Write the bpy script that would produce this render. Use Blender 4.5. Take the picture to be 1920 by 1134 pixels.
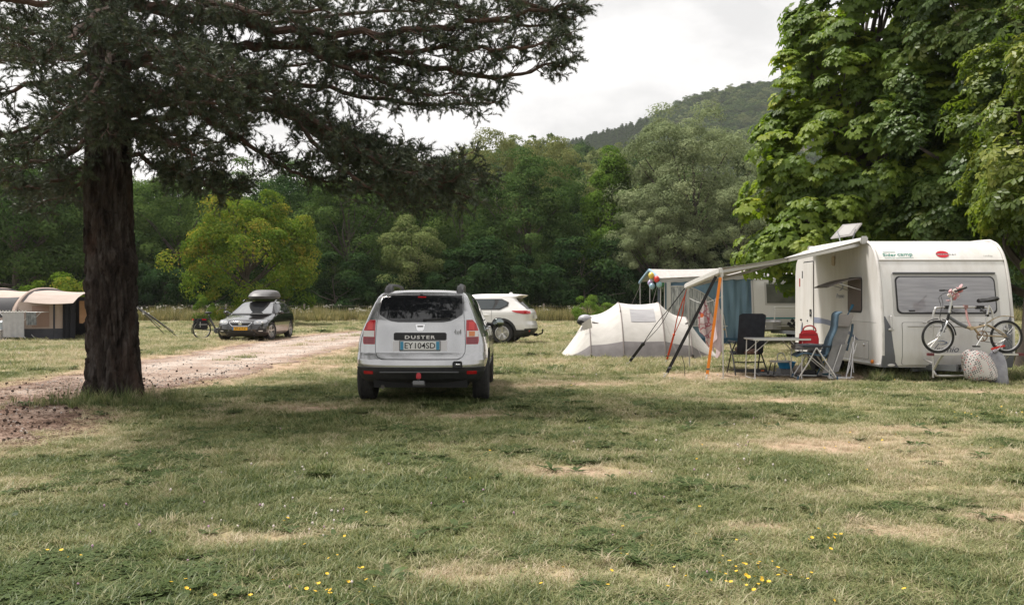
import bpy, bmesh, math, random
import numpy as np
from mathutils import Vector, Matrix, Euler

for o in list(bpy.data.objects):
    bpy.data.objects.remove(o, do_unlink=True)
scene = bpy.context.scene
COL = scene.collection
R = math.radians
random.seed(4)

# ------------------------------------------------------------------ camera
HC, F, HZ = 1.40, 1680.0, 564.0          # eye height (m), focal length (photo px), horizon row
cam_d = bpy.data.cameras.new('camera')
cam_d.sensor_width = 36.0
cam_d.lens = F / 1920 * 36.0
cam_d.shift_y = -(567.0 - HZ) / 1920.0
cam_d.clip_end = 4000
cam = bpy.data.objects.new('camera', cam_d)
cam.location = (0, 0, HC)
cam.rotation_euler = (R(90), 0, 0)
COL.objects.link(cam)
scene.camera = cam

# ------------------------------------------------------------------ sky, sun, exposure
SUN_DIR = Vector((-0.36, 0.20, 0.90)).normalized()      # towards the sun
world = bpy.data.worlds.new('World'); scene.world = world
world.use_nodes = True
wn, wl = world.node_tree.nodes, world.node_tree.links
wn.clear()
w_out = wn.new('ShaderNodeOutputWorld'); w_bg = wn.new('ShaderNodeBackground')
w_bg.inputs['Strength'].default_value = 0.1
w_sky = wn.new('ShaderNodeTexSky'); w_sky.sky_type = 'NISHITA'; w_sky.sun_disc = False
w_sky.sun_elevation = math.asin(SUN_DIR.z)
w_sky.sun_rotation = math.atan2(SUN_DIR.x, SUN_DIR.y)
w_sky.air_density = 1.0; w_sky.dust_density = 3.0
w_tc = wn.new('ShaderNodeTexCoord')
w_map = wn.new('ShaderNodeMapping'); w_map.inputs['Scale'].default_value = (1.6, 1.6, 3.4)
w_map.inputs['Location'].default_value = (0.35, 0.2, 0.15)
w_n = wn.new('ShaderNodeTexNoise'); w_n.inputs['Scale'].default_value = 2.3
w_n.inputs['Detail'].default_value = 9; w_n.inputs['Roughness'].default_value = 0.58
w_r = wn.new('ShaderNodeValToRGB')
w_r.color_ramp.elements[0].position = 0.40; w_r.color_ramp.elements[0].color = (5.15, 5.05, 4.95, 1)
w_r.color_ramp.elements[1].position = 0.60; w_r.color_ramp.elements[1].color = (7.3, 7.1, 6.9, 1)
w_mix = wn.new('ShaderNodeMixRGB'); w_mix.inputs['Fac'].default_value = 0.94
wl.new(w_tc.outputs['Generated'], w_map.inputs['Vector'])
wl.new(w_map.outputs['Vector'], w_n.inputs['Vector'])
wl.new(w_n.outputs['Fac'], w_r.inputs['Fac'])
wl.new(w_sky.outputs['Color'], w_mix.inputs['Color1'])
wl.new(w_r.outputs['Color'], w_mix.inputs['Color2'])
wl.new(w_mix.outputs['Color'], w_bg.inputs['Color'])
wl.new(w_bg.outputs['Background'], w_out.inputs['Surface'])

sun_d = bpy.data.lights.new('sun', 'SUN'); sun_d.energy = 3.7; sun_d.angle = R(10)
sun_d.color = (1.0, 0.945, 0.87)
sun = bpy.data.objects.new('sun', sun_d)
sun.rotation_euler = (-SUN_DIR).to_track_quat('-Z', 'Y').to_euler()
sun.location = (-20, 10, 40)
COL.objects.link(sun)
scene.view_settings.view_transform = 'Standard'
scene.view_settings.look = 'None'
scene.view_settings.exposure = 0.76
scene.view_settings.gamma = 1.0
scene.cycles.max_bounces = 5
scene.cycles.diffuse_bounces = 2
scene.cycles.glossy_bounces = 2
scene.cycles.transmission_bounces = 3
scene.cycles.transparent_max_bounces = 8
scene.cycles.caustics_reflective = False
scene.cycles.caustics_refractive = False

# ------------------------------------------------------------------ helpers
def at(px, py, d):
    """world point seen at a photo pixel, at distance d"""
    return Vector(((px - 960.0) / F * d, d, HC - (py - HZ) / F * d))
def gd(py):
    """distance of the flat ground seen at photo row py"""
    return F * HC / (py - HZ)

MATS = {}
def nodes_of(m):
    m.use_nodes = True
    return m.node_tree.nodes, m.node_tree.links
def mat(name, col, rough=0.6, metal=0.0, col2=None, scale=8.0, bump=0.0, bscale=None, coat=0.0,
        trans=0.0, spec=0.5, stretch=(1, 1, 1), detail=4, alpha=1.0, ior=1.45, sheen=0.0, pos=(0.35, 0.65)):
    if name in MATS: return MATS[name]
    m = bpy.data.materials.new(name); n, l = nodes_of(m)
    b = n['Principled BSDF']
    b.inputs['Base Color'].default_value = (*col, 1)
    b.inputs['Roughness'].default_value = rough
    b.inputs['Metallic'].default_value = metal
    b.inputs['Coat Weight'].default_value = coat
    b.inputs['Coat Roughness'].default_value = 0.06
    b.inputs['Transmission Weight'].default_value = trans
    b.inputs['Specular IOR Level'].default_value = spec
    b.inputs['Alpha'].default_value = alpha
    b.inputs['IOR'].default_value = ior
    b.inputs['Sheen Weight'].default_value = sheen
    if col2 is not None or bump:
        tc = n.new('ShaderNodeTexCoord'); mp = n.new('ShaderNodeMapping')
        mp.inputs['Scale'].default_value = stretch
        l.new(tc.outputs['Object'], mp.inputs['Vector'])
    if col2 is not None:
        t = n.new('ShaderNodeTexNoise'); t.inputs['Scale'].default_value = scale; t.inputs['Detail'].default_value = detail
        r = n.new('ShaderNodeValToRGB')
        r.color_ramp.elements[0].position = pos[0]; r.color_ramp.elements[0].color = (*col, 1)
        r.color_ramp.elements[1].position = pos[1]; r.color_ramp.elements[1].color = (*col2, 1)
        l.new(mp.outputs['Vector'], t.inputs['Vector']); l.new(t.outputs['Fac'], r.inputs['Fac'])
        l.new(r.outputs['Color'], b.inputs['Base Color'])
    if bump:
        t2 = n.new('ShaderNodeTexNoise'); t2.inputs['Scale'].default_value = bscale or scale * 3; t2.inputs['Detail'].default_value = 5
        bp = n.new('ShaderNodeBump'); bp.inputs['Strength'].default_value = bump; bp.inputs['Distance'].default_value = 0.02
        l.new(mp.outputs['Vector'], t2.inputs['Vector']); l.new(t2.outputs['Fac'], bp.inputs['Height'])
        l.new(bp.outputs['Normal'], b.inputs['Normal'])
    MATS[name] = m
    return m

def leaf_mat(name, ramp, trans=0.3, gloss=0.05, instancer=None, grough=0.45):
    """foliage: colour varies from leaf to leaf through the 'rnd' attribute"""
    m = bpy.data.materials.new(name); n, l = nodes_of(m); n.clear()
    out = n.new('ShaderNodeOutputMaterial')
    a = n.new('ShaderNodeAttribute'); a.attribute_name = 'rnd'
    r = n.new('ShaderNodeValToRGB')
    while len(r.color_ramp.elements) < len(ramp): r.color_ramp.elements.new(0.5)
    for e, (p, c) in zip(r.color_ramp.elements, ramp):
        e.position = p; e.color = (*c, 1)
    d = n.new('ShaderNodeBsdfDiffuse'); t = n.new('ShaderNodeBsdfTranslucent'); mx = n.new('ShaderNodeMixShader')
    mx.inputs['Fac'].default_value = trans
    src = r.outputs['Color']
    if instancer:
        b = n.new('ShaderNodeAttribute'); b.attribute_name = instancer[0]; b.attribute_type = 'INSTANCER'
        ad = n.new('ShaderNodeMath'); ad.operation = 'MULTIPLY_ADD'
        ad.inputs[1].default_value = instancer[1]
        l.new(a.outputs['Fac'], ad.inputs[0]); l.new(b.outputs['Fac'], ad.inputs[2])
        l.new(ad.outputs[0], r.inputs['Fac'])
    else:
        l.new(a.outputs['Fac'], r.inputs['Fac'])
    hs = n.new('ShaderNodeHueSaturation'); hs.inputs['Value'].default_value = 1.35; hs.inputs['Saturation'].default_value = 1.1
    l.new(src, d.inputs['Color']); l.new(src, hs.inputs['Color']); l.new(hs.outputs['Color'], t.inputs['Color'])
    l.new(d.outputs[0], mx.inputs[1]); l.new(t.outputs[0], mx.inputs[2])
    last = mx.outputs[0]
    if gloss:
        g = n.new('ShaderNodeBsdfGlossy'); g.inputs['Roughness'].default_value = grough
        m2 = n.new('ShaderNodeMixShader'); m2.inputs['Fac'].default_value = gloss
        l.new(last, m2.inputs[1]); l.new(g.outputs[0], m2.inputs[2]); last = m2.outputs[0]
    l.new(last, out.inputs['Surface'])
    MATS[name] = m
    return m

def tag(o, label=None, cat=None, group=None, kind=None):
    if label: o['label'] = label
    if cat: o['category'] = cat
    if group: o['group'] = group
    if kind: o['kind'] = kind
    return o
def empty(name, loc=(0, 0, 0), rz=0.0, label=None, cat=None, group=None):
    o = bpy.data.objects.new(name, None); o.empty_display_size = 0.2
    o.location = loc; o.rotation_euler = (0, 0, rz); COL.objects.link(o)
    return tag(o, label, cat, group)
def link_mesh(name, me, material=None, parent=None):
    o = bpy.data.objects.new(name, me)
    if material is not None and not me.materials: me.materials.append(material)
    COL.objects.link(o)
    if parent is not None: o.parent = parent
    return o
def copy_tree(o, parent=None):
    c = o.copy(); COL.objects.link(c)
    if parent is not None: c.parent = parent
    for ch in o.children: copy_tree(ch, c)
    return c

class MB:
    """collects simple shapes and links them as one mesh object"""
    def __init__(s): s.v = []; s.f = []
    def add(s, vs, fs, M=None):
        b = len(s.v)
        for p in vs:
            p = Vector(p)
            if M is not None: p = M @ p
            s.v.append(p)
        s.f += [tuple(b + i for i in f) for f in fs]
        return s
    def box(s, c, size, rot=(0, 0, 0), M=None, taper=1.0):
        x, y, z = [q / 2 for q in size]
        vs = [(-x, -y, -z), (x, -y, -z), (x, y, -z), (-x, y, -z), (-x*taper, -y*taper, z), (x*taper, -y*taper, z), (x*taper, y*taper, z), (-x*taper, y*taper, z)]
        T = Matrix.Translation(c) @ Euler(rot).to_matrix().to_4x4()
        if M is not None: T = M @ T
        return s.add(vs, [(0, 3, 2, 1), (4, 5, 6, 7), (0, 1, 5, 4), (1, 2, 6, 5), (2, 3, 7, 6), (3, 0, 4, 7)], T)
    def tube(s, path, r, n=8, caps=True, M=None, flat=1.0, closed=False):
        path = [Vector(p) for p in path]; k = len(path)
        rs = r if isinstance(r, (list, tuple)) else [r] * k
        vs, fs = [], []
        ref = None
        for i, p in enumerate(path):
            a = path[(i - 1) % k] if (i > 0 or closed) else path[i]
            b = path[(i + 1) % k] if (i < k - 1 or closed) else path[i]
            t = (b - a)
            if t.length < 1e-9: t = Vector((0, 0, 1))
            t.normalize()
            if ref is None:
                ref = Vector((0, 0, 1)) if abs(t.z) < 0.9 else Vector((1, 0, 0))
            u = ref - t * ref.dot(t)
            if u.length < 1e-6: u = t.orthogonal()
            u.normalize(); w = t.cross(u); ref = u
            for j in range(n):
                an = 2 * math.pi * j / n
                vs.append(p + (u * math.cos(an) * flat + w * math.sin(an)) * rs[i])
        kk = k if closed else k - 1
        for i in range(kk):
            i2 = (i + 1) % k
            for j in range(n):
                j2 = (j + 1) % n
                fs.append((i * n + j, i * n + j2, i2 * n + j2, i2 * n + j))
        if caps and not closed:
            fs.append(tuple(reversed(range(n)))); fs.append(tuple((k - 1) * n + j for j in range(n)))
        return s.add(vs, fs, M)
    def bar(s, a, b, w, h, M=None, up=(0, 0, 1)):
        """flat bar from a to b: w across, h thick"""
        a, b = Vector(a), Vector(b); t = (b - a).normalized(); up = Vector(up)
        u = t.cross(up)
        if u.length < 1e-6: u = t.orthogonal()
        u.normalize(); q = u.cross(t)
        vs = []
        for p in (a, b):
            for (i, j) in ((-1, -1), (1, -1), (1, 1), (-1, 1)):
                vs.append(p + u * i * w / 2 + q * j * h / 2)
        return s.add(vs, [(0, 3, 2, 1), (4, 5, 6, 7), (0, 1, 5, 4), (1, 2, 6, 5), (2, 3, 7, 6), (3, 0, 4, 7)], M)
    def lathe(s, prof, n=24, M=None):
        """profile of (radius, z) round the z axis"""
        vs, fs = [], []
        for (r, z) in prof:
            for j in range(n):
                a = 2 * math.pi * j / n
                vs.append((r * math.cos(a), r * math.sin(a), z))
        for i in range(len(prof) - 1):
            for j in range(n):
                j2 = (j + 1) % n
                fs.append((i * n + j, i * n + j2, (i + 1) * n + j2, (i + 1) * n + j))
        if prof[0][0] > 1e-6: fs.append(tuple(reversed(range(n))))
        if prof[-1][0] > 1e-6: fs.append(tuple((len(prof) - 1) * n + j for j in range(n)))
        return s.add(vs, fs, M)
    def prism(s, poly, t, M=None):
        """poly in the xy plane, thickness t along z (0..t)"""
        n = len(poly)
        vs = [(p[0], p[1], 0) for p in poly] + [(p[0], p[1], t) for p in poly]
        fs = [tuple(reversed(range(n))), tuple(range(n, 2 * n))] + [(i, (i + 1) % n, n + (i + 1) % n, n + i) for i in range(n)]
        return s.add(vs, fs, M)
    def grid(s, P, M=None, thick=0.0):
        """P[i][j] points; thick > 0 closes it into a sheet"""
        a, b = len(P), len(P[0])
        vs = [Vector(p) for row in P for p in row]
        fs = [(i * b + j, i * b + j + 1, (i + 1) * b + j + 1, (i + 1) * b + j) for i in range(a - 1) for j in range(b - 1)]
        if thick:
            nrm = [Vector() for _ in vs]
            for f in fs:
                nn = (vs[f[1]] - vs[f[0]]).cross(vs[f[3]] - vs[f[0]]) + (vs[f[2]] - vs[f[1]]).cross(vs[f[3]] - vs[f[2]])
                for i in f: nrm[i] += nn
            o = len(vs)
            vs = vs + [v - (q.normalized() * thick if q.length > 0 else Vector()) for v, q in zip(vs, nrm)]
            back = [tuple(o + i for i in reversed(f)) for f in fs]
            rim = [i * b for i in range(a)][::-1]
            loop = list(range(b)) + [i * b + b - 1 for i in range(1, a)] + [(a - 1) * b + j for j in range(b - 2, -1, -1)] + [i * b for i in range(a - 2, 0, -1)]
            side = [(loop[k], o + loop[k], o + loop[(k + 1) % len(loop)], loop[(k + 1) % len(loop)]) for k in range(len(loop))]
            fs = fs + back + side
        return s.add(vs, fs, M)
    def ball(s, c, r, n=12, m=8, scale=(1, 1, 1), M=None):
        vs, fs = [], []
        for i in range(m + 1):
            th = math.pi * i / m
            for j in range(n):
                a = 2 * math.pi * j / n
                vs.append((c[0] + r * scale[0] * math.sin(th) * math.cos(a), c[1] + r * scale[1] * math.sin(th) * math.sin(a), c[2] + r * scale[2] * math.cos(th)))
        for i in range(m):
            for j in range(n):
                j2 = (j + 1) % n
                fs.append((i * n + j, (i + 1) * n + j, (i + 1) * n + j2, i * n + j2))
        return s.add(vs, fs, M)
    def mesh(s, name, bevel=0.0, smooth=40, seg=2):
        bm = bmesh.new()
        bv = [bm.verts.new(p) for p in s.v]
        for f in s.f:
            try: bm.faces.new([bv[i] for i in f])
            except ValueError: pass
        bmesh.ops.remove_doubles(bm, verts=bm.verts, dist=1e-6)
        bmesh.ops.dissolve_degenerate(bm, edges=bm.edges, dist=1e-7)
        bmesh.ops.recalc_face_normals(bm, faces=bm.faces)
        if bevel:
            es = [e for e in bm.edges if len(e.link_faces) == 2 and e.calc_face_angle(0) > R(30)]
            bmesh.ops.bevel(bm, geom=es, offset=bevel, segments=seg, affect='EDGES', clamp_overlap=True)
        me = bpy.data.meshes.new(name); bm.to_mesh(me); bm.free()
        if smooth:
            me.polygons.foreach_set('use_smooth', [True] * len(me.polygons))
            try: me.set_sharp_from_angle(angle=R(smooth))
            except Exception: pass
        me.update()
        return me
    def build(s, name, material, parent=None, bevel=0.0, smooth=40, seg=2):
        return link_mesh(name, s.mesh(name, bevel, smooth, seg), material, parent)

def curve_pts(pts, n=8):
    """Catmull-Rom through points"""
    pts = [Vector(p) for p in pts]; out = []
    for i in range(len(pts) - 1):
        p0 = pts[max(i - 1, 0)]; p1 = pts[i]; p2 = pts[i + 1]; p3 = pts[min(i + 2, len(pts) - 1)]
        for k in range(n):
            t = k / n
            out.append(0.5 * ((2 * p1) + (p2 - p0) * t + (2 * p0 - 5 * p1 + 4 * p2 - p3) * t * t + (3 * p1 - p0 - 3 * p2 + p3) * t ** 3))
    out.append(pts[-1])
    return out
def lerp_list(vals, n):
    k = len(vals) - 1; out = []
    for i in range(n):
        t = i / (n - 1) * k; j = min(int(t), k - 1); out.append(vals[j] + (vals[j + 1] - vals[j]) * (t - j))
    return out

def text_mesh(name, body, size, depth=0.002, spacing=1.0, shear=0.0, offset=0.0, fit=None):
    """lettering as a mesh in the xy plane, centred, facing +z; fit = (width, height)"""
    c = bpy.data.curves.new(name, 'FONT'); c.body = body; c.size = size; c.extrude = depth
    c.align_x = 'CENTER'; c.align_y = 'CENTER'; c.space_character = spacing; c.shear = shear; c.offset = offset
    c.resolution_u = 3
    o = bpy.data.objects.new(name, c); COL.objects.link(o)
    dg = bpy.context.evaluated_depsgraph_get()
    me = bpy.data.meshes.new_from_object(o.evaluated_get(dg))
    bpy.data.objects.remove(o); bpy.data.curves.remove(c)
    if fit:
        a = np.empty(len(me.vertices) * 3); me.vertices.foreach_get('co', a); a = a.reshape(-1, 3)
        lo, hi = a.min(0), a.max(0)
        for k in (0, 1): a[:, k] = (a[:, k] - (lo[k] + hi[k]) / 2) / (hi[k] - lo[k]) * fit[k]
        me.vertices.foreach_set('co', a.ravel()); me.update()
    return me
def text(name, body, size, material, parent, M, **kw):
    me = text_mesh(name, body, size, **kw); me.transform(M)
    return link_mesh(name, me, material, parent)

# ---- numpy helpers: noise, fast meshes, scattering
ORD = ['first', 'second', 'third', 'fourth', 'fifth', 'sixth', 'seventh', 'eighth', 'ninth', 'tenth', 'eleventh', 'twelfth', 'thirteenth', 'fourteenth', 'fifteenth', 'sixteenth', 'seventeenth', 'eighteenth', 'nineteenth', 'twentieth', 'twenty-first', 'twenty-second', 'twenty-third', 'twenty-fourth', 'twenty-fifth', 'twenty-sixth', 'twenty-seventh', 'twenty-eighth']
_rs = np.random.RandomState(11)
_LAT = _rs.rand(256, 256)
def vnoise(x, y, seed=0):
    x = np.asarray(x, float) + seed * 17.3; y = np.asarray(y, float) + seed * 31.7
    xi = np.floor(x).astype(int); yi = np.floor(y).astype(int)
    fx = x - xi; fy = y - yi
    fx = fx * fx * (3 - 2 * fx); fy = fy * fy * (3 - 2 * fy)
    g = lambda a, b: _LAT[a & 255, b & 255]
    return (g(xi, yi) * (1 - fx) * (1 - fy) + g(xi + 1, yi) * fx * (1 - fy) + g(xi, yi + 1) * (1 - fx) * fy + g(xi + 1, yi + 1) * fx * fy)
def fbm(x, y, o=4, seed=0):
    s = 0; a = 0.5; t = 0
    for k in range(o):
        s = s + a * vnoise(np.asarray(x) * 2 ** k, np.asarray(y) * 2 ** k, seed + k); t += a; a *= 0.55
    return s / t
def np_mesh(name, V, Fc, attrs=None, smooth=False):
    """V (n,3), Fc (m,k): all faces with k corners"""
    V = np.asarray(V, np.float32); Fc = np.asarray(Fc, np.int32); m, k = Fc.shape
    me = bpy.data.meshes.new(name)
    me.vertices.add(len(V)); me.vertices.foreach_set('co', V.ravel())
    me.loops.add(m * k); me.loops.foreach_set('vertex_index', Fc.ravel())
    me.polygons.add(m); me.polygons.foreach_set('loop_start', np.arange(m, dtype=np.int32) * k)
    if smooth: me.polygons.foreach_set('use_smooth', np.ones(m, bool))
    for nm, (arr, typ) in (attrs or {}).items():
        at_ = me.attributes.new(nm, typ, 'POINT')
        at_.data.foreach_set('value' if typ in ('FLOAT', 'INT') else 'vector', np.asarray(arr).ravel())
    me.update(); me.validate()
    return me
def frames(D, N):
    """rotation matrices with y along D and z near N (rows n)"""
    D = D / np.maximum(np.linalg.norm(D, axis=1, keepdims=True), 1e-9)
    X = np.cross(D, N); X /= np.maximum(np.linalg.norm(X, axis=1, keepdims=True), 1e-9)
    Z = np.cross(X, D)
    return np.stack([X, D, Z], axis=2)
def stamp(name, tv, tf, M, T, S, rnd, smooth=False):
    """one mesh out of many stamped copies of a template"""
    tv = np.asarray(tv, float); tf = np.asarray(tf, int); n = len(T); k = len(tv)
    S = np.asarray(S).reshape(n, 1, -1)
    V = np.einsum('nij,nkj->nki', M, np.broadcast_to(tv, (n, k, 3)) * S) + T[:, None, :]
    Fc = (tf[None, :, :] + (np.arange(n) * k)[:, None, None]).reshape(-1, tf.shape[1])
    return np_mesh(name, V.reshape(-1, 3), Fc, {'rnd': (np.repeat(rnd, k).astype(np.float32), 'FLOAT')}, smooth)

SRC = {}
def scatter(name, P, rot, scl, idx, sources, attrs=None):
    """points carrying instances of small source meshes (for stuff: grass, stones, far woods)"""
    me = bpy.data.meshes.new(name); n = len(P)
    me.vertices.add(n); me.vertices.foreach_set('co', np.asarray(P, np.float32).ravel())
    def put(nm, arr, typ):
        a = me.attributes.new(nm, typ, 'POINT')
        a.data.foreach_set('vector' if typ == 'FLOAT_VECTOR' else 'value', np.asarray(arr).ravel())
    put('rot', np.asarray(rot, np.float32), 'FLOAT_VECTOR')
    put('scl', np.asarray(scl, np.float32), 'FLOAT_VECTOR')
    put('idx', np.asarray(idx, np.int32), 'INT')
    for k, v in (attrs or {}).items(): put(k, np.asarray(v, np.float32), 'FLOAT')
    o = bpy.data.objects.new(name, me); COL.objects.link(o)
    c = bpy.data.collections.new(name + '_sources')
    for i, s in enumerate(sources):
        so = bpy.data.objects.new('%s_source_%02d' % (name, i), s); c.objects.link(so)
    ng = bpy.data.node_groups.new(name + '_scatter', 'GeometryNodeTree')
    ng.interface.new_socket('Geometry', in_out='INPUT', socket_type='NodeSocketGeometry')
    ng.interface.new_socket('Geometry', in_out='OUTPUT', socket_type='NodeSocketGeometry')
    N, L = ng.nodes, ng.links
    gi = N.new('NodeGroupInput'); go = N.new('NodeGroupOutput')
    ip = N.new('GeometryNodeInstanceOnPoints'); ci = N.new('GeometryNodeCollectionInfo')
    ci.inputs['Collection'].default_value = c
    ci.inputs['Separate Children'].default_value = True; ci.inputs['Reset Children'].default_value = True
    ip.inputs['Pick Instance'].default_value = True
    def na(nm, typ):
        q = N.new('GeometryNodeInputNamedAttribute'); q.data_type = typ; q.inputs['Name'].default_value = nm
        return [x for x in q.outputs if x.enabled and x.name == 'Attribute'][0]
    L.new(gi.outputs[0], ip.inputs['Points']); L.new(ci.outputs[0], ip.inputs['Instance'])
    L.new(na('idx', 'INT'), ip.inputs['Instance Index'])
    L.new(na('rot', 'FLOAT_VECTOR'), ip.inputs['Rotation']); L.new(na('scl', 'FLOAT_VECTOR'), ip.inputs['Scale'])
    L.new(ip.outputs[0], go.inputs[0])
    md = o.modifiers.new('scatter', 'NODES'); md.node_group = ng
    return o

# ================================================================== SETTING: ground, track, hills
TR_Y = np.array([3, 6, 8.8, 10.4, 13.7, 16.7, 21, 29, 36, 41, 46, 52])
TR_R = np.array([-4.9, -4.95, -5.0, -5.1, -5.5, -5.05, -5.0, -4.9, -3.9, -2.2, 0.5, 4.0])
TR_L = np.array([-8.6, -8.5, -8.4, -8.4, -8.3, -8.2, -8.5, -8.6, -8.3, -7.1, -4.5, 0.0])
def track_side(x, y):
    """>0 inside the track, in metres from its nearer edge"""
    n = (fbm(y * 0.9, x * 0.4 + 3, 4, 5) - 0.5) * 1.3
    n2 = (fbm(y * 0.8 + 9, x * 0.4, 4, 8) - 0.5) * 1.0
    r = np.interp(y, TR_Y, TR_R) + n; l = np.interp(y, TR_Y, TR_L) + n2
    return np.where(y > 51, -1.0, np.minimum(r - x, x - l))
PATCH = [(2.35, 5.35, .36, .20), (1.5, 5.55, .25, .14), (3.1, 5.75, .3, .15), (.35, 7.3, .5, .3), (5.2, 16.6, 2.0, .8), (6.2, 16.2, 1.5, .6), (4.3, 17.0, 1.2, .5),
         (2.6, 8.6, .8, .35), (-.1, 4.6, .5, .2), (4.6, 9.6, .9, .35), (5.6, 7.0, .5, .25), (-1.6, 5.3, .5, .22), (-2.5, 11.6, .9, .35), (-.6, 10.9, .9, .3), (3.6, 12.5, 1.2, .4), (7.3, 13.6, 1.4, .4), (1.0, 15.0, 1.2, .4), (-3.6, 18.5, 1.0, .7)]
def dryness(x, y):
    """how burnt the turf is, 0 green .. 1 straw and bare earth"""
    x = np.asarray(x, float); y = np.asarray(y, float)
    d = 0.36 + .72 * (fbm(x * 0.7 + 2, y * 0.7, 5, 2) - 0.5) + 0.7 * (fbm(x * 2.3, y * 2.3, 3, 6) - 0.5)
    d = d + 0.14 * np.clip((x + 1) / 5, -1.2, 1) * np.clip((14 - y) / 6, 0, 1)      # right foreground is drier
    d = d + 0.20 * np.clip((y - 13) / 6, 0, 1)                                          # the open field is paler
    for (px, py, rx, ry) in PATCH:
        q = ((x - px) / rx) ** 2 + ((y - py) / ry) ** 2
        d = d + 0.62 * np.exp(-q * 0.9) * (0.5 + fbm(x * 5, y * 5, 3, 9))
    t = track_side(x, y)
    d = d + 0.7 * np.exp(-((t + 0.1) / 0.45) ** 2)
    sh = ((x + 5.6) / 1.6) ** 2 + ((y - 12.4) / 1.2) ** 2                               # long grass round the pine
    return np.clip(d - 0.35 * np.exp(-sh), 0, 1.2)
def ground_z(x, y):
    x = np.asarray(x, float); y = np.asarray(y, float)
    return 0.05 * (fbm(x * 0.35, y * 0.35, 3, 3) - 0.5) * np.clip((y - 3) / 4, 0, 1) * np.clip((90 - y) / 30, 0, 1)

xs = np.unique(np.concatenate([np.arange(-16, 16.01, 0.2), np.linspace(16, 60, 40), np.linspace(-60, -16, 40), np.geomspace(60, 1600, 18), -np.geomspace(60, 1600, 18)]))
ys = np.unique(np.concatenate([np.array([-400, -100, -30, -10, -4, 0, 2]), np.arange(3, 22, 0.2), np.linspace(22, 70, 130), np.geomspace(70, 1800, 24)]))
GX, GY = np.meshgrid(xs, ys)
gi = np.arange(GX.size).reshape(GX.shape)
quads = np.stack([gi[:-1, :-1], gi[:-1, 1:], gi[1:, 1:], gi[1:, :-1]], -1).reshape(-1, 4)
gz = ground_z(GX, GY)
m_ground = bpy.data.materials.new('turf_soil'); n, l = nodes_of(m_ground)
b = n['Principled BSDF']; b.inputs['Roughness'].default_value = 0.95; b.inputs['Specular IOR Level'].default_value = 0.1
a = n.new('ShaderNodeAttribute'); a.attribute_name = 'dry'
g = n.new('ShaderNodeNewGeometry')
t1 = n.new('ShaderNodeTexNoise'); t1.inputs['Scale'].default_value = 26; t1.inputs['Detail'].default_value = 6
t2 = n.new('ShaderNodeTexNoise'); t2.inputs['Scale'].default_value = 3.1; t2.inputs['Detail'].default_value = 5
l.new(g.outputs['Position'], t1.inputs['Vector']); l.new(g.outputs['Position'], t2.inputs['Vector'])
ad = n.new('ShaderNodeMath'); ad.operation = 'MULTIPLY_ADD'; ad.inputs[1].default_value = 0.75
l.new(t1.outputs['Fac'], ad.inputs[0]); l.new(a.outputs['Fac'], ad.inputs[2])
ad2 = n.new('ShaderNodeMath'); ad2.operation = 'MULTIPLY_ADD'; ad2.inputs[1].default_value = 0.35
l.new(t2.outputs['Fac'], ad2.inputs[0]); l.new(ad.outputs[0], ad2.inputs[2])
sb = n.new('ShaderNodeMath'); sb.operation = 'SUBTRACT'; sb.inputs[1].default_value = 0.5
l.new(ad2.outputs[0], sb.inputs[0])
r = n.new('ShaderNodeValToRGB')
for _ in range(2): r.color_ramp.elements.new(0.5)
for e, (p, c) in zip(r.color_ramp.elements, [(0.0, (.07, .088, .035)), (.4, (.17, .17, .08)), (.72, (.30, .255, .15)), (1.0, (.36, .265, .19))]):
    e.position = p; e.color = (*c, 1)
l.new(sb.outputs[0], r.inputs['Fac']); l.new(r.outputs['Color'], b.inputs['Base Color'])
bp = n.new('ShaderNodeBump'); bp.inputs['Strength'].default_value = 0.6; bp.inputs['Distance'].default_value = 0.03
l.new(t1.outputs['Fac'], bp.inputs['Height']); l.new(bp.outputs['Normal'], b.inputs['Normal'])
ground = link_mesh('ground', np_mesh('ground', np.stack([GX, GY, gz], -1).reshape(-1, 3), quads, {'dry': (dryness(GX, GY).astype(np.float32), 'FLOAT')}, True), m_ground)
tag(ground, kind='structure')

# ---- gravel track
m_gravel = bpy.data.materials.new('track_gravel'); n, l = nodes_of(m_gravel)
b = n['Principled BSDF']; b.inputs['Roughness'].default_value = 0.95; b.inputs['Specular IOR Level'].default_value = 0.15
g = n.new('ShaderNodeNewGeometry'); v = n.new('ShaderNodeTexVoronoi'); v.inputs['Scale'].default_value = 22
t = n.new('ShaderNodeTexNoise'); t.inputs['Scale'].default_value = 0.9; t.inputs['Detail'].default_value = 8; t.inputs['Roughness'].default_value = 0.7
l.new(g.outputs['Position'], v.inputs['Vector']); l.new(g.outputs['Position'], t.inputs['Vector'])
r = n.new('ShaderNodeValToRGB')
r.color_ramp.elements.new(0.5)
for e, (p, c) in zip(r.color_ramp.elements, [(0.3, (.20, .13, .10)), (.52, (.35, .275, .228)), (.75, (.47, .41, .365))]):
    e.position = p; e.color = (*c, 1)
a = n.new('ShaderNodeAttribute'); a.attribute_name = 'edge'
mu = n.new('ShaderNodeMath'); mu.operation = 'MULTIPLY_ADD'; mu.inputs[1].default_value = 0.30; l.new(a.outputs['Fac'], mu.inputs[0]); l.new(t.outputs['Fac'], mu.inputs[2])
sb = n.new('ShaderNodeMath'); sb.operation = 'SUBTRACT'; sb.inputs[1].default_value = 0.14; l.new(mu.outputs[0], sb.inputs[0])
l.new(sb.outputs[0], r.inputs['Fac'])
mx = n.new('ShaderNodeMixRGB'); mx.blend_type = 'MULTIPLY'; mx.inputs['Fac'].default_value = 0.75
gr = n.new('ShaderNodeValToRGB'); gr.color_ramp.elements[0].color = (.5, .47, .45, 1); gr.color_ramp.elements[1].color = (1.15, 1.12, 1.1, 1)
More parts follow.
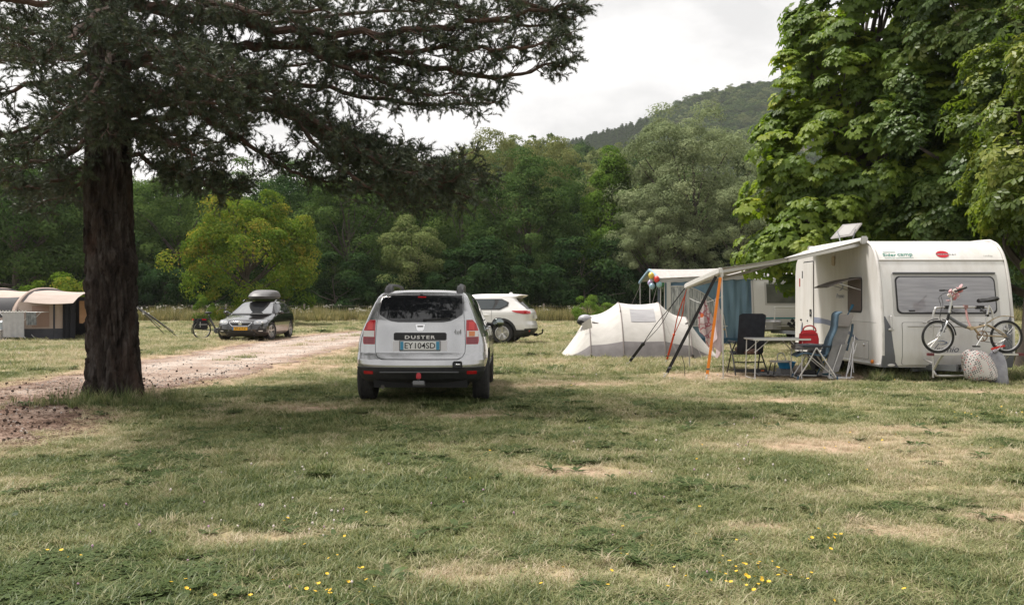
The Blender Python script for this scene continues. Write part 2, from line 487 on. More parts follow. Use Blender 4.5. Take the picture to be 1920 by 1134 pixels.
l.new(v.outputs['Color'], gr.inputs['Fac']); l.new(r.outputs['Color'], mx.inputs['Color1']); l.new(gr.outputs['Color'], mx.inputs['Color2'])
l.new(mx.outputs['Color'], b.inputs['Base Color'])
bp = n.new('ShaderNodeBump'); bp.inputs['Strength'].default_value = 0.8; bp.inputs['Distance'].default_value = 0.02
l.new(v.outputs['Distance'], bp.inputs['Height']); l.new(bp.outputs['Normal'], b.inputs['Normal'])
tx = np.arange(-9.6, 4.5, 0.1); ty = np.arange(4, 51, 0.15)
TX, TY = np.meshgrid(tx, ty); tin = track_side(TX, TY)
ti = np.arange(TX.size).reshape(TX.shape)
tq = np.stack([ti[:-1, :-1], ti[:-1, 1:], ti[1:, 1:], ti[1:, :-1]], -1).reshape(-1, 4)
keep = (tin.ravel()[tq] > -0.08).all(1)
tq = tq[keep]; used = np.unique(tq); remap = np.zeros(TX.size, int); remap[used] = np.arange(len(used))
tz = ground_z(TX, TY) + 0.006 + np.clip(tin, 0, 0.3) * 0.02 - 0.01 * np.exp(-((tin - 0.75) / 0.3) ** 2) + 0.004
edge = (np.clip(tin / 0.9, 0, 1) * .75 + .45 * np.exp(-((tin - .85) / .32) ** 2)) * np.clip((TY - 11.5) / 9, 0.0, 1) + 0.1 * (fbm(TX * 3, TY * 3, 3, 4) - 0.5)
track = link_mesh('gravel_path', np_mesh('gravel_path', np.stack([TX, TY, tz], -1).reshape(-1, 3)[used], remap[tq], {'edge': (edge.ravel()[used].astype(np.float32), 'FLOAT')}, True), m_gravel)
tag(track, kind='structure')

# ---- grass: small tufts on points
rng = np.random.RandomState(5)
def tuft(name, nb, h, spread, lean, wid, material, hv=0.4, rn=(0, 1)):
    V, Fc, rd = [], [], []
    for i in range(nb):
        a = rng.rand() * 6.283; rr = spread * math.sqrt(rng.rand()); x, y = rr * math.cos(a), rr * math.sin(a)
        hh = h * (1 - hv + 2 * hv * rng.rand() * rng.rand() + 0.2); da = rng.rand() * 6.283; ln = lean * (0.3 + rng.rand()) * hh
        dx, dy = math.cos(da), math.sin(da); w = wid * (0.7 + 0.6 * rng.rand()); px, py = -dy * w, dx * w
        o = len(V)
        V += [(x - px, y - py, -0.01), (x + px, y + py, -0.01), (x + dx * ln * .35 - px * .8, y + dy * ln * .35 - py * .8, hh * .6), (x + dx * ln * .35 + px * .8, y + dy * ln * .35 + py * .8, hh * .6), (x + dx * ln, y + dy * ln, hh)]
        Fc += [(o, o + 1, o + 3), (o, o + 3, o + 2), (o + 2, o + 3, o + 4)]
        rd += [rn[0] + (rn[1] - rn[0]) * rng.rand()] * 5
    me = np_mesh(name, V, Fc, {'rnd': (np.array(rd, np.float32), 'FLOAT')})
    me.materials.append(material); return me
m_grass = leaf_mat('grass_blade', [(0.0, (.062, .096, .038)), (.3, (.128, .160, .060)), (.6, (.24, .245, .115)), (.85, (.39, .35, .225)), (1.0, (.46, .385, .275))], 0.3, 0.02, ('dry', 0.55))
m_clover = leaf_mat('clover_leaf', [(0, (.04, .062, .022)), (1, (.09, .125, .045))], 0.25, 0.02)
G = [tuft('turf_a', 46, .055, .085, .9, .0022, m_grass), tuft('turf_b', 40, .045, .09, 1.2, .0024, m_grass), tuft('turf_c', 50, .07, .08, .8, .0020, m_grass),
     tuft('turf_d', 30, .035, .10, 1.8, .0022, m_grass), tuft('turf_e', 26, .12, .05, .7, .0022, m_grass)]
def clover(name, nb):
    V, Fc, rd = [], [], []
    for i in range(nb):
        a = rng.rand() * 6.283; rr = .09 * math.sqrt(rng.rand()); c = np.array([rr * math.cos(a), rr * math.sin(a), .012 + .03 * rng.rand()]); q = rng.rand()
        for k in range(3):
            b_ = rng.rand() * .4 + k * 2.09; d = np.array([math.cos(b_), math.sin(b_), .25 * (rng.rand() - .5)]); e = np.array([-d[1], d[0], .1]); s = .009 + .006 * rng.rand(); o = len(V)
            V += [c, c + d * s + e * s * .8, c + d * s * 1.9, c + d * s - e * s * .8]; Fc += [(o, o + 1, o + 2), (o, o + 2, o + 3)]; rd += [q] * 4
    me = np_mesh(name, V, Fc, {'rnd': (np.array(rd, np.float32), 'FLOAT')}); me.materials.append(m_clover); return me
G.append(clover('turf_clover', 46))
def weed(name, nb, ln, seed):
    rr = random.Random(seed); V, Fc, rd = [], [], []
    for i in range(nb):
        a_ = i * 6.283 / nb + rr.uniform(-.3, .3); L_ = ln * rr.uniform(.6, 1.15); w_ = L_ * .17; dx, dy = math.cos(a_), math.sin(a_); up = rr.uniform(.15, .55); q_ = rr.random(); o_ = len(V)
        V += [(0, 0, .005), (dx * L_ * .4 - dy * w_, dy * L_ * .4 + dx * w_, L_ * up * .6), (dx * L_ * .75 - dy * w_ * .7, dy * L_ * .75 + dx * w_ * .7, L_ * up * .7), (dx * L_, dy * L_, L_ * up * .55), (dx * L_ * .75 + dy * w_ * .7, dy * L_ * .75 - dx * w_ * .7, L_ * up * .7), (dx * L_ * .4 + dy * w_, dy * L_ * .4 - dx * w_, L_ * up * .6)]
        Fc += [(o_, o_ + 1, o_ + 5), (o_ + 1, o_ + 2, o_ + 5), (o_ + 2, o_ + 4, o_ + 5), (o_ + 2, o_ + 3, o_ + 4)]; rd += [q_] * 6
    me = np_mesh(name, V, Fc, {'rnd': (np.array(rd, np.float32), 'FLOAT')}); me.materials.append(m_clover); return me
G += [weed('turf_weed_a', 9, .10, 1), weed('turf_weed_b', 7, .13, 2)]
def turf(name, y0, y1, dens, sc, margin=1.6, zk=.47):
    hw = 960 / F * 1.03
    n_ = int(dens * ((y1 ** 2 - y0 ** 2) * hw + 2 * margin * (y1 - y0)))
    y = np.sqrt(y0 ** 2 + rng.rand(n_) * (y1 ** 2 - y0 ** 2)); x = (rng.rand(n_) * 2 - 1) * (y * hw + margin)
    d = dryness(x, y); t = track_side(x, y)
    mid = np.abs(x - (np.interp(y, TR_Y, TR_R) + np.interp(y, TR_Y, TR_L)) / 2)
    keep = (t < 0.12 * (rng.rand(n_) - .2)) | ((mid < .28) & (y > 19) & (rng.rand(n_) < .25) & (fbm(x, y, 3, 12) > .45))
    keep &= rng.rand(n_) > np.clip((d - 0.6) * 1.3, 0, .62)
    x, y, d = x[keep], y[keep], d[keep]; n_ = len(x)
    green = fbm(x * 0.8 + 20, y * 0.8, 4, 15)
    idx = rng.choice(5, n_, p=[.3, .25, .2, .2, .05]); idx = np.where((rng.rand(n_) < np.clip((green - .52) * 2.2, 0.01, .25)) & (d < .45), 5, idx)
    s = sc * (0.7 + 0.7 * rng.rand(n_)) * (1.12 - 0.5 * np.clip(d, 0, 1))
    hz = zk * (.4 + 1.0 * fbm(x * 1.3, y * 1.3, 3, 18))
    return scatter_args(x, y, d, idx, s, hz, name)
def scatter_args(x, y, d, idx, s, hz, name):
    n_ = len(x)
    P = np.stack([x, y, ground_z(x, y) + 0.002], -1); rot = np.stack([rng.randn(n_) * .1, rng.randn(n_) * .1, rng.rand(n_) * 6.283], -1)
    return P, rot, np.stack([s, s, s * hz], -1), idx, np.clip(d - 0.18 + .22 * rng.randn(n_) * .6, -.1, 1)
parts_ = [turf('a', 3.2, 6.5, 420, 1.0), turf('b', 6.5, 10, 260, 1.15), turf('c', 10, 17, 130, 1.4), turf('d', 17, 30, 40, 2.2, 3, .55), turf('e', 30, 60, 11, 4.0, 5, .32)]
P_, R_, S_, I_, D_ = [np.concatenate([q[k] for q in parts_]) for k in range(5)]
# uncut tufts round the pine and at the caravan skirt
ne = 230
ax = np.concatenate([-5.5 + .45 * rng.randn(ne), 6.2 + 2.9 * rng.rand(260)]); ay = np.concatenate([12.15 + .3 * rng.randn(ne), 15.45 + .35 * rng.rand(260)])
nw = 900
wy = np.sqrt(3.6 ** 2 + rng.rand(nw) * (15 ** 2 - 3.6 ** 2)); wx = (rng.rand(nw) * 2 - 1) * wy * .6
wk = (fbm(wx * .9 + 7, wy * .9, 3, 33) > .52) & (track_side(wx, wy) < -.1); wx, wy = wx[wk], wy[wk]
wd = scatter_args(wx, wy, np.full(len(wx), .1), rng.randint(6, 8, len(wx)), .5 + .6 * rng.rand(len(wx)), .8 + .3 * rng.rand(len(wx)), '')
P_, R_, S_, I_, D_ = [np.concatenate([u, w]) for u, w in zip((P_, R_, S_, I_, D_), wd)]
ed = scatter_args(ax, ay, np.clip(.2 + .25 * rng.randn(len(ax)), 0, .9), np.where(rng.rand(len(ax)) < .75, 4, 5), .7 + .9 * rng.rand(len(ax)) ** 2, .6 + .9 * rng.rand(len(ax)) ** 2, '')
P_, R_, S_, I_, D_ = [np.concatenate([u, w]) for u, w in zip((P_, R_, S_, I_, D_), ed)]
meadow = scatter('meadow_grass', P_, R_, S_, I_, G, {'dry': D_})
tag(meadow, 'short patchy turf, green in the shade and burnt straw in the open', 'grass', kind='stuff')

# ---- uncut hay along the fence
m_hay = leaf_mat('hay_blade', [(0.0, (.09, .11, .04)), (.4, (.20, .19, .08)), (1.0, (.40, .34, .17))], 0.3, 0.02)
m_umbel = mat('umbel_white', (.62, .6, .52), .8)
H = [tuft('hay_a', 60, .8, .35, .35, .011, m_hay, .35), tuft('hay_b', 50, .62, .4, .5, .012, m_hay, .4), tuft('hay_c', 46, 1.0, .3, .3, .010, m_hay, .4)]
def umbel(name):
    q = MB()
    for i in range(7):
        x, y, h = rng.randn() * .25, rng.randn() * .25, .75 + .5 * rng.rand()
        q.tube([(x, y, 0), (x + .03, y, h)], .006, 3)
        for k in range(5): q.ball((x + .05 * rng.randn(), y + .05 * rng.randn(), h + .02 * rng.randn()), .035, 5, 3, (1, 1, .5))
    me = q.mesh(name, smooth=0); me.materials.append(m_umbel); return me
H.append(umbel('hay_umbel'))
n_ = 9000
y = 57.5 + 8.5 * rng.rand(n_) ** 1.3; x = (rng.rand(n_) * 2 - 1) * 43
front = 59.5 + 2.0 * (fbm(x * .2, x * .0, 3, 3) - .5)
k_ = y > front; x, y = x[k_], y[k_]; n_ = len(x)
s = .75 + .5 * rng.rand(n_)
hay = scatter('fence_hay', np.stack([x, y, np.zeros(n_)], -1), np.stack([np.zeros(n_), np.zeros(n_), rng.rand(n_) * 6.283], -1), np.stack([s, s, s * (.42 + .65 * fbm(x * .4, y * .4, 3, 2))], -1),
              np.where(rng.rand(n_) < .02, 3, rng.randint(0, 3, n_)), H)
tag(hay, 'strip of uncut straw-coloured hay along the wire fence', 'hay', kind='stuff')

# ---- wildflowers, dead leaves, cones and loose stones
m_yel = mat('buttercup', (.75, .46, .02), .6); m_whi = mat('clover_flower', (.62, .55, .52), .8); m_mau = mat('clover_mauve', (.42, .26, .36), .8)
m_stem = mat('flower_stem', (.10, .16, .05), .7)
def flower(name, m, h, r):
    q = MB()
    for i in range(6):
        a0, a1 = i * 1.047 - .45, i * 1.047 + .45
        q.add([(0, 0, h), (r * math.cos(a0), r * math.sin(a0), h + r * .35), (r * 1.15 * math.cos((a0 + a1) / 2), r * 1.15 * math.sin((a0 + a1) / 2), h + r * .3), (r * math.cos(a1), r * math.sin(a1), h + r * .35)], [(0, 1, 2), (0, 2, 3)])
    me = q.mesh(name, smooth=0); me.materials.append(m); return me
def puff(name, m, h, r):
    q = MB().ball((0, 0, h), r, 7, 5, (1, 1, 1.15)); q.tube([(0, 0, 0), (.004, 0, h)], .0015, 3)
    me = q.mesh(name, smooth=0); me.materials.append(m); return me
FL = [flower('flower_yellow', m_yel, .055, .011), flower('flower_yellow_low', m_yel, .035, .010), puff('clover_head', m_whi, .05, .009), puff('clover_head_mauve', m_mau, .045, .008)]
fx, fy, fi = [], [], []
for (px, py, sx, sy, nn, kind) in [(1390, 1082, 60, 22, 62, 0), (1300, 1100, 160, 20, 26, 0), (1530, 1012, 22, 6, 12, 0), (1260, 1040, 70, 22, 12, 0), (1835, 775, 60, 7, 60, 1), (1700, 840, 160, 20, 20, 1), (500, 1118, 110, 12, 22, 0),
                                   (640, 1100, 60, 18, 26, 0), (110, 1045, 22, 6, 7, 0), (560, 1010, 90, 26, 14, 0), (1760, 715, 110, 10, 40, 1), (1640, 840, 120, 14, 14, 1), (560, 980, 80, 24, 24, 2), (520, 900, 130, 40, 26, 2), (330, 1000, 190, 60, 22, 3), (1300, 850, 160, 50, 40, 2), (1000, 900, 260, 70, 40, 3), (1150, 700, 120, 14, 40, 2), (60, 655, 90, 12, 30, 2), (1420, 880, 300, 60, 30, 1)]:
    for i in range(int(nn * .6)):
        X, Y = px + sx * rng.randn(), min(1165, max(600, py + sy * rng.randn())); d = gd(Y)
        fx.append((X - 960) / F * d); fy.append(d); fi.append(kind if rng.rand() < .85 else rng.randint(0, 4))
fx, fy, fi = map(np.array, (fx, fy, fi)); n_ = len(fx); s = (.55 + .4 * rng.rand(n_)) * np.clip(.8 + fy / 22, 1, 2)
fl = scatter('wildflowers', np.stack([fx, fy, np.zeros(n_)], -1), np.stack([.3 * rng.randn(n_), .3 * rng.randn(n_), rng.rand(n_) * 6], -1), np.stack([s, s, s], -1), fi, FL)
tag(fl, 'sprinkle of small yellow and white wildflowers in the turf', 'wildflowers', kind='stuff')

m_cone = mat('pine_cone', (.035, .022, .016), .9, col2=(.075, .05, .038), scale=40)
q = MB()
for i in range(7):
    for j in range(7):
        a_ = j * .9 + i * .45; rr = .022 * math.sin(math.pi * (i + 1.2) / 8.4); q.box((rr * math.cos(a_), rr * math.sin(a_), -.03 + i * .0095), (.016, .012, .005), (0, -.5, a_))
cone_me = q.mesh('fallen_cone', smooth=0); cone_me.materials.append(m_cone)
m_stone = mat('stone_pale', (.30, .26, .235), .95, col2=(.50, .47, .44), scale=30)
def pebble(name, sd):
    rr = random.Random(sd); q = MB().ball((0, 0, .3), 1, 7, 4, (1, .8, .55))
    q.v = [v * (0.8 + .4 * rr.random()) for v in q.v]; me = q.mesh(name, smooth=0); me.materials.append(m_stone); return me
n_ = 12000
y = np.sqrt(14 ** 2 + rng.rand(n_) * (40 ** 2 - 14 ** 2)); x = -9 + 6.5 * rng.rand(n_)
near = rng.rand(n_) < .35; y = np.where(near, 8 + 12 * rng.rand(n_), y)
k_ = track_side(x, y) > -.05 + .25 * rng.rand(n_); x, y = x[k_], y[k_]; n_ = len(x); s = .010 + .016 * rng.rand(n_) ** 3
st = scatter('loose_gravel', np.stack([x, y, ground_z(x, y) + .008], -1), rng.rand(n_, 3) * 6, np.stack([s, s, s], -1), rng.randint(0, 3, n_), [pebble('pebble_%s' % c, i) for i, c in enumerate('abc')])
tag(st, 'loose pale gravel scattered over the track', 'gravel', kind='stuff')
n_ = 1500
x = -8.6 + 3.7 * rng.rand(n_); y = 7.5 + 12.5 * rng.rand(n_) ** 1.2
k_ = (track_side(x, y) > -.35) & (rng.rand(n_) < np.clip(1.1 - (y - 9) / 10, 0.1, 1)) & (fbm(x * 1.1, y * .7, 3, 22) + .16 * rng.randn(n_) > .5); x, y = x[k_], y[k_]; n_ = len(x); s = .3 + .4 * rng.rand(n_) ** 2
cn = scatter('fallen_cones', np.stack([x, y, ground_z(x, y) + .03], -1), np.stack([1.57 + .3 * rng.randn(n_), .3 * rng.randn(n_), rng.rand(n_) * 6], -1), np.stack([s, s, s], -1), np.zeros(n_, int), [cone_me])
tag(cn, 'dark fallen cones littering the track beside the pine', 'pine cones', kind='stuff')

# ---- needle litter and dead leaves on the shaded end of the track
m_lit = mat('leaf_litter', (.12, .072, .052), .95, col2=(.25, .175, .13), scale=60)
q = MB(); lrn = random.Random(3)
for i in range(26):
    a_, x_, y_, s_ = lrn.random() * 6.28, lrn.uniform(-.12, .12), lrn.uniform(-.12, .12), lrn.uniform(.006, .018); c_, n2 = math.cos(a_) * s_, math.sin(a_) * s_; h_ = lrn.uniform(.002, .012)
    q.add([(x_ - c_, y_ - n2, h_), (x_ + n2 * .4, y_ - c_ * .4, h_ + .004), (x_ + c_, y_ + n2, h_), (x_ - n2 * .4, y_ + c_ * .4, h_ + .003)], [(0, 1, 2, 3)])
lit_me = q.mesh('litter_patch', smooth=0); lit_me.materials.append(m_lit)
n_ = 2600
x = -8.7 + 4.2 * rng.rand(n_); y = 7 + 10.5 * rng.rand(n_) ** 1.15
k_ = (track_side(x, y) > -.5) & (rng.rand(n_) < np.clip(1.25 - (y - 9) / 7, .05, 1)); x, y = x[k_], y[k_]; n_ = len(x); s = .7 + .7 * rng.rand(n_)
lt_ = scatter('leaf_litter', np.stack([x, y, ground_z(x, y) + .012], -1), np.stack([np.zeros(n_), np.zeros(n_), rng.rand(n_) * 6], -1), np.stack([s, s, s], -1), np.zeros(n_, int), [lit_me])
tag(lt_, 'brown leaf and needle litter on the shaded track beside the pine', 'leaf litter', kind='stuff')

# ================================================================== TREES
trng = np.random.RandomState(21)
LEAF_V = [(0, 0, 0), (-.30, .5, .07), (0, 1, -.08), (.30, .5, .07)]
LEAF_F = [(0, 1, 2), (0, 2, 3)]
def unit(n):
    v = trng.randn(n, 3); return v / np.linalg.norm(v, axis=1, keepdims=True)
def crown_leaves(name, rad, cz, clumps, per, cr, leaf, material, shape='oval', droop=.35, flat=.7, fill=.55, upb=.15, narrow=(1.0,), seed=None, lobes=0.25):
    """leaf-sized faces on many uneven clumps spread through a crown; rad = (rx, ry, rz)"""
    global trng
    if seed is not None: trng = np.random.RandomState(seed)
    per = int(per * 1.45); d = unit(clumps); d[:, 2] += upb; d /= np.linalg.norm(d, axis=1, keepdims=True)
    rr = fill + (1 - fill) * trng.rand(clumps) ** .6
    az = np.arctan2(d[:, 1], d[:, 0])
    lob = 1 + lobes * np.sin(az * 3 + trng.rand() * 6 + d[:, 2] * 4) * trng.rand(clumps) + lobes * .6 * trng.randn(clumps) * .5
    rr = rr * np.clip(lob, .6, 1.25)
    C = d * rr[:, None] * np.array(rad)
    if shape == 'cone':
        t = (C[:, 2] / rad[2] + 1) / 2; k = np.clip(1.25 - 1.05 * t, .12, 1.1); C[:, 0] *= k; C[:, 1] *= k
    if shape == 'dome':
        C[:, 2] = np.where(C[:, 2] < 0, C[:, 2] * .55, C[:, 2])
    crs = cr * (.55 + .9 * trng.rand(clumps))
    ci = np.repeat(np.arange(clumps), per); n = len(ci)
    u = unit(n); out = C[ci] / np.array(rad); out /= np.maximum(np.linalg.norm(out, axis=1, keepdims=True), 1e-6)
    u = u + .55 * out + np.array([0, 0, .35]); u /= np.linalg.norm(u, axis=1, keepdims=True)
    T = C[ci] + u * (crs[ci] * (.45 + .6 * trng.rand(n) ** .5))[:, None] * np.array([1, 1, flat])
    D = np.cross(u, unit(n)) + .25 * u + np.array([0, 0, -droop * .6]); N = u * 1.0 + np.array([0, 0, .35]) + .35 * unit(n)
    leaf *= .8; S = leaf * (.65 + .7 * trng.rand(n))
    rnd = np.clip(.5 + .16 * trng.randn(n) + .16 * trng.randn(clumps)[ci], 0, 1)
    T[:, 2] += cz
    me = stamp(name, LEAF_V, LEAF_F, frames(D, N), T, S, rnd)
    me.materials.append(material)
    return me, C + np.array([0, 0, cz])
def limbs_mesh(name, h, r, C, material, nl=14, lean=(0, 0), fork=.25, bottom=0.0, wig=.25, seed=1):
    """tapered trunk with limbs reaching out to crown clumps"""
    rr = random.Random(seed); q = MB()
    tr = [Vector((lean[0] * t * t + wig * .35 * math.sin(t * 5 + seed), lean[1] * t * t + wig * .3 * math.cos(t * 4 + seed) - wig * .3, bottom + (h - bottom) * t)) for t in [i / 8 for i in range(9)]]
    q.tube(tr, [r * (1.35 if i == 0 else 1) * (1 - .82 * i / 8) for i in range(9)], 9)
    order = list(range(len(C))); rr.shuffle(order)
    for k in order[:nl]:
        c = Vector(C[k]); t = min(.95, max(fork, (c.z * .62) / h)) * (.8 + .2 * rr.random()); i = min(7, int(t * 8)); p = tr[i].lerp(tr[i + 1], t * 8 - i)
        if c.z < p.z: continue
        m1 = p.lerp(c, .4) + Vector((rr.uniform(-1, 1), rr.uniform(-1, 1), rr.uniform(-.2, .8))) * wig; m2 = p.lerp(c, .75) + Vector((rr.uniform(-1, 1), rr.uniform(-1, 1), rr.uniform(0, .6))) * wig
        rb = r * (1 - .82 * t) * .62
        q.tube(curve_pts([p, m1, m2, c], 3), lerp_list([rb, rb * .7, rb * .42, rb * .12], 10), 5, caps=False)
    me = q.mesh(name); me.materials.append(material); return me

m_bark = mat('bark_grey', (.055, .045, .036), .95, col2=(.12, .10, .085), scale=6, bump=.5, stretch=(1, 1, .25))
m_bark_pale = mat('bark_pale', (.11, .095, .08), .95, col2=(.19, .17, .15), scale=5, bump=.4, stretch=(1, 1, .25))
L_dark = leaf_mat('leaf_dark', [(0, (0.022, 0.045, 0.018)), (.5, (0.045, 0.083, 0.027)), (1, (0.088, 0.138, 0.044))], .25, 0)
L_mid = leaf_mat('leaf_mid', [(0, (0.036, 0.065, 0.021)), (.5, (0.072, 0.120, 0.034)), (1, (0.130, 0.182, 0.052))], .28, 0)
L_bright = leaf_mat('leaf_bright', [(0, (.055, .105, .018)), (.5, (.105, .18, .032)), (1, (.18, .25, .055))], .3, 0)
L_olive = leaf_mat('leaf_olive', [(0, (0.084, 0.102, 0.036)), (.5, (0.156, 0.174, 0.066)), (1, (0.240, 0.240, 0.096))], .28, 0)
L_willow = leaf_mat('leaf_willow', [(0, (.11, .14, .07)), (.5, (.20, .24, .125)), (1, (.31, .345, .19))], .28, 0)
L_yellow = leaf_mat('leaf_yellow', [(0, (.052, .10, .016)), (.45, (.108, .17, .028)), (.75, (.18, .215, .038)), (1, (.30, .24, .05))], .34, 0)
L_ash = leaf_mat('leaf_ash', [(0, (.034, .066, .020)), (.5, (.066, .112, .034)), (1, (.12, .175, .055))], .28, 0)
L_under = leaf_mat('leaf_under', [(0, (.014, .032, .012)), (.5, (.028, .056, .02)), (1, (.055, .09, .03))], .25, 0)
L_pale = leaf_mat('leaf_pale', [(0, (0.072, 0.108, 0.036)), (.5, (0.144, 0.180, 0.066)), (1, (0.228, 0.252, 0.108))], .3, 0)

def make_kind(key, h, rad, cz, clumps, per, cr, leaf, lm, tr, bark, seed, **kw):
    fork = kw.pop('fork', .25); nl = kw.pop('nl', 16)
    me, C = crown_leaves(key + '_crown', rad, cz, clumps, per, cr, leaf, lm, seed=seed, **kw)
    return me, limbs_mesh(key + '_trunk', h, tr, C, bark, nl, seed=seed, fork=fork)
KIND = {
    'ash':    make_kind('ash', 9.5, (4.1, 4.1, 5.8), 6.6, 120, 190, 1.05, .27, L_ash, .30, m_bark, 31, upb=.1),
    'ash2':   make_kind('ash2', 9.5, (4.3, 4.0, 5.4), 6.2, 105, 200, 1.15, .27, L_dark, .30, m_bark, 32),
    'elm':    make_kind('elm', 10, (4.8, 4.4, 5.6), 6.4, 95, 210, 1.25, .28, L_mid, .32, m_bark, 33),
    'elm2':   make_kind('elm2', 10, (4.2, 4.6, 6.0), 6.6, 95, 210, 1.2, .28, L_mid, .3, m_bark, 34),
    'spire':  make_kind('spire', 11, (3.2, 3.2, 6.6), 6.9, 110, 180, .85, .24, L_bright, .26, m_bark, 35, shape='cone'),
    'olive':  make_kind('olive', 12, (4.6, 4.6, 6.2), 9.0, 95, 190, 1.05, .24, L_olive, .26, m_bark_pale, 36),
    'willow': make_kind('willow', 12, (5.9, 5.6, 7.6), 8.3, 190, 230, 1.05, .23, L_willow, .36, m_bark, 37, droop=.2, fork=.12, nl=34, fill=.45, lobes=.13),
    'yellow': make_kind('yellow', 6.2, (4.2, 4.1, 3.7), 4.0, 130, 200, .85, .21, L_yellow, .22, m_bark, 38, fork=.15, nl=22),
    'pale':   make_kind('pale', 6, (2.3, 2.3, 3.4), 3.9, 60, 190, .72, .21, L_pale, .15, m_bark, 39),
    'shrub':  make_kind('shrub', 2.6, (2.6, 2.0, 1.9), 1.7, 44, 190, .68, .2, L_under, .07, m_bark, 40, fork=.05, nl=10),
    'shrub2': make_kind('shrub2', 2.2, (2.4, 2.0, 1.7), 1.5, 40, 190, .62, .19, L_under, .07, m_bark, 41, fork=.05, nl=10),
    'bush':   make_kind('bush', 1.5, (1.1, 1.0, 1.0), 1.0, 26, 130, .36, .13, L_bright, .04, m_bark, 42, fork=.05, nl=12),
    'bush2':  make_kind('bush2', 2.2, (1.9, 1.5, 1.25), 1.2, 34, 150, .42, .15, L_yellow, .05, m_bark, 43, fork=.05, nl=14),
}
def plant(kind, px, d, label, cat='tree', s=1.0, sz=None, rz=None, group=None, name='broadleaf_tree', z=0.0):
    cm, tm = KIND[kind]
    X = (px - 960) / F * d
    e = empty(name, (X, d, z), rz if rz is not None else trng.rand() * 6.28, label, cat, group)
    e.scale = (s, s, sz or s)
    link_mesh('trunk', tm, None, e); link_mesh('crown', cm, None, e)
    return e

plant('yellow', 462, 52, 'spreading yellow-green tree behind the black estate car', s=.88, sz=.92, rz=.4, name='field_tree')
plant('willow', 1300, 70, 'tall silver-green willow rising behind the blue caravan awning', s=1.0, sz=1.03, rz=.3, name='willow_tree')
plant('willow', 1228, 66.5, 'lower silver willow mass leaning left of the tall willow', s=.58, sz=.60, rz=2.0, name='willow_tree')
plant('willow', 1395, 66, 'low silver willow beside the chestnut leaves, right of the tall willow', s=.6, sz=.68, rz=4.0, name='willow_tree')
plant('ash', 985, 73, 'dark green ash with rounded top behind the white car', s=1.02, sz=1.04, rz=1.0)
plant('spire', 1148, 71, 'bright green pointed tree between the ash and the willow', s=.98, sz=1.0, rz=2.0)
plant('pale', 772, 68, 'small pale green tree standing above the silver car', s=1.0, sz=1.0, rz=.5)
plant('ash2', 1075, 78, 'narrow shaded tree filling the gap left of the pointed tree', s=.8, sz=.92, rz=.7)
plant('elm', 655, 74, 'broad mid green tree right of the yellow-green tree', s=.95, sz=.98, rz=0.2)
plant('elm2', 868, 78, 'dark leafy tree with bare limbs left of the ash', s=.9, sz=.95, rz=3.3)
plant('elm', 740, 82, 'tall shaded tree behind the small pale tree', s=1.1, sz=1.1, rz=4.0)
plant('ash2', 570, 80, 'dark tall tree rising behind the yellow-green tree', s=1.05, sz=1.12, rz=1.5)
plant('olive', 930, 96, 'pale yellow-olive tree crown showing above the ash, left side', s=1.12, sz=1.26, rz=1.5)
plant('olive', 1035, 100, 'pale yellow-olive tree crown showing above the ash, right side', s=1.1, sz=1.24, rz=3.5)
plant('elm2', 335, 72, 'grey-green tree just right of the pine trunk', s=.92, sz=.9, rz=2.2)
plant('elm', 105, 66, 'grey-green tree above the tan tunnel tent, left of the pine trunk', s=.95, sz=.95, rz=5.2)
plant('ash', 30, 62, 'darkest tree at the left edge behind the tan tunnel tent', s=1.0, sz=.98, rz=2.6)
plant('elm', 210, 76, 'broad tree half hidden behind the pine trunk', s=1.05, sz=1.0, rz=1.9)
plant('ash2', -90, 66, 'dark tree beyond the left edge behind the tan tunnel tent', s=1.05, rz=.9)
plant('elm2', 450, 84, 'tall grey-green tree behind the middle of the yellow-green tree', s=1.05, sz=1.06, rz=.9)
plant('ash', 1250, 92, 'dark tree in the shade behind the willows', s=.9, sz=.9, rz=.9)
plant('ash2', 1460, 84, 'dark tree in the gap between willow and chestnut', s=1.05, sz=1.1, rz=2.9)
plant('elm', 1600, 84, 'tree hidden in the dark behind the chestnut, right of the caravan awning', s=1.1, rz=.2)
plant('elm2', 1800, 80, 'tree hidden in the dark behind the caravan roof', s=1.1, rz=1.2)
plant('ash', 1980, 72, 'dark tree beyond the right edge behind the caravan', s=1.1, rz=1.8)
nb = 0
for i in range(22):
    px = -160 + i * 100 + trng.randn() * 26
    if 880 < px < 1240: continue
    k = ('elm', 'ash', 'elm2', 'ash2')[i % 4]
    nb += 1
    plant(k, px, 98 + trng.rand() * 14, '%s tree from the left in the tall back row of the wood' % ORD[nb - 1], s=1.12 + .15 * trng.rand(), rz=i * 1.3, group='back row of the wood edge', name='wood_tree')
for i in range(27):
    px = -150 + i * 78 + trng.randn() * 16
    plant('shrub' if i % 3 else 'shrub2', px, 65.8 + trng.rand() * 2.5, '%s dark undergrowth shrub from the left behind the wire fence' % ORD[i], 'shrub', s=.85 + .95 * trng.rand() ** 1.5, rz=i * 2.1, group='undergrowth behind the fence', name='understory_shrub')
plant('bush2', 122, 43, 'bright yellow-green bush behind the tan tunnel tent', 'bush', s=1.0, sz=1.05, name='leafy_bush')
plant('bush', 1103, 56.5, 'small green bush left of the white dome tent', 'bush', s=.82, sz=.85, name='leafy_bush')
plant('bush', 1140, 57.5, 'low bush just behind the white dome tent', 'bush', s=.8, sz=.62, rz=2, name='leafy_bush')
plant('bush', 383, 55, 'sparse yellow-green sapling behind the parked bicycles', 'bush', s=.62, sz=.85, rz=1, name='leafy_bush')

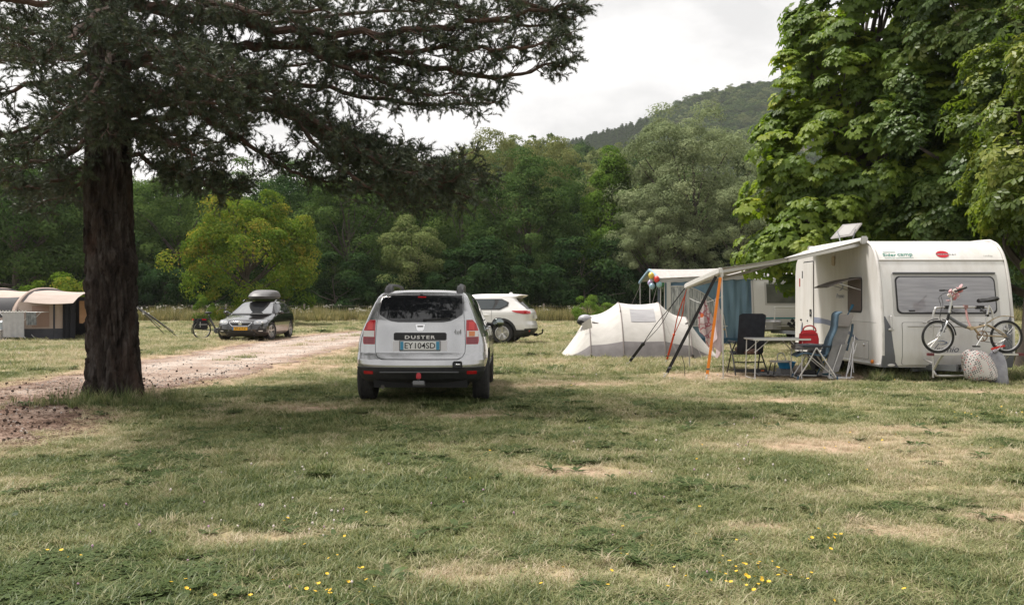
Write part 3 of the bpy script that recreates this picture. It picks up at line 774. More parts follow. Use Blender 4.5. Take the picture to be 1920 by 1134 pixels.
# ---- far wood on the rising ground, and the hill
def ridge_h(x, y):
    """wooded ridge behind the field"""
    px = 960 + x / np.maximum(y, 1) * F
    top = np.interp(px, [-600, 0, 300, 600, 760, 860, 960, 1100, 1200, 1260, 1330, 1500, 2000, 2600], [10, 10, 11, 16, 21, 27, 29.5, 30, 28, 23, 19, 16, 15, 15])
    t = np.clip((y - 105) / 135, 0, 1); t = t * t * (3 - 2 * t)
    return top * t * np.clip((420 - y) / 130, 0, 1) + 1.5 * (fbm(x * .03, y * .03, 3, 3) - .5) * t
def hill_h(x, y):
    """the far hill, rising to the right"""
    px = 960 + x / np.maximum(y, 1) * F
    top = np.interp(px, [-500, 500, 900, 1000, 1110, 1200, 1290, 1400, 1490, 1650, 1900, 2600], [20, 55, 98, 112, 124, 136, 154, 167, 171, 172, 160, 120])
    t = np.clip((y - 430) / 290, 0, 1)
    return top * (t ** .9) * np.clip((1150 - y) / 300, 0, 1) + 7 * (fbm(x * .012, y * .012, 4, 7) - .5) * t
def terrain(name, fn, x0, x1, y0, y1, nx, ny, material):
    X, Y = np.meshgrid(np.linspace(x0, x1, nx), np.linspace(y0, y1, ny)); Z = fn(X, Y) - .4
    gi = np.arange(X.size).reshape(X.shape); qd = np.stack([gi[:-1, :-1], gi[:-1, 1:], gi[1:, 1:], gi[1:, :-1]], -1).reshape(-1, 4)
    return tag(link_mesh(name, np_mesh(name, np.stack([X, Y, Z], -1).reshape(-1, 3), qd, None, True), material), kind='structure')
m_hill = mat('hill_ground', (.06, .065, .03), .95, col2=(.17, .13, .085), scale=.06, detail=6, pos=(.45, .62))
terrain('ridge', ridge_h, -240, 260, 100, 420, 60, 50, m_hill)
terrain('hill', hill_h, -380, 900, 420, 1150, 90, 60, m_hill)
FAR = [make_kind('far_a', 7, (3.6, 3.6, 4.4), 5.6, 46, 60, 1.15, .52, L_dark, .2, m_bark, 51)[0], make_kind('far_b', 7, (3.9, 3.6, 4.6), 5.8, 46, 60, 1.2, .52, L_mid, .2, m_bark, 52)[0],
       make_kind('far_c', 7, (3.3, 3.3, 5.0), 6.0, 44, 60, 1.0, .5, L_pale, .2, m_bark, 53)[0], make_kind('far_d', 8, (2.3, 2.3, 6.2), 6.2, 46, 60, .8, .5, L_dark, .2, m_bark, 54, shape='cone')[0]]
n_ = 1500
y = 112 + 165 * trng.rand(n_); x = y * (-.62 + 1.2 * trng.rand(n_)); px = 960 + x / y * F
k_ = trng.rand(n_) < np.interp(px, [-400, 700, 800, 1260, 1340, 2000], [.35, .5, 1, 1, .6, .3])
x, y = x[k_], y[k_]; n_ = len(x); s = .85 + .5 * trng.rand(n_)
zone = fbm(x * .03 + 4, y * .03, 3, 5)
idx = np.where(zone + .12 * trng.randn(n_) > .53, 2, np.where(trng.rand(n_) < .55, 0, 1)); fw = scatter('ridge_wood', np.stack([x, y, ridge_h(x, y) - .8], -1), np.stack([np.zeros(n_), np.zeros(n_), trng.rand(n_) * 6.28], -1), np.stack([s, s, s * (.9 + .3 * trng.rand(n_))], -1), idx, FAR)
tag(fw, 'mixed wood covering the rising ridge behind the field', 'wood', kind='stuff')
n_ = 9500
y = 440 + 330 * trng.rand(n_) ** .8; x = y * (-.02 + .62 * trng.rand(n_))
k_ = (fbm(x * .02, y * .035, 4, 14) > .40) | (y > 690); x, y = x[k_], y[k_]; n_ = len(x); s = .9 + .6 * trng.rand(n_)
idx = np.where(trng.rand(n_) < .62, 0, np.where(trng.rand(n_) < .75, 1, 2)); pxx = 960 + x / y * F; idx = np.where((pxx < 1215) & (y > 660), 3, idx)
fh = scatter('hill_wood', np.stack([x, y, hill_h(x, y) - 1.2], -1), np.stack([np.zeros(n_), np.zeros(n_), trng.rand(n_) * 6.28], -1), np.stack([s, s, s * .8], -1), idx, FAR)
tag(fh, 'dark scrubby wood covering the far hillside', 'wood', kind='stuff')

# ================================================================== THE BIG PINE
PX, PY = -5.68, 12.8
m_pinebark = bpy.data.materials.new('pine_bark'); n, l = nodes_of(m_pinebark)
b = n['Principled BSDF']; b.inputs['Roughness'].default_value = 0.95; b.inputs['Specular IOR Level'].default_value = 0.15
tc = n.new('ShaderNodeTexCoord'); mp = n.new('ShaderNodeMapping'); mp.inputs['Scale'].default_value = (1, 1, .28)
l.new(tc.outputs['Object'], mp.inputs['Vector'])
t = n.new('ShaderNodeTexNoise'); t.inputs['Scale'].default_value = 7; t.inputs['Detail'].default_value = 8; t.inputs['Roughness'].default_value = .65
l.new(mp.outputs['Vector'], t.inputs['Vector'])
r = n.new('ShaderNodeValToRGB'); r.color_ramp.elements.new(.5)
for e, (p, c) in zip(r.color_ramp.elements, [(.36, (.012, .009, .008)), (.52, (.048, .038, .033)), (.7, (.095, .085, .08))]): e.position = p; e.color = (*c, 1)
t3 = n.new('ShaderNodeTexNoise'); t3.inputs['Scale'].default_value = 3.1; t3.inputs['Detail'].default_value = 5; l.new(mp.outputs['Vector'], t3.inputs['Vector'])
r3 = n.new('ShaderNodeValToRGB'); r3.color_ramp.elements[0].position = .56; r3.color_ramp.elements[1].position = .68
mx = n.new('ShaderNodeMixRGB'); mx.inputs['Color2'].default_value = (.085, .042, .027, 1)
ml = n.new('ShaderNodeMath'); ml.operation = 'MULTIPLY'; ml.inputs[1].default_value = .35
l.new(t3.outputs['Fac'], r3.inputs['Fac']); l.new(r3.outputs['Color'], ml.inputs[0]); l.new(ml.outputs[0], mx.inputs['Fac'])
l.new(t.outputs['Fac'], r.inputs['Fac']); l.new(r.outputs['Color'], mx.inputs['Color1']); l.new(mx.outputs['Color'], b.inputs['Base Color'])
bp = n.new('ShaderNodeBump'); bp.inputs['Strength'].default_value = 1.0; bp.inputs['Distance'].default_value = .06
t4 = n.new('ShaderNodeTexNoise'); t4.inputs['Scale'].default_value = 26; t4.inputs['Detail'].default_value = 6; l.new(mp.outputs['Vector'], t4.inputs['Vector'])
l.new(t4.outputs['Fac'], bp.inputs['Height']); l.new(bp.outputs['Normal'], b.inputs['Normal'])
m_limb = mat('pine_limb', (.04, .026, .02), .9, col2=(.095, .055, .04), scale=9, bump=.4)
pine = empty('pine_tree', (PX, PY, 0), 0, 'large dark pine with thick furrowed trunk beside the gravel track', 'tree')
nt, nz = 130, 260
zz = np.concatenate([np.linspace(-.08, 6.6, 220), np.linspace(6.65, 14, 40)])
th = np.linspace(0, 2 * np.pi, nt, endpoint=False)
rz_ = np.interp(zz, [-.08, .1, .35, .9, 2, 3, 4, 6, 9, 14], [.45, .405, .362, .345, .343, .325, .295, .25, .18, .05])
cx_ = np.interp(zz, [0, 1, 2, 3, 6, 14], [0, -.03, -.06, -.09, -.07, .1])
TH, ZZ = np.meshgrid(th, zz)
ux, uy = np.cos(TH) * 2.6, np.sin(TH) * 2.6
def wrapn(fx, fz, o, sd):   # noise that closes round the trunk
    return fbm(((TH - np.pi / 2) % (2 * np.pi)) * 2.6 * fx, ZZ * fz + .6 * fbm(ux, ZZ * 2, 2, sd), o, sd)
f1 = np.abs(wrapn(1.55, 2.1, 3, 1) - .5) * 2; f2 = np.abs(wrapn(4.2, 6.0, 3, 8) - .5) * 2
disp = .085 * np.clip(f1 * 3.6, 0, 1) ** .7 + .035 * np.clip(f2 * 3.5, 0, 1) - .09 + .05 * (wrapn(.8, .6, 3, 4) - .5)
disp = disp + .045 * np.cos(TH * 5 + 1) * np.exp(-ZZ * 3.2) + .03 * np.cos(TH * 3) * np.exp(-ZZ * 1.8)
def bulge(a0, z0, sa, sz, amp):
    da = np.angle(np.exp(1j * (TH - a0))); return amp * np.exp(-(da / sa) ** 2 - ((ZZ - z0) / sz) ** 2)
disp = disp + bulge(-.25, 1.92, .5, .17, .10) + bulge(-.5, 3.2, .5, .25, .05)
for (a0, z0, rr) in ((-1.72, 2.86, .10), (-1.2, 2.55, .07), (-2.2, 1.6, .07)):       # branch scars: a ring round a hollow
    da = np.angle(np.exp(1j * (TH - a0))) * .34; q = np.sqrt(da ** 2 + ((ZZ - z0) * .9) ** 2)
    disp = disp + .045 * np.exp(-((q - rr) / .035) ** 2) - .05 * np.exp(-(q / (rr * .6)) ** 2)
RR = rz_[:, None] * .95 + disp * np.clip(1 - ZZ / 14, .2, 1)
TV = np.stack([cx_[:, None] + RR * np.cos(TH), RR * np.sin(TH), ZZ], -1).reshape(-1, 3)
gi = np.arange(TH.size).reshape(TH.shape); gj = np.roll(gi, -1, 1)
tq = np.stack([gi[:-1], gj[:-1], gj[1:], gi[1:]], -1).reshape(-1, 4)
link_mesh('trunk', np_mesh('pine_trunk', TV, tq, None, True), m_pinebark, pine)

L_needle = leaf_mat('pine_needle', [(0, (.020, .034, .018)), (.5, (.048, .066, .034)), (.85, (.09, .108, .05)), (1, (.12, .11, .06))], .18, .05)
prng = random.Random(77)
needleT, needleD, needleS = [], [], []
def rv(a=1.0): return Vector((prng.uniform(-a, a), prng.uniform(-a, a), prng.uniform(-a, a)))
def pine_limb(pts, r0, side, step=.17, big=1.0, bare=.12, dens=1.0, spread=1.0):
    q = MB(); path = curve_pts(pts, 5); r0 *= .72; rs = lerp_list([r0, r0 * .75, r0 * .5, r0 * .12], len(path))
    rs = [x + .006 for x in rs]
    path = [p + rv(.035) if 0 < i < len(path) - 1 else p for i, p in enumerate(path)]
    q.tube(path, rs, 7)
    L = [0]
    for i in range(1, len(path)): L.append(L[-1] + (path[i] - path[i - 1]).length)
    s = L[-1] * bare; sgn = 1
    while s < L[-1]:
        i = max(k for k in range(len(L)) if L[k] <= s); i = min(i, len(path) - 2)
        f = (s - L[i]) / max(L[i + 1] - L[i], 1e-6); p = path[i].lerp(path[i + 1], f); t = (path[i + 1] - path[i]).normalized()
        u = s / L[-1]
        for rep in range(2 if prng.random() < .55 * dens else 1):
            sgn = -sgn
            h = t.cross(Vector((0, 0, 1)));
            if h.length < .1: h = Vector((1, 0, 0))
            h.normalize()
            an = prng.uniform(.55, 1.15)
            d = (t * math.cos(an) + (h * sgn * prng.uniform(.3, 1.0) * spread + Vector((0, 0, prng.uniform(-.75, .75)))).normalized() * math.sin(an)).normalized()
            ln = side * prng.uniform(.45, 1.1) * (1.0 - .45 * u) * (.55 + .45 * min(1, u * 3))
            p1 = p + d * ln * .4 + rv(.05) * ln; p2 = p + d * ln * .75 + Vector((0, 0, .02)) + rv(.07) * ln; p3 = p + d * ln + Vector((0, 0, .10 * ln)) + rv(.08) * ln
            tw = curve_pts([p, p1, p2, p3], 2); q.tube(tw, lerp_list([max(.007, r0 * .16), .006, .004, .002], len(tw)), 4, caps=False)
            ss = .22
            while ss < 1.0:
                a = tw[min(len(tw) - 2, int(ss * (len(tw) - 1)))]; b2 = tw[min(len(tw) - 1, int(ss * (len(tw) - 1)) + 1)]
                base = a.lerp(b2, ss * (len(tw) - 1) % 1); dd = (b2 - a).normalized()
                e = (dd * prng.uniform(.3, .9) + rv(1.0)).normalized(); e.z += .2; e.normalize()
                sl = prng.uniform(.10, .26) * big
                tip = base + e * sl; q.tube([base, base.lerp(tip, .5) + rv(.015), tip], [.004, .003, .0015], 3, caps=False)
                k = .35
                while k <= 1.02:
                    needleT.append(base.lerp(tip, k)); needleD.append(e + rv(.5)); needleS.append(prng.uniform(.8, 1.2) * big); k += .26
                ss += .068 * big / dens * prng.uniform(.7, 1.3)
        s += step * prng.uniform(.6, 1.4)
    return q
PB = [
 ([(225,5,12.8),(330,15,12.6),(430,28,12.4),(500,50,12.2),(620,62,12),(760,60,11.9),(900,40,11.8),(1010,20,11.8),(1075,5,11.8)], .10, .95),
 ([(235,128,12.8),(296,102,12.8),(381,99,12.7),(466,87,12.6),(550,83,12.5),(635,106,12.4),(740,112,12.4),(860,135,12.4),(960,142,12.4),(1040,118,12.3)], .115, .95),
 ([(245,64,12.8),(305,63,12.5),(351,80,12.2),(402,114,11.8),(470,165,11.5),(540,175,11.2)], .07, .8),
 ([(240,215,12.8),(330,186,12.6),(430,184,12.4),(530,192,12.2),(600,235,12.0),(690,282,11.9),(780,306,11.8),(885,306,11.8)], .08, .8),
 ([(238,240,12.8),(340,215,13),(470,200,13.4),(560,225,13.6),(640,262,13.8),(730,300,14),(840,335,14)], .07, .85),
 ([(240,190,12.8),(400,168,13.4),(560,158,13.8),(700,185,14),(830,196,14),(930,190,14)], .07, .85),
 ([(240,285,12.8),(300,312,12.5),(380,345,12.3),(450,345,12)], .045, .5),
 ([(235,0,13),(420,-30,13.3),(640,-20,13.6),(820,5,13.8),(950,45,14),(1050,42,14)], .09, 1.0),
 ([(235,-60,12.8),(450,-85,12.4),(700,-60,12.1),(900,-15,12),(1020,15,12),(1080,38,12)], .09, .95),
 ([(640,106,12.4),(760,95,12.0),(880,92,11.7),(980,90,11.5),(1050,70,11.4)], .05, .7),
 ([(560,85,12.5),(680,140,12.0),(780,170,11.8),(880,180,11.7)], .045, .7),
 ([(530,192,12.2),(640,270,12.6),(740,330,12.9),(820,362,13.0)], .05, .75),
 ([(600,235,12.0),(700,300,11.5),(790,335,11.3),(850,340,11.2)], .04, .6),
 ([(330,186,12.6),(420,240,12.2),(500,290,12.0),(570,330,12.0),(640,340,12)], .05, .65),
 ([(300,312,12.5),(360,330,11.9),(420,365,11.6)], .03, .5),
 ([(600,240,12.0),(720,300,11.6),(820,350,11.4),(885,368,11.4)], .045, .7),
 ([(560,225,13.6),(660,310,13.9),(740,360,14),(815,392,14)], .05, .8),
 ([(640,262,13.8),(740,315,14.2),(850,345,14.4),(915,325,14.5)], .05, .8),
 ([(530,192,12.2),(600,280,11.8),(660,330,11.5),(720,368,11.4)], .045, .7),
 ([(180,120,12.8),(120,150,12.6),(50,162,12.4),(-80,195,12.2)], .07, .9),
 ([(170,200,12.8),(110,235,12.9),(40,243,13.0),(-90,275,13.0)], .06, .85),
 ([(170,255,12.8),(130,290,12.6),(60,305,12.4),(-40,335,12.3)], .055, .75),
 ([(180,50,12.8),(90,62,12.9),(0,52,13.1),(-140,65,13.2)], .08, 1.0),
 ([(185,-10,12.8),(90,5,12.5),(-20,-5,12.2),(-150,0,12)], .08, 1.0),
 ([(172,305,12.8),(130,330,12.2),(70,350,11.8),(10,352,11.6)], .04, .55),
 ([(178,150,12.5),(140,195,11.7),(90,250,11.2),(30,270,10.9)], .05, .7),
 ([(165,330,12.8),(120,365,13.4),(60,385,13.8)], .035, .5),
 ([(215,150,12.5),(262,160,11.6),(340,185,10.8),(440,205,10.2)], .06, .75),
 ([(205,100,12.5),(200,135,11.5),(165,185,10.6),(100,225,9.9)], .06, .8),
 ([(215,40,12.5),(270,70,11.3),(330,120,10.3),(420,150,9.7)], .07, .85),
 ([(215,20,12.5),(180,30,11.2),(130,70,10.2),(60,110,9.4)], .07, .85),
 ([(220,230,12.5),(270,245,11.9),(320,268,11.3),(370,290,11)], .04, .55),
 ([(212,185,12.5),(215,210,11.7),(200,245,11.2)], .04, .55),
 ([(215,-20,12.5),(330,-10,11.3),(470,20,10.5),(620,25,10)], .07, .9),
 ([(230,110,13.1),(330,140,14.4),(430,150,15.5),(560,120,16.5),(680,100,17)], .07, 1.0),
 ([(190,90,13.1),(130,110,14.2),(60,110,15.2),(-30,120,16)], .07, 1.0),
 ([(235,200,13.1),(300,240,14),(370,265,15),(450,260,15.8)], .05, .8),
 ([(240,10,13.1),(380,40,14.6),(540,40,16),(720,20,17.2),(860,30,18)], .08, 1.1),
 ([(185,230,13.1),(150,255,14),(90,275,15)], .045, .7),
]
for (pts, r0, side) in PB:
    q = pine_limb([at(*p) - Vector((PX, PY, 0)) for p in pts], r0, side)
    q.build('branch', m_limb, pine)
n_seen = len(needleT)
for i in range(13):                              # the part of the crown above the picture: it shades the turf
    z0 = 6.0 + 6.5 * (i / 13); a = i * 2.4; ln = (6.6 - (z0 - 6) * .55) * prng.uniform(.8, 1.05)
    d = Vector((math.cos(a), math.sin(a), 0))
    q = pine_limb([Vector((0, 0, z0)), d * ln * .35 + Vector((0, 0, z0 + .3)), d * ln * .7 + Vector((0, 0, z0 + .35)), d * ln + Vector((0, 0, z0 + .2))], .09, 1.3, step=.34, big=1.7)
    q.build('branch', m_limb, pine)
nv, nf = [], []
for k in range(13):
    a = k * 2.4; c = .5 + 1.1 * ((k * .618) % 1); y0 = -.02 + .05 * ((k * .37) % 1)
    d = Vector((math.cos(a) * c, 1, math.sin(a) * c)).normalized() * .062; w = Vector((-math.sin(a), 0, math.cos(a))) * .0050
    o = len(nv); p = Vector((0, y0, 0)); nv += [p - w, p + w, p + d]; nf.append((o, o + 1, o + 2))
nT = np.array(needleT); nD = np.array(needleD); nS = np.array(needleS)
nrnd = np.clip(.45 + .2 * np.random.RandomState(3).randn(len(nT)), 0, 1)
cr = stamp('pine_needles', nv, nf, frames(nD, np.tile([.1, .2, 1.], (len(nT), 1))), nT, nS, nrnd)
link_mesh('crown', cr, L_needle, pine)
print('pine tufts', len(nT), 'seen', n_seen)

# ================================================================== CHESTNUT AND NEIGHBOURS (right)
def rosette(nleaf, nlet, ll, droop, wid, petiole):
    """a tuft of palmate leaves hanging like an umbrella, axis +z"""
    V, Fc = [], []
    rr = random.Random(nleaf * 10 + nlet)
    for i in range(nleaf):
        a = i * 6.283 / nleaf + rr.uniform(-.3, .3); el = rr.uniform(-.1, .6)
        d = Vector((math.cos(a) * math.cos(el), math.sin(a) * math.cos(el), math.sin(el))); base = d * petiole
        out = Vector((math.cos(a), math.sin(a), 0)); side = Vector((-math.sin(a), math.cos(a), 0))
        for k in range(nlet):
            b_ = (k - (nlet - 1) / 2) / max(1, (nlet - 1)) * 3.6; s = ll * (1 - .30 * abs(b_) / 1.8) * rr.uniform(.85, 1.1)
            dr = (out * math.cos(b_) + side * math.sin(b_)); wv = (side * math.cos(b_) - out * math.sin(b_)) * wid * s
            m = base + dr * s * .60 + Vector((0, 0, -droop * s * .28)); t_ = base + dr * s * .92 + Vector((0, 0, -droop * s * .85))
            up = Vector((0, 0, .06 * s))
            o = len(V); V += [base + up, m - wv - up, t_ + up, m + wv - up]
            Fc += [(o, o + 1, o + 2), (o, o + 2, o + 3)]
    return V, Fc
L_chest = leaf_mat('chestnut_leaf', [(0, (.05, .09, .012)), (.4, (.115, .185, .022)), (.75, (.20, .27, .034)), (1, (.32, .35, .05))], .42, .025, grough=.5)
L_right = leaf_mat('maple_leaf', [(0, (.030, .055, .014)), (.45, (.08, .135, .028)), (.85, (.15, .20, .046)), (1, (.17, .16, .06))], .36, .025)
L_rear = leaf_mat('lime_leaf', [(0, (.055, .09, .014)), (.5, (.12, .17, .026)), (1, (.25, .27, .05))], .42, .025)
def near_tree(name, label, base, lean, crowns, ros, count, size, lm, tr, h, seed, per_clump=20, cr=.62):
    """crowns: list of (cx, cy, cz, rx, ry, rz) world ellipsoids, filled with rosettes on clumps"""
    global trng
    trng = np.random.RandomState(seed)
    e = empty(name, base, 0, label, 'tree'); bx = np.array(base)
    T, U, CL, RN = [], [], [], []
    wsum = sum(c[3] * c[5] for c in crowns)
    for c in crowns:
        k = max(4, int(count / per_clump * c[3] * c[5] / wsum)); d = unit(k); d[:, 2] *= .9
        d /= np.linalg.norm(d, axis=1, keepdims=True)
        f = .62 + .40 * trng.rand(k) ** .7; C = d * f[:, None] * np.array(c[3:6]) + np.array(c[:3])
        ci = np.repeat(np.arange(k), per_clump); n_ = len(ci); out = d[ci]
        u = unit(n_) + .8 * out + np.array([0, 0, .25]); u /= np.linalg.norm(u, axis=1, keepdims=True)
        crs = cr * (.6 + .7 * trng.rand(k))
        T.append(C[ci] + u * (crs[ci] * (.55 + .5 * trng.rand(n_)))[:, None] * np.array([1, 1, .8]))
        U.append(u * .55 + out * .35 + np.array([0, 0, .75]) + .25 * unit(n_)); CL.append(C)
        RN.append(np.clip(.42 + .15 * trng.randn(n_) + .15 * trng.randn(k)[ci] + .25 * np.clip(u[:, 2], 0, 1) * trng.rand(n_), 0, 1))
    T = np.concatenate(T) - bx; U = np.concatenate(U); C = np.concatenate(CL) - bx; RN = np.concatenate(RN)
    U /= np.linalg.norm(U, axis=1, keepdims=True); A = unit(len(T)); Xx = np.cross(U, A); Xx /= np.linalg.norm(Xx, axis=1, keepdims=True); Yy = np.cross(U, Xx)
    M = np.stack([Xx, Yy, U], 2)
    S = size * (.7 + .55 * trng.rand(len(T)))
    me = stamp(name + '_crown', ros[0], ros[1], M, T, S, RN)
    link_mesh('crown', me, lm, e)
    link_mesh('trunk', limbs_mesh(name + '_trunk', h, tr, C, m_bark, 46, seed=seed, fork=.16, wig=.18), None, e)
    return e
ROS_C = rosette(5, 6, .20, .62, .25, .12)
ROS_M = rosette(5, 4, .13, .5, .30, .10)
ROS_S = rosette(5, 4, .145, .55, .26, .11)
near_tree('chestnut_tree', 'big horse chestnut with drooping palmate leaves behind the caravan awning', (9.6, 25.0, 0), (0, 0),
          [(10.9, 25.2, 9.5, 2.7, 2.9, 4.6), (8.6, 24.2, 5.6, 2.0, 2.2, 2.6), (9.9, 23.7, 5.2, 2.6, 2.0, 2.6), (7.65, 23.6, 3.4, 1.45, 1.6, 1.5), (9.1, 24.2, 3.2, 2.3, 1.6, 1.2), (10.5, 24.5, 8.2, 2.6, 2.6, 3.4), (7.2, 22.4, 2.62, .42, .5, .62)],
          ROS_C, 8200, .86, L_chest, .30, 9.5, 61, per_clump=23, cr=.6)
near_tree('maple_tree', 'dense fine-leaved tree directly behind the near caravan', (13.6, 22.6, 0), (0, 0),
          [(12.6, 22.4, 7.6, 3.2, 2.6, 5.6), (11.3, 21.6, 4.6, 2.3, 1.6, 2.2), (13.8, 21.6, 4.4, 2.4, 1.6, 2.2), (13.4, 23, 10, 3.4, 3, 4), (10.9, 21.7, 3.4, 1.6, 1.3, 1.0)],
          ROS_M, 7600, 1.12, L_right, .26, 8.5, 62, per_clump=24, cr=.62)
near_tree('lime_tree', 'yellow-leaved tree at the right edge overhanging the near caravan', (10.75, 18.6, 0), (0, 0),
          [(11.9, 18.2, 5.2, 2.6, 1.9, 2.9), (10.5, 17.2, 4.3, 1.3, 1.2, 1.2), (10.2, 17.0, 3.1, .9, 1.0, .75), (11.2, 17.0, 6.1, 1.3, 1.3, 1.3), (9.35, 16.0, 3.0, .55, .5, .5), (10.3, 16.6, 2.5, .6, .7, .5)],
          ROS_S, 2900, 1.05, L_rear, .23, 6.0, 63, per_clump=16, cr=.52)

# ================================================================== CARS
class Form:
    """a car body as a stack of rounded plan outlines; y runs from the rear (0) to the front"""
    def __init__(s, tab, p=2.6, taper_r=(0.0, 1.0), taper_f=(0.0, 1.0)):
        # rows: z, half width, rear y, front y, rear corner length, front corner length
        s.t = np.array(tab, float); s.p = p; s.tr = taper_r; s.tf = taper_f
        s.z0, s.z1 = s.t[0, 0], s.t[-1, 0]
    def at_z(s, z):
        c = s.__dict__.setdefault("_c", {})
        if z not in c: c[z] = [float(np.interp(z, s.t[:, 0], s.t[:, k])) for k in range(1, 6)]
        return c[z]
    def half(s, z, y):
        W, yr, yf, cr, cf = s.at_z(z); p = s.p
        if y <= yr or y >= yf: return 0.0
        k = 1.0
        if y < yr + s.tr[1]: k -= s.tr[0] * (1 - (y - yr) / s.tr[1]) ** 2
        if y > yf - s.tf[1]: k -= s.tf[0] * (1 - (yf - y) / s.tf[1]) ** 2
        if y - yr < cr: k *= (1 - (1 - (y - yr) / cr) ** p) ** (1 / p)
        if yf - y < cf: k *= (1 - (1 - (yf - y) / cf) ** p) ** (1 / p)
        return W * k
    def rear(s, x, z):
        W, yr, yf, cr, cf = s.at_z(z); lo, hi = yr, (yr + yf) / 2; x = abs(x)
        for _ in range(34):
            m = (lo + hi) / 2
            if s.half(z, m) < x: lo = m
            else: hi = m
        return hi
    def front(s, x, z):
        W, yr, yf, cr, cf = s.at_z(z); lo, hi = (yr + yf) / 2, yf; x = abs(x)
        for _ in range(34):
            m = (lo + hi) / 2
            if s.half(z, m) > x: lo = m
            else: hi = m
        return lo
    def body(s, nz=46, m=9, k=16):
        q = MB(); zs = sorted(set([float(z) for z in s.t[:, 0]] + list(np.linspace(s.z0, s.z1, nz)))); p = s.p
        rows = []
        for z in zs:
            W, yr, yf, cr, cf = s.at_z(z); ys = []
            for i in range(m + 1):
                th = i / m * math.pi / 2; ys.append(yr + cr * (1 - max(0, math.cos(th)) ** (2 / p)))
            a, b_ = yr + cr, yf - cf
            ys += [a + (b_ - a) * (i + 1) / (k + 1) for i in range(k)]
            for i in range(m + 1):
                th = i / m * math.pi / 2; ys.append(yf - cf * (1 - max(0, math.sin(th)) ** (2 / p)))
            right = [(s.half(z, y), y, z) for y in ys]; right[0] = (0, yr, z); right[-1] = (0, yf, z)
            rows.append(right + [(-x, y, z) for (x, y, _) in reversed(right[1:-1])])
        n = len(rows[0]); vs = [p_ for r_ in rows for p_ in r_]
        fs = [(i * n + j, i * n + (j + 1) % n, (i + 1) * n + (j + 1) % n, (i + 1) * n + j) for i in range(len(rows) - 1) for j in range(n)]
        fs += [tuple(reversed(range(n))), tuple((len(rows) - 1) * n + j for j in range(n))]
        return q.add(vs, fs)
    def patch(s, face, rows, off=.004, nr=14, nc=14, skirt=.02, mirror=False, sgn=1):
        """rows (z, a0, a1): a panel laid on the surface, a = x on rear/front, y on a side"""
        rows = sorted(rows); zz = [r_[0] for r_ in rows]; P = []
        zl = sorted(set(list(np.linspace(zz[0], zz[-1], nr)) + zz))
        def pt(a, z, o):
            e = .004
            if face == 'rear':
                f = lambda a_, z_: Vector((a_, s.rear(a_, z_), z_)); c = f(a, z); u = f(a + e, z) - f(a - e, z); v = f(a, z + e) - f(a, z - e); nn = u.cross(v); nn = nn if nn.y < 0 else -nn
            elif face == 'front':
                f = lambda a_, z_: Vector((a_, s.front(a_, z_), z_)); c = f(a, z); u = f(a + e, z) - f(a - e, z); v = f(a, z + e) - f(a, z - e); nn = u.cross(v); nn = nn if nn.y > 0 else -nn
            else:
                f = lambda a_, z_: Vector((sgn * s.half(z_, a_), a_, z_)); c = f(a, z); u = f(a + e, z) - f(a - e, z); v = f(a, z + e) - f(a, z - e); nn = u.cross(v); nn = nn if nn.x * sgn > 0 else -nn
            return c + nn.normalized() * o
        for z in zl:
            a0 = float(np.interp(z, zz, [r_[1] for r_ in rows])); a1 = float(np.interp(z, zz, [r_[2] for r_ in rows]))
            P.append([pt(a0 + (a1 - a0) * j / (nc - 1), z, off) for j in range(nc)])
        q = MB(); q.grid(P, thick=skirt)
        return q
def boolean_cut(o, cutters):
    for c in cutters:
        c.parent = o.parent; md = o.modifiers.new('cut', 'BOOLEAN'); md.operation = 'DIFFERENCE'; md.object = c; md.solver = 'EXACT'
        try: md.material_mode = 'TRANSFER'
        except Exception: pass
    bpy.context.view_layer.update(); dg = bpy.context.evaluated_depsgraph_get()
    me = bpy.data.meshes.new_from_object(o.evaluated_get(dg)); o.modifiers.clear(); old = o.data; o.data = me; bpy.data.meshes.remove(old)
    for c in cutters: bpy.data.objects.remove(c, do_unlink=True)
    me.polygons.foreach_set('use_smooth', [True] * len(me.polygons))
    me.set_sharp_from_angle(angle=R(38))
def sideways(x, y, z, sgn=1):
    """matrix: local z axis -> +-x (for wheels), at a place"""
    return Matrix.Translation((x, y, z)) @ Matrix.Rotation(R(90) * sgn, 4, 'Y')
m_tyre = mat('tyre_rubber', (.018, .018, .019), .85, col2=(.035, .034, .033), scale=20)
m_alloy = mat('alloy_rim', (.62, .61, .60), .3, .85)
m_plastic = mat('black_plastic', (.022, .023, .025), .55, col2=(.034, .034, .036), scale=12)
m_arch = mat('wheel_arch_liner', (.012, .012, .012), .9)
m_glass = mat('car_glass_dark', (.010, .011, .013), .03, 0, spec=.9)
m_chrome = mat('chrome', (.72, .72, .73), .16, 1.0)
m_redlens = mat('red_lens', (.42, .008, .012), .12, coat=.6)
m_amber = mat('amber_lens', (.62, .20, .05), .15, coat=.6)
m_clear = mat('clear_lens', (.66, .64, .62), .12, coat=.8)
m_white_p = mat('plate_white', (.72, .72, .71), .45)
m_black = mat('matt_black', (.012, .012, .013), .6)
m_blue_p = mat('plate_blue', (.02, .15, .38), .4)
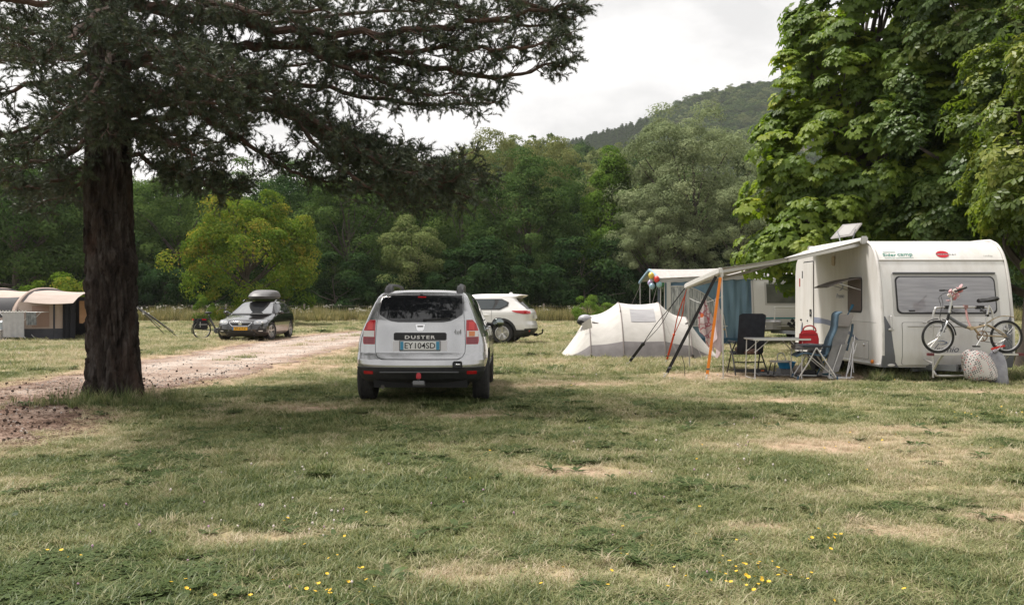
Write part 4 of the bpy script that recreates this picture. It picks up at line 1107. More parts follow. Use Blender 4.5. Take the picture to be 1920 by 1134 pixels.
def wheel(parent, x, y, r, w, spokes=5, steer=0.0, rimmat=None, rr=.66):
    sgn = 1 if x > 0 else -1
    M = Matrix.Translation((x, y, r)) @ Matrix.Rotation(steer, 4, 'Z') @ Matrix.Rotation(R(90) * sgn, 4, 'Y')
    h = w / 2; q = MB()
    q.lathe([(r * rr, -h * .8), (r * .9, -h), (r * .97, -h * .86), (r * .995, -h * .6), (r, -h * .52), (r * .982, -h * .5), (r * .982, -h * .44), (r, -h * .42), (r, -h * .06), (r * .98, -h * .05), (r * .98, h * .05), (r, h * .06), (r, h * .42), (r * .982, h * .44), (r * .982, h * .5), (r, h * .52), (r * .995, h * .6), (r * .97, h * .86), (r * .9, h), (r * rr, h * .8), (r * rr, h * .2), (r * rr, -h * .8)], 40, M)
    t = q.build('wheel', m_tyre, parent, smooth=35)
    q = MB()
    q.lathe([(r * rr, h * .1), (r * rr, h * .82), (r * rr * .93, h * .86), (r * rr * .9, h * .5), (r * rr * .9, h * .1)], 32, M)
    q.lathe([(0.001, h * .55), (r * .13, h * .62), (r * .16, h * .5), (r * .16, h * .2)], 16, M)
    for i in range(spokes):
        a = 2 * math.pi * i / spokes
        for da in (-.14, .14):
            q.bar((r * .12 * math.cos(a), r * .12 * math.sin(a), h * .52), (r * rr * .92 * math.cos(a + da), r * rr * .92 * math.sin(a + da), h * .66), r * .075, h * .18, M, up=(0, 0, 1))
    q.build('rim', rimmat or m_alloy, t, bevel=0)
    q = MB().lathe([(.001, h * .05), (r * rr * .9, h * .05), (r * rr * .9, -h * .3)], 24, M); q.build('brake_disc', m_arch, t)
    return t
def arch_cutters(places, r, half_w, depth=.34):
    out = []
    for (y, z) in places:
        for sg in (-1, 1):
            q = MB().lathe([(r, 0), (r, depth + .3)], 40, Matrix.Translation((sg * (half_w - depth), y, z)) @ Matrix.Rotation(R(90) * sg, 4, 'Y'))
            out.append(q.build('cutter', m_arch, None, smooth=0))
    return out

# ---------------------------------------------------------------- silver SUV seen from behind
m_silver = mat('silver_paint', (.43, .432, .438), .2, .75, coat=1.0, col2=(.46, .465, .475), scale=3)
suv = empty('parked_suv', (-1.225, 11.84, 0.012), 0, 'silver SUV seen from behind, parked on the grass in the centre', 'car')
duster = Form([
    (.30, .80, .16, 4.15, .30, .6), (.36, .85, .07, 4.24, .30, .6), (.44, .885, .02, 4.3, .30, .62), (.50, .895, .00, 4.31, .30, .62), (.54, .905, .0, 4.31, .30, .62), (.60, .91, .015, 4.31, .28, .62),
    (.66, .91, .055, 4.31, .26, .62), (.70, .908, .085, 4.3, .25, .62), (.80, .903, .10, 4.28, .24, .62), (.90, .885, .115, 4.2, .22, .62), (.955, .868, .125, 4.05, .22, .6), (.985, .855, .13, 3.55, .21, .55), (1.01, .845, .135, 3.15, .20, .45),
    (1.08, .812, .15, 3.02, .19, .40), (1.14, .785, .17, 2.92, .18, .40), (1.25, .742, .235, 2.74, .16, .38), (1.36, .695, .315, 2.56, .15, .36), (1.44, .655, .385, 2.42, .15, .35), (1.485, .615, .44, 2.33, .17, .35), (1.515, .56, .53, 2.24, .25, .4),
    (1.535, .46, .68, 2.12, .3, .4), (1.548, .30, .9, 1.95, .3, .35)], p=2.7, taper_r=(.075, 1.1), taper_f=(.06, 1.0))
bd = duster.body(60, 12, 26).build('body', m_silver, suv)
boolean_cut(bd, arch_cutters([(.78, .345), (3.45, .345)], .395, .91))
lower = [(.30, -.72, .72), (.36, -.80, .80), (.44, -.84, .84), (.508, -.853, .853)]
bmp = duster.patch('rear', lower, .012, 10, 40, .03).build('rear_bumper', m_plastic, suv)
MB().tube([(-.52, -.014, .445), (-.3, -.026, .447), (.3, -.026, .447), (.52, -.014, .445)], .012, 8).build('bumper_step', mat('plastic_grey', (.07, .072, .075), .5), bmp)
for sg in (-1, 1):
    duster.patch('rear', [(.425, *sorted((sg * .62, sg * .745))), (.462, *sorted((sg * .62, sg * .745)))], .019, 3, 5, .01).build('reflector', m_redlens, bmp)
# black sill along both flanks
for sg in (-1, 1):
    duster.patch('side', [(.30, 1.24, 2.98), (.46, 1.20, 3.02)], .010, 6, 12, .02, sgn=sg).build('sill', m_plastic, suv)
# tailgate with a shut line round it
gate = [(.615, -.50, .50), (.64, -.56, .56), (.70, -.592, .592), (.80, -.598, .598), (.95, -.592, .592), (1.1, -.583, .583), (1.2, -.572, .572), (1.3, -.562, .562), (1.40, -.555, .555), (1.475, -.545, .545)]
grow = lambda rows, a: [(z + (a if i == len(rows) - 1 else -a if i == 0 else 0), l_ - a, r_ + a) for i, (z, l_, r_) in enumerate(rows)]
duster.patch('rear', grow(gate, .008), .0015, 20, 30, .01).build('shut_line', m_black, suv)
tg = duster.patch('rear', gate, .006, 34, 40, .012).build('tailgate', m_silver, suv)
win = [(1.10, -.30, .30), (1.115, -.40, .40), (1.15, -.475, .475), (1.20, -.556, .556), (1.23, -.562, .562), (1.32, -.553, .553), (1.42, -.543, .543), (1.458, -.535, .535)]
gl = duster.patch('rear', win, .0095, 22, 30, .012).build('rear_window', m_glass, tg)
def on_rear(f, x, z, off): return Vector((x, f.rear(x, z) - off, z))
MB().bar(on_rear(duster, .06, 1.135, .022), on_rear(duster, .40, 1.150, .022), .02, .012, up=(0, 1, 0)).ball(tuple(on_rear(duster, .05, 1.13, .018)), .02).build('wiper', m_black, tg)
duster.patch('rear', [(1.425, -.055, .055), (1.440, -.055, .055)], .012, 3, 6, .004).build('brake_light', m_redlens, tg)
MB().ball(tuple(on_rear(duster, -.01, 1.474, .012)), .014, scale=(1.6, 1, .8)).build('washer_jet', m_black, tg)
# name strip and plate recess
strip = duster.patch('rear', [(.862, -.335, .335), (.875, -.352, .352), (.945, -.352, .352), (.963, -.335, .335)], .014, 6, 14, .014).build('name_strip', m_black, tg)
def face_rear(x, y, z, tilt=0.0): return Matrix.Translation((x, y, z)) @ Matrix.Rotation(R(90) - tilt, 4, 'X')
yr_ = duster.rear(0, .9)
text('lettering', 'DUSTER', .075, m_clear, strip, face_rear(0, yr_ - .0185, .905, .1), depth=.002, spacing=1.25, offset=.002, fit=(.405, .046))
yp = duster.rear(0, .79)
pl = MB().box((0, yp - .026, .794), (.525, .010, .116)).build('number_plate', m_white_p, suv, bevel=.003)
MB().box((0, yp - .018, .790), (.545, .012, .135)).build('plate_frame', m_plastic, pl)
for sg in (-1, 1): MB().box((sg * .238, yp - .0325, .794), (.042, .003, .108)).build('plate_band', mat('plate_blue_band', (.05, .26, .42), .4), pl)
text('lettering', 'EY', .1, m_black, pl, face_rear(-.146, yp - .0325, .794), depth=.0015, offset=.001, fit=(.112, .078))
text('lettering', '104SD', .1, m_black, pl, face_rear(.070, yp - .0325, .794), depth=.0015, offset=.001, fit=(.27, .078))
duster.patch('rear', [(.72, -.37, .37), (.74, -.36, .36), (.86, -.36, .36)], .0085, 5, 20, .004).build('plate_recess', mat('silver_shade', (.44, .43, .425), .32, .55, coat=.6), tg)
# badge: chrome shield
q = MB().prism([(-.062, .045), (.062, .045), (.048, -.02), (.03, -.042), (-.03, -.042), (-.048, -.02)], .010, face_rear(0, duster.rear(0, 1.03) - .006, 1.028, .12))
bg = q.build('badge', m_chrome, tg, bevel=.003)
MB().prism([(-.042, .032), (.042, .032), (.036, .012), (-.036, .012)], .003, face_rear(0, duster.rear(0, 1.03) - .0165, 1.026, .12)).build('badge_slot', mat('badge_grey', (.16, .16, .16), .4), bg)
text('lettering', '4x4', .06, mat('decal_grey', (.20, .20, .20), .5), tg, face_rear(.50, duster.rear(.50, .97) - .016, .975, .1), depth=.001, fit=(.10, .075))
# pressed dishes beside the lamps
m_silver2 = m_silver
for sg in (-1, 1):
    a = sorted((sg * .435, sg * .575))
    duster.patch('rear', [(.80, min(a, key=abs) + sg * .09 if sg < 0 else a[0] + .09, a[1]) if sg > 0 else (.80, a[0], a[1] - .09), (.88, *a), (.98, *a), (1.07, (a[0] + .05 if sg > 0 else a[0]), (a[1] if sg > 0 else a[1] - .05))], .0088, 8, 8, .006).build('lamp_dish', m_silver2, tg)
# rear lamps, three lenses each
for sg in (-1, 1):
    def lens(z0, z1, x0, x1, m_, off=.012, nm='lens', par=None):
        return duster.patch('rear', [(z0, *sorted((sg * x0, sg * x1))), (z1, *sorted((sg * x0, sg * x1)))], off, 6, 8, .016).build(nm, m_, par or suv)
    hb = duster.patch('rear', [(.808, *sorted((sg * .612, sg * .765))), (.85, *sorted((sg * .61, sg * .775))), (1.0, *sorted((sg * .61, sg * .765))), (1.08, *sorted((sg * .61, sg * .735))), (1.13, *sorted((sg * .612, sg * .69)))], .008, 12, 12, .016).build('rear_lamp', m_redlens, suv)
    lens(.905, .985, .618, .765, m_clear, .013, 'lens', hb); lens(.912, .978, .645, .72, m_amber if sg > 0 else m_clear, .017, 'bulb', hb)
    lens(.815, .898, .618, .762, mat('red_lens_dark', (.22, .01, .02), .15, coat=.6), .012, 'lens', hb)
    lens(1.0, 1.10, .640, .715, mat('red_lens_bright', (.62, .03, .025), .15, coat=.6), .0125, 'lens', hb)
# bumper shut lines, fuel-cap key latch, tow ball
q = MB().box((.505, -.012, .545), (.125, .02, .095)); lt = q.build('latch_surround', m_plastic, suv, bevel=.012)
MB().ball((.51, -.024, .548), .028, scale=(1.25, .5, .55)).build('latch', m_chrome, lt)
tb = MB().tube([(0, .10, .31), (0, -.05, .30), (0, -.09, .33), (0, -.095, .385)], .016, 10).box((0, -.045, .30), (.16, .03, .06)).build('tow_bar', mat('steel_dark', (.10, .10, .10), .5, .6), suv)
MB().lathe([(.030, .37), (.034, .385), (.033, .42), (.022, .442), (.001, .447)], 16, Matrix.Translation((0, -.095, 0))).build('tow_ball_cap', mat('red_cap', (.42, .035, .045), .6), tb)
MB().box((0, -.10, .318), (.15, .02, .05)).build('tow_plate', mat('grey_steel', (.22, .22, .23), .5, .4), tb, bevel=.006)
MB().tube([(-.55, .9, .26), (-.52, .25, .25), (-.5, .10, .24)], .026, 10).build('exhaust', mat('exhaust_steel', (.14, .13, .12), .45, .8), suv)
# side glass, pillars, handles
for sg in (-1, 1):
    duster.patch('side', [(1.09, .98, 2.58), (1.2, .90, 2.46), (1.34, .80, 2.33), (1.42, .95, 2.18)], .004, 12, 20, .012, sgn=sg).build('window_frame', m_black, suv)
    for (rows) in ([(1.105, 1.05, 1.66), (1.25, .97, 1.63), (1.40, .98, 1.58)], [(1.105, 1.74, 2.52), (1.25, 1.71, 2.38), (1.40, 1.66, 2.17)], [(1.15, .74, .92), (1.33, .70, .84)]):
        duster.patch('side', rows, .0075, 8, 8, .01, sgn=sg).build('side_window', m_glass, suv)
    for yy in (1.22, 2.28):
        p = Vector((sg * (duster.half(.98, yy) + .012), yy, .98)); MB().tube([p + Vector((-sg * .02, -.1, 0)), p + Vector((sg * .012, -.06, 0)), p + Vector((sg * .012, .06, 0)), p + Vector((-sg * .02, .1, 0))], .014, 6).build('door_handle', m_silver, suv)
    for yy in (1.0, 1.75, 2.92):
        MB().tube([(sg * (duster.half(z_, yy + (.06 if yy < 1.1 else 0) * (z_ < .6)) + .0005), yy, z_) for z_ in np.linspace(.5, 1.08, 12)], .0035, 4).build('shut_line', m_black, suv)
    mr = MB().add(*(lambda b_: (b_.v, b_.f))(MB().ball((sg * 1.005, 2.62, 1.04), .1, 16, 10, (1.02, .55, .80)))).tube([(sg * .80, 2.66, 1.02), (sg * .93, 2.63, 1.0)], .03, 8).build('mirror', m_black, suv)
    MB().ball((sg * 1.005, 2.572, 1.04), .085, 16, 10, (1.02, .18, .78)).build('mirror_glass', mat('mirror_glass', (.25, .28, .28), .05, 1.0), mr)
    rl = MB().tube(curve_pts([(sg * .50, .56, 1.485), (sg * .50, .62, 1.56), (sg * .50, .78, 1.595), (sg * .50, 1.2, 1.612), (sg * .49, 1.9, 1.605), (sg * .48, 2.1, 1.575), (sg * .475, 2.2, 1.51)], 4), .024, 8, flat=.8).build('roof_rail', mat('rail_grey', (.10, .10, .105), .5), suv)
    MB().box((sg * .50, .72, 1.545), (.11, .36, .115), (.28, 0, 0), taper=.72).build('rail_foot', mat('rail_grey', (.1, .1, .1)), rl, bevel=.028, seg=3)
for (yy) in (.78, 3.45):
    for sg in (-1, 1): wheel(suv, sg * .79, yy, .345, .225, 5)
MB().box((0, 2.1, .32), (1.25, 3.9, .18)).build('underbody', m_arch, suv)
duster.patch('front', [(1.04, -.62, .62), (1.40, -.53, .53)], .006, 10, 16, .01).build('windscreen', m_glass, suv)
MB().tube([(.35, 2.15, 1.545), (.36, 2.0, 1.72)], .003, 4).build('aerial', m_black, suv)

# ---------------------------------------------------------------- white SUV, seen from its left flank
m_whitecar = mat('white_paint', (.74, .73, .72), .28, coat=.6, col2=(.77, .76, .75), scale=2)
aa = R(11)
wsuv = empty('parked_suv', (.80, 29.55, 0.01), R(90) - aa, 'white SUV parked side-on behind the silver car', 'car')
cx5 = Form([
    (.22, .80, .30, 4.3, .3, .6), (.30, .86, .14, 4.42, .3, .62), (.42, .90, .03, 4.5, .3, .65), (.52, .915, .0, 4.53, .3, .65), (.62, .92, .015, 4.53, .3, .65), (.74, .918, .075, 4.5, .3, .65), (.84, .912, .065, 4.45, .32, .65), (.95, .90, .045, 4.3, .34, .62),
    (1.02, .885, .06, 4.0, .34, .6), (1.05, .875, .08, 3.5, .33, .5), (1.08, .862, .10, 3.25, .32, .45), (1.15, .825, .16, 3.1, .3, .42), (1.25, .775, .28, 2.9, .28, .4), (1.38, .715, .42, 2.64, .26, .38), (1.48, .668, .50, 2.42, .22, .36), (1.54, .632, .36, 2.3, .2, .35), (1.575, .60, .30, 2.2, .2, .35),
    (1.60, .54, .42, 2.05, .25, .35), (1.615, .42, .7, 1.9, .3, .35), (1.622, .26, 1.0, 1.7, .3, .3)], p=2.7, taper_r=(.10, 1.2), taper_f=(.07, 1.0))
bw = cx5.body(60, 10, 26).build('body', m_whitecar, wsuv)
boolean_cut(bw, arch_cutters([(.97, .36), (3.67, .36)], .395, .92))
for sg in (-1, 1):
    for yy in (.97, 3.67):
        wheel(wsuv, sg * .80, yy, .355, .225, 5, rr=.64)
        q = MB(); ang = [R(-28 + 236 * i / 26) for i in range(27)]
        P_in = [[Vector((sg * (cx5.half(max(.25, .36 + rr_ * math.sin(a_)), yy + rr_ * math.cos(a_)) + .012), yy + rr_ * math.cos(a_), .36 + rr_ * math.sin(a_))) for a_ in ang] for rr_ in (.393, .42, .45, .475)]
        q.grid(P_in, thick=.02); q.build('arch_trim', m_plastic, wsuv)
    cx5.patch('side', [(.225, 1.36, 3.26), (.36, 1.42, 3.2)], .012, 5, 14, .02, sgn=sg).build('sill', m_plastic, wsuv)
    cx5.patch('side', [(1.10, 1.05, 2.98), (1.22, .80, 2.80), (1.34, .78, 2.58), (1.45, 1.02, 2.32)], .003, 10, 20, .01, sgn=sg).build('window_frame', m_black, wsuv)
    for rows in ([(1.115, 1.30, 1.94), (1.3, 1.24, 1.90), (1.435, 1.26, 1.84)], [(1.115, 2.0, 2.88), (1.3, 1.96, 2.6), (1.435, 1.90, 2.28)], [(1.13, 1.06, 1.24), (1.23, .86, 1.18), (1.33, .83, 1.12), (1.42, 1.02, 1.12)]):
        cx5.patch('side', rows, .007, 8, 10, .01, sgn=sg).build('side_window', mat('side_glass', (.045, .055, .06), .05, spec=.8), wsuv)
    lm_ = cx5.patch('side', [(.965, .16, .30), (1.0, .14, .48), (1.04, .15, .62), (1.07, .20, .66)], .01, 8, 12, .012, sgn=sg).build('rear_lamp', m_redlens, wsuv)
    cx5.patch('side', [(.995, .30, .44), (1.045, .33, .50)], .0135, 4, 6, .006, sgn=sg).build('lens', mat('smoke_lens', (.10, .06, .07), .12, coat=.6), lm_)
    lr = cx5.patch('rear', [(.97, *sorted((sg * .55, sg * .80))), (1.06, *sorted((sg * .50, sg * .80)))], .01, 6, 10, .012).build('rear_lamp', mat('red_lens_bright', (.62, .03, .025), .15, coat=.6), wsuv)
    for yy in (1.52, 2.5):
        p = Vector((sg * (cx5.half(.93, yy) + .01), yy, .93)); MB().tube([p + Vector((-sg * .02, -.11, 0)), p + Vector((sg * .014, -.06, .004)), p + Vector((sg * .014, .06, .004)), p + Vector((-sg * .02, .11, 0))], .016, 6).build('door_handle', m_whitecar, wsuv)
    for yy in (1.32, 2.0, 3.05):
        MB().tube([(sg * (cx5.half(z_, yy) + .0005), yy, z_) for z_ in np.linspace(.45 if yy > 1.5 else .78, 1.08, 10)], .004, 4).build('shut_line', m_black, wsuv)
    MB().ball((sg * 1.0, 2.95, 1.08), .1, 14, 8, (1.0, .55, .7)).tube([(sg * .84, 2.98, 1.05), (sg * .95, 2.95, 1.06)], .03, 6).build('mirror', m_whitecar, wsuv)
bb = cx5.patch('rear', [(.22, -.66, .66), (.30, -.78, .78), (.42, -.84, .84), (.50, -.845, .845)], .012, 8, 24, .02).build('rear_bumper', m_plastic, wsuv)
for sg in (-1, 1): cx5.patch('rear', [(.40, *sorted((sg * .66, sg * .76))), (.45, *sorted((sg * .66, sg * .76)))], .018, 3, 4, .01).build('reflector', m_redlens, bb)
for sg in (-1, 1): cx5.patch('side', [(.24, .26, .60), (.34, .16, .60), (.46, .14, .56)], .012, 5, 8, .02, sgn=sg).build('bumper_corner', m_plastic, wsuv)
cx5.patch('rear', [(1.13, -.60, .60), (1.30, -.57, .57), (1.47, -.53, .53)], .008, 10, 16, .01).build('rear_window', m_glass, wsuv)
MB().box((0, .02, .86), (.52, .012, .11)).build('number_plate', m_white_p, wsuv)
MB().box((0, .85, 1.64), (.05, .16, .07), taper=.5).build('roof_fin', m_whitecar, wsuv, bevel=.012)
tb = MB().tube(curve_pts([(0, .3, .30), (0, 0, .27), (0, -.12, .30), (0, -.2, .34), (0, -.215, .42)], 4), .024, 10).ball((0, -.215, .44), .03).box((0, .02, .28), (.10, .12, .10)).build('tow_bar', m_black, wsuv)
MB().box((0, 2.3, .30), (1.25, 4.0, .16)).build('underbody', m_arch, wsuv)
cx5.patch('front', [(1.09, -.64, .64), (1.46, -.55, .55)], .006, 8, 14, .01).build('windscreen', m_glass, wsuv)

# ---------------------------------------------------------------- black estate car facing the camera
m_blackcar = mat('black_paint', (.010, .009, .0095), .16, coat=1.0, spec=.7)
est = empty('parked_estate', (-9.40, 35.45, 0.01), R(180), 'black estate car with a roof box, facing the camera beside the track', 'car')
leon = Form([
    (.15, .78, .35, 4.28, .3, .45), (.20, .84, .16, 4.42, .3, .5), (.28, .88, .06, 4.47, .3, .55), (.40, .90, .02, 4.49, .3, .6), (.52, .905, .0, 4.485, .3, .62), (.62, .905, .03, 4.45, .3, .64), (.68, .90, .05, 4.40, .3, .66), (.73, .895, .07, 4.28, .3, .70), (.77, .888, .09, 4.08, .3, .72), (.82, .88, .1, 3.80, .3, .62),
    (.87, .868, .11, 3.48, .3, .5), (.90, .86, .12, 3.28, .28, .42), (.94, .842, .14, 3.16, .26, .38), (1.02, .80, .20, 2.98, .25, .36), (1.15, .725, .32, 2.70, .24, .34), (1.27, .655, .42, 2.42, .22, .32), (1.335, .61, .46, 2.24, .22, .3),
    (1.37, .555, .52, 2.08, .25, .3), (1.39, .44, .7, 1.92, .3, .3), (1.398, .28, .95, 1.75, .3, .3)], p=2.5, taper_r=(.08, 1.0), taper_f=(.07, 1.1))
be = leon.body(60, 12, 24).build('body', m_blackcar, est)
boolean_cut(be, arch_cutters([(.98, .325), (3.62, .325)], .36, .905))
for sg in (-1, 1):
    wheel(est, sg * .785, .98, .322, .22, 5); wheel(est, sg * .785, 3.62, .322, .22, 5, steer=R(-14) * 1)
    leon.patch('side', [(.93, 1.0, 2.98), (1.06, .82, 2.78), (1.2, .75, 2.50), (1.29, .9, 2.28)], .004, 10, 16, .01, sgn=sg).build('window_frame', m_chrome if False else m_black, est)
    for rows in ([(.95, 1.25, 1.85), (1.1, 1.15, 1.84), (1.27, 1.12, 1.78)], [(.95, 1.92, 2.86), (1.1, 1.90, 2.62), (1.27, 1.84, 2.28)], [(.98, .95, 1.16), (1.2, .80, 1.02)]):
        leon.patch('side', rows, .008, 8, 8, .01, sgn=sg).build('side_window', m_glass, est)
    mr = MB().ball((sg * .99, 2.86, .97), .1, 14, 8, (1.05, .6, .62)).tube([(sg * .82, 2.9, .93), (sg * .93, 2.87, .95)], .03, 6).build('mirror', m_blackcar, est)
    h = leon.patch('front', [(.575, *sorted((sg * .47, sg * .66))), (.62, *sorted((sg * .43, sg * .80))), (.67, *sorted((sg * .45, sg * .825))), (.705, *sorted((sg * .56, sg * .80)))], .008, 10, 16, .012).build('headlamp', mat('headlamp_glass', (.36, .37, .39), .08, .3, coat=1.0), est)
    for k_, xx in enumerate((.55, .69)):
        c = Vector((sg * xx, leon.front(xx, .64) + .004, .64)); MB().ball(tuple(c), .045, 12, 8, (1.2, .5, .7)).build('reflector', m_clear, h)
    leon.patch('front', [(.30, *sorted((sg * .55, sg * .80))), (.36, *sorted((sg * .52, sg * .81))), (.42, *sorted((sg * .60, sg * .80)))], .006, 5, 8, .01).build('air_duct', m_black, est)
    leon.patch('front', [(.335, *sorted((sg * .60, sg * .72))), (.365, *sorted((sg * .60, sg * .72)))], .012, 3, 5, .008).build('fog_lamp', m_clear, est)
    q = MB().bar((sg * .47, leon.front(.47, .25) + .012, .24), (sg * .38, leon.front(.38, .38) + .012, .37), .05, .012, up=(0, 1, 0)); q.build('bumper_blade', mat('blade_grey', (.20, .22, .25), .35, .3), est)
    MB().tube([(sg * .60, .75, 1.36), (sg * .605, .85, 1.41), (sg * .60, 2.0, 1.415), (sg * .59, 2.15, 1.37)], .015, 6).build('roof_rail', m_chrome, est)
leon.patch('front', [(.19, -.46, .46), (.28, -.54, .54), (.36, -.44, .44)], .006, 6, 16, .012).build('lower_grille', m_black, est)
gf = leon.patch('front', [(.505, -.27, .27), (.53, -.31, .31), (.625, -.40, .40), (.645, -.40, .40)], .008, 6, 20, .012).build('grille', m_chrome, est)
gi_ = leon.patch('front', [(.52, -.265, .265), (.54, -.29, .29), (.618, -.375, .375), (.628, -.375, .375)], .013, 6, 20, .008).build('grille_mesh', m_black, gf)
MB().prism([(-.055, .05), (.055, .05), (.06, .0), (.045, -.05), (-.045, -.05), (-.06, 0)], .012, Matrix.Translation((0, leon.front(0, .575) + .016, .575)) @ Matrix.Rotation(R(-90), 4, 'X') @ Matrix.Rotation(R(180), 4, 'Z')).build('badge', m_chrome, gf, bevel=.004)
FM = lambda x, y, z: Matrix.Translation((x, y, z)) @ Matrix.Rotation(R(180), 4, 'Z') @ Matrix.Rotation(R(90), 4, 'X')
yp = leon.front(0, .43)
pl = MB().box((0, yp + .014, .43), (.52, .012, .11)).build('number_plate', mat('plate_yellow', (.78, .40, .02), .45), est)
MB().box((.238, yp + .0215, .43), (.044, .003, .10)).build('plate_band', m_blue_p, pl)
text('lettering', 'ZP-617-K', .1, m_black, pl, FM(-.02, yp + .021, .43), depth=.0015, offset=.002, fit=(.40, .065))
ws = leon.patch('front', [(.925, -.70, .70), (.98, -.69, .69), (1.1, -.64, .64), (1.22, -.585, .585), (1.315, -.53, .53)], .006, 16, 26, .012).build('windscreen', mat('windscreen_glass', (.03, .033, .037), .02, spec=1.0, coat=1.0, ior=2.6), est)
leon.patch('front', [(.895, -.70, .70), (.925, -.71, .71)], .009, 4, 20, .01).build('scuttle', m_black, est)
MB().bar((-.55, leon.front(.55, .945) + .014, .945), (.05, leon.front(0, .935) + .018, .935), .02, .01).bar((.1, leon.front(.1, .945) + .014, .945), (.6, leon.front(.6, .935) + .016, .935), .02, .01).build('wiper', m_black, est)
for yy in (1.05, 1.85): MB().tube([(-.62, yy, 1.43), (.62, yy, 1.43)], .018, 8).box((-.62, yy, 1.42), (.10, .07, .06)).box((.62, yy, 1.42), (.10, .07, .06)).build('crossbar', m_black, est, bevel=.008)
MB().box((0, 2.2, .26), (1.2, 3.9, .14)).build('underbody', m_arch, est)
# roof box: its own thing, strapped on the crossbars
rb = empty('roof_box', (-9.40, 35.45, 0.01), R(180), 'grey hard-shell roof box on the black estate car', 'roof box')
box_f = Form([(1.455, .26, .60, 2.35, .25, .4), (1.475, .355, .45, 2.5, .3, .55), (1.53, .395, .38, 2.62, .3, .7), (1.56, .40, .36, 2.62, .3, .75), (1.66, .385, .40, 2.45, .3, .8), (1.74, .35, .48, 2.2, .3, .8), (1.785, .29, .60, 1.95, .3, .7), (1.80, .2, .8, 1.7, .3, .4)], p=2.6)
box_f.body(20, 10, 10).build('lid', mat('roof_box_grey', (.13, .125, .13), .42, col2=(.15, .145, .15), scale=5), rb)
MB().tube([(box_f.half(1.545, y_) + .004, y_, 1.545) for y_ in np.linspace(.55, 2.45, 14)], .011, 6).tube([(-box_f.half(1.545, y_) - .004, y_, 1.545) for y_ in np.linspace(.55, 2.45, 14)], .011, 6).tube([(x_, box_f.front(x_, 1.545) + .004, 1.545) for x_ in np.linspace(-.36, .36, 16)], .011, 6).build('rim', m_black, rb)

# ================================================================== NEAR CARAVAN
m_van = bpy.data.materials.new('caravan_white'); n, l = nodes_of(m_van)
b = n['Principled BSDF']; b.inputs['Roughness'].default_value = .34; b.inputs['Coat Weight'].default_value = .2
tc = n.new('ShaderNodeTexCoord'); mp = n.new('ShaderNodeMapping'); mp.inputs['Scale'].default_value = (2.2, 2.2, .45)
t = n.new('ShaderNodeTexNoise'); t.inputs['Scale'].default_value = 1.5; t.inputs['Detail'].default_value = 7; t.inputs['Roughness'].default_value = .65
r = n.new('ShaderNodeValToRGB'); r.color_ramp.elements[0].position = .36; r.color_ramp.elements[0].color = (.645, .62, .59, 1); r.color_ramp.elements[1].position = .58; r.color_ramp.elements[1].color = (.74, .725, .71, 1)
l.new(tc.outputs['Object'], mp.inputs['Vector']); l.new(mp.outputs['Vector'], t.inputs['Vector']); l.new(t.outputs['Fac'], r.inputs['Fac']); l.new(r.outputs['Color'], b.inputs['Base Color'])
m_trim = mat('trim_grey', (.13, .135, .15), .5)
m_alu = mat('aluminium', (.58, .57, .56), .38, .75)
m_paleg = mat('pale_grey_plastic', (.50, .49, .48), .5)
m_rubber = mat('rubber_seal', (.02, .02, .022), .6)
m_blind = mat('window_blind', (.25, .245, .265), .12, coat=.9, col2=(.33, .325, .345), scale=2.2, stretch=(1, 1, 9))
m_canvas_g = mat('awning_cloth', (.42, .41, .40), .85, col2=(.47, .46, .45), scale=3)
CX, CY = 7.585, 15.58
van = empty('caravan', (CX, CY, 0), 0, 'near white caravan with green lettering, red oval badge and a bicycle on its front', 'caravan')
prof = [(.06, .24), (.0, .45), (.0, .85), (.03, 1.1), (.075, 1.4), (.13, 1.7), (.21, 1.98), (.27, 2.12), (.36, 2.26), (.50, 2.39), (.68, 2.465), (.95, 2.50), (2.5, 2.51), (4.3, 2.47), (4.62, 2.40), (4.78, 2.25), (4.84, 2.0), (4.86, .5), (4.80, .26)]
def prof_y(z):
    zz_ = [p[1] for p in prof[:12]]; return float(np.interp(z, zz_, [p[0] for p in prof[:12]]))
HW = 1.135
YZ = Matrix(((0, 0, 1, -HW), (1, 0, 0, 0), (0, 1, 0, 0), (0, 0, 0, 1)))      # prism (y, z) extruded along x
bd = MB().prism(prof, 2 * HW, YZ).build('body', m_van, van, bevel=.035, seg=3)
cut = []
for sg in (-1, 1):
    cut.append(MB().lathe([(.40, 0), (.40, .4)], 28, Matrix.Translation((sg * (HW - .25), 2.62, .30)) @ Matrix.Rotation(R(90) * sg, 4, 'Y')).build('cutter', m_arch, None))
boolean_cut(bd, cut)
for sg in (-1, 1): wheel(van, sg * (HW - .12), 2.62, .31, .18, 5, rimmat=m_paleg)
def fpt(x, z, off=0.0):
    """a point on the front wall"""
    e = .01; y = prof_y(z); t_ = Vector((0, prof_y(z + e) - prof_y(z - e), 2 * e)).normalized(); nn = Vector((0, -t_.z, t_.y))
    return Vector((x, y, z)) + nn * off
def fpanel(rows, off, thick=.01, nr=10, nc=6):
    zz_ = [q[0] for q in rows]; P = []
    for z in sorted(set(list(np.linspace(zz_[0], zz_[-1], nr)) + zz_)):
        a0 = float(np.interp(z, zz_, [q[1] for q in rows])); a1 = float(np.interp(z, zz_, [q[2] for q in rows]))
        P.append([fpt(a0 + (a1 - a0) * j / (nc - 1), z, off) for j in range(nc)])
    return MB().grid(P, thick=thick)
def rrect(z0, z1, x0, x1, rr):
    out = []
    for i in range(7):
        a = i / 6 * math.pi / 2; out.append((z0 + rr - rr * math.cos(a), x0 + rr - rr * math.sin(a), x1 - rr + rr * math.sin(a)))
    for i in range(7):
        a = i / 6 * math.pi / 2; out.append((z1 - rr + rr * math.sin(a), x0 + rr - rr * math.cos(a), x1 - rr + rr * math.cos(a)))
    return out
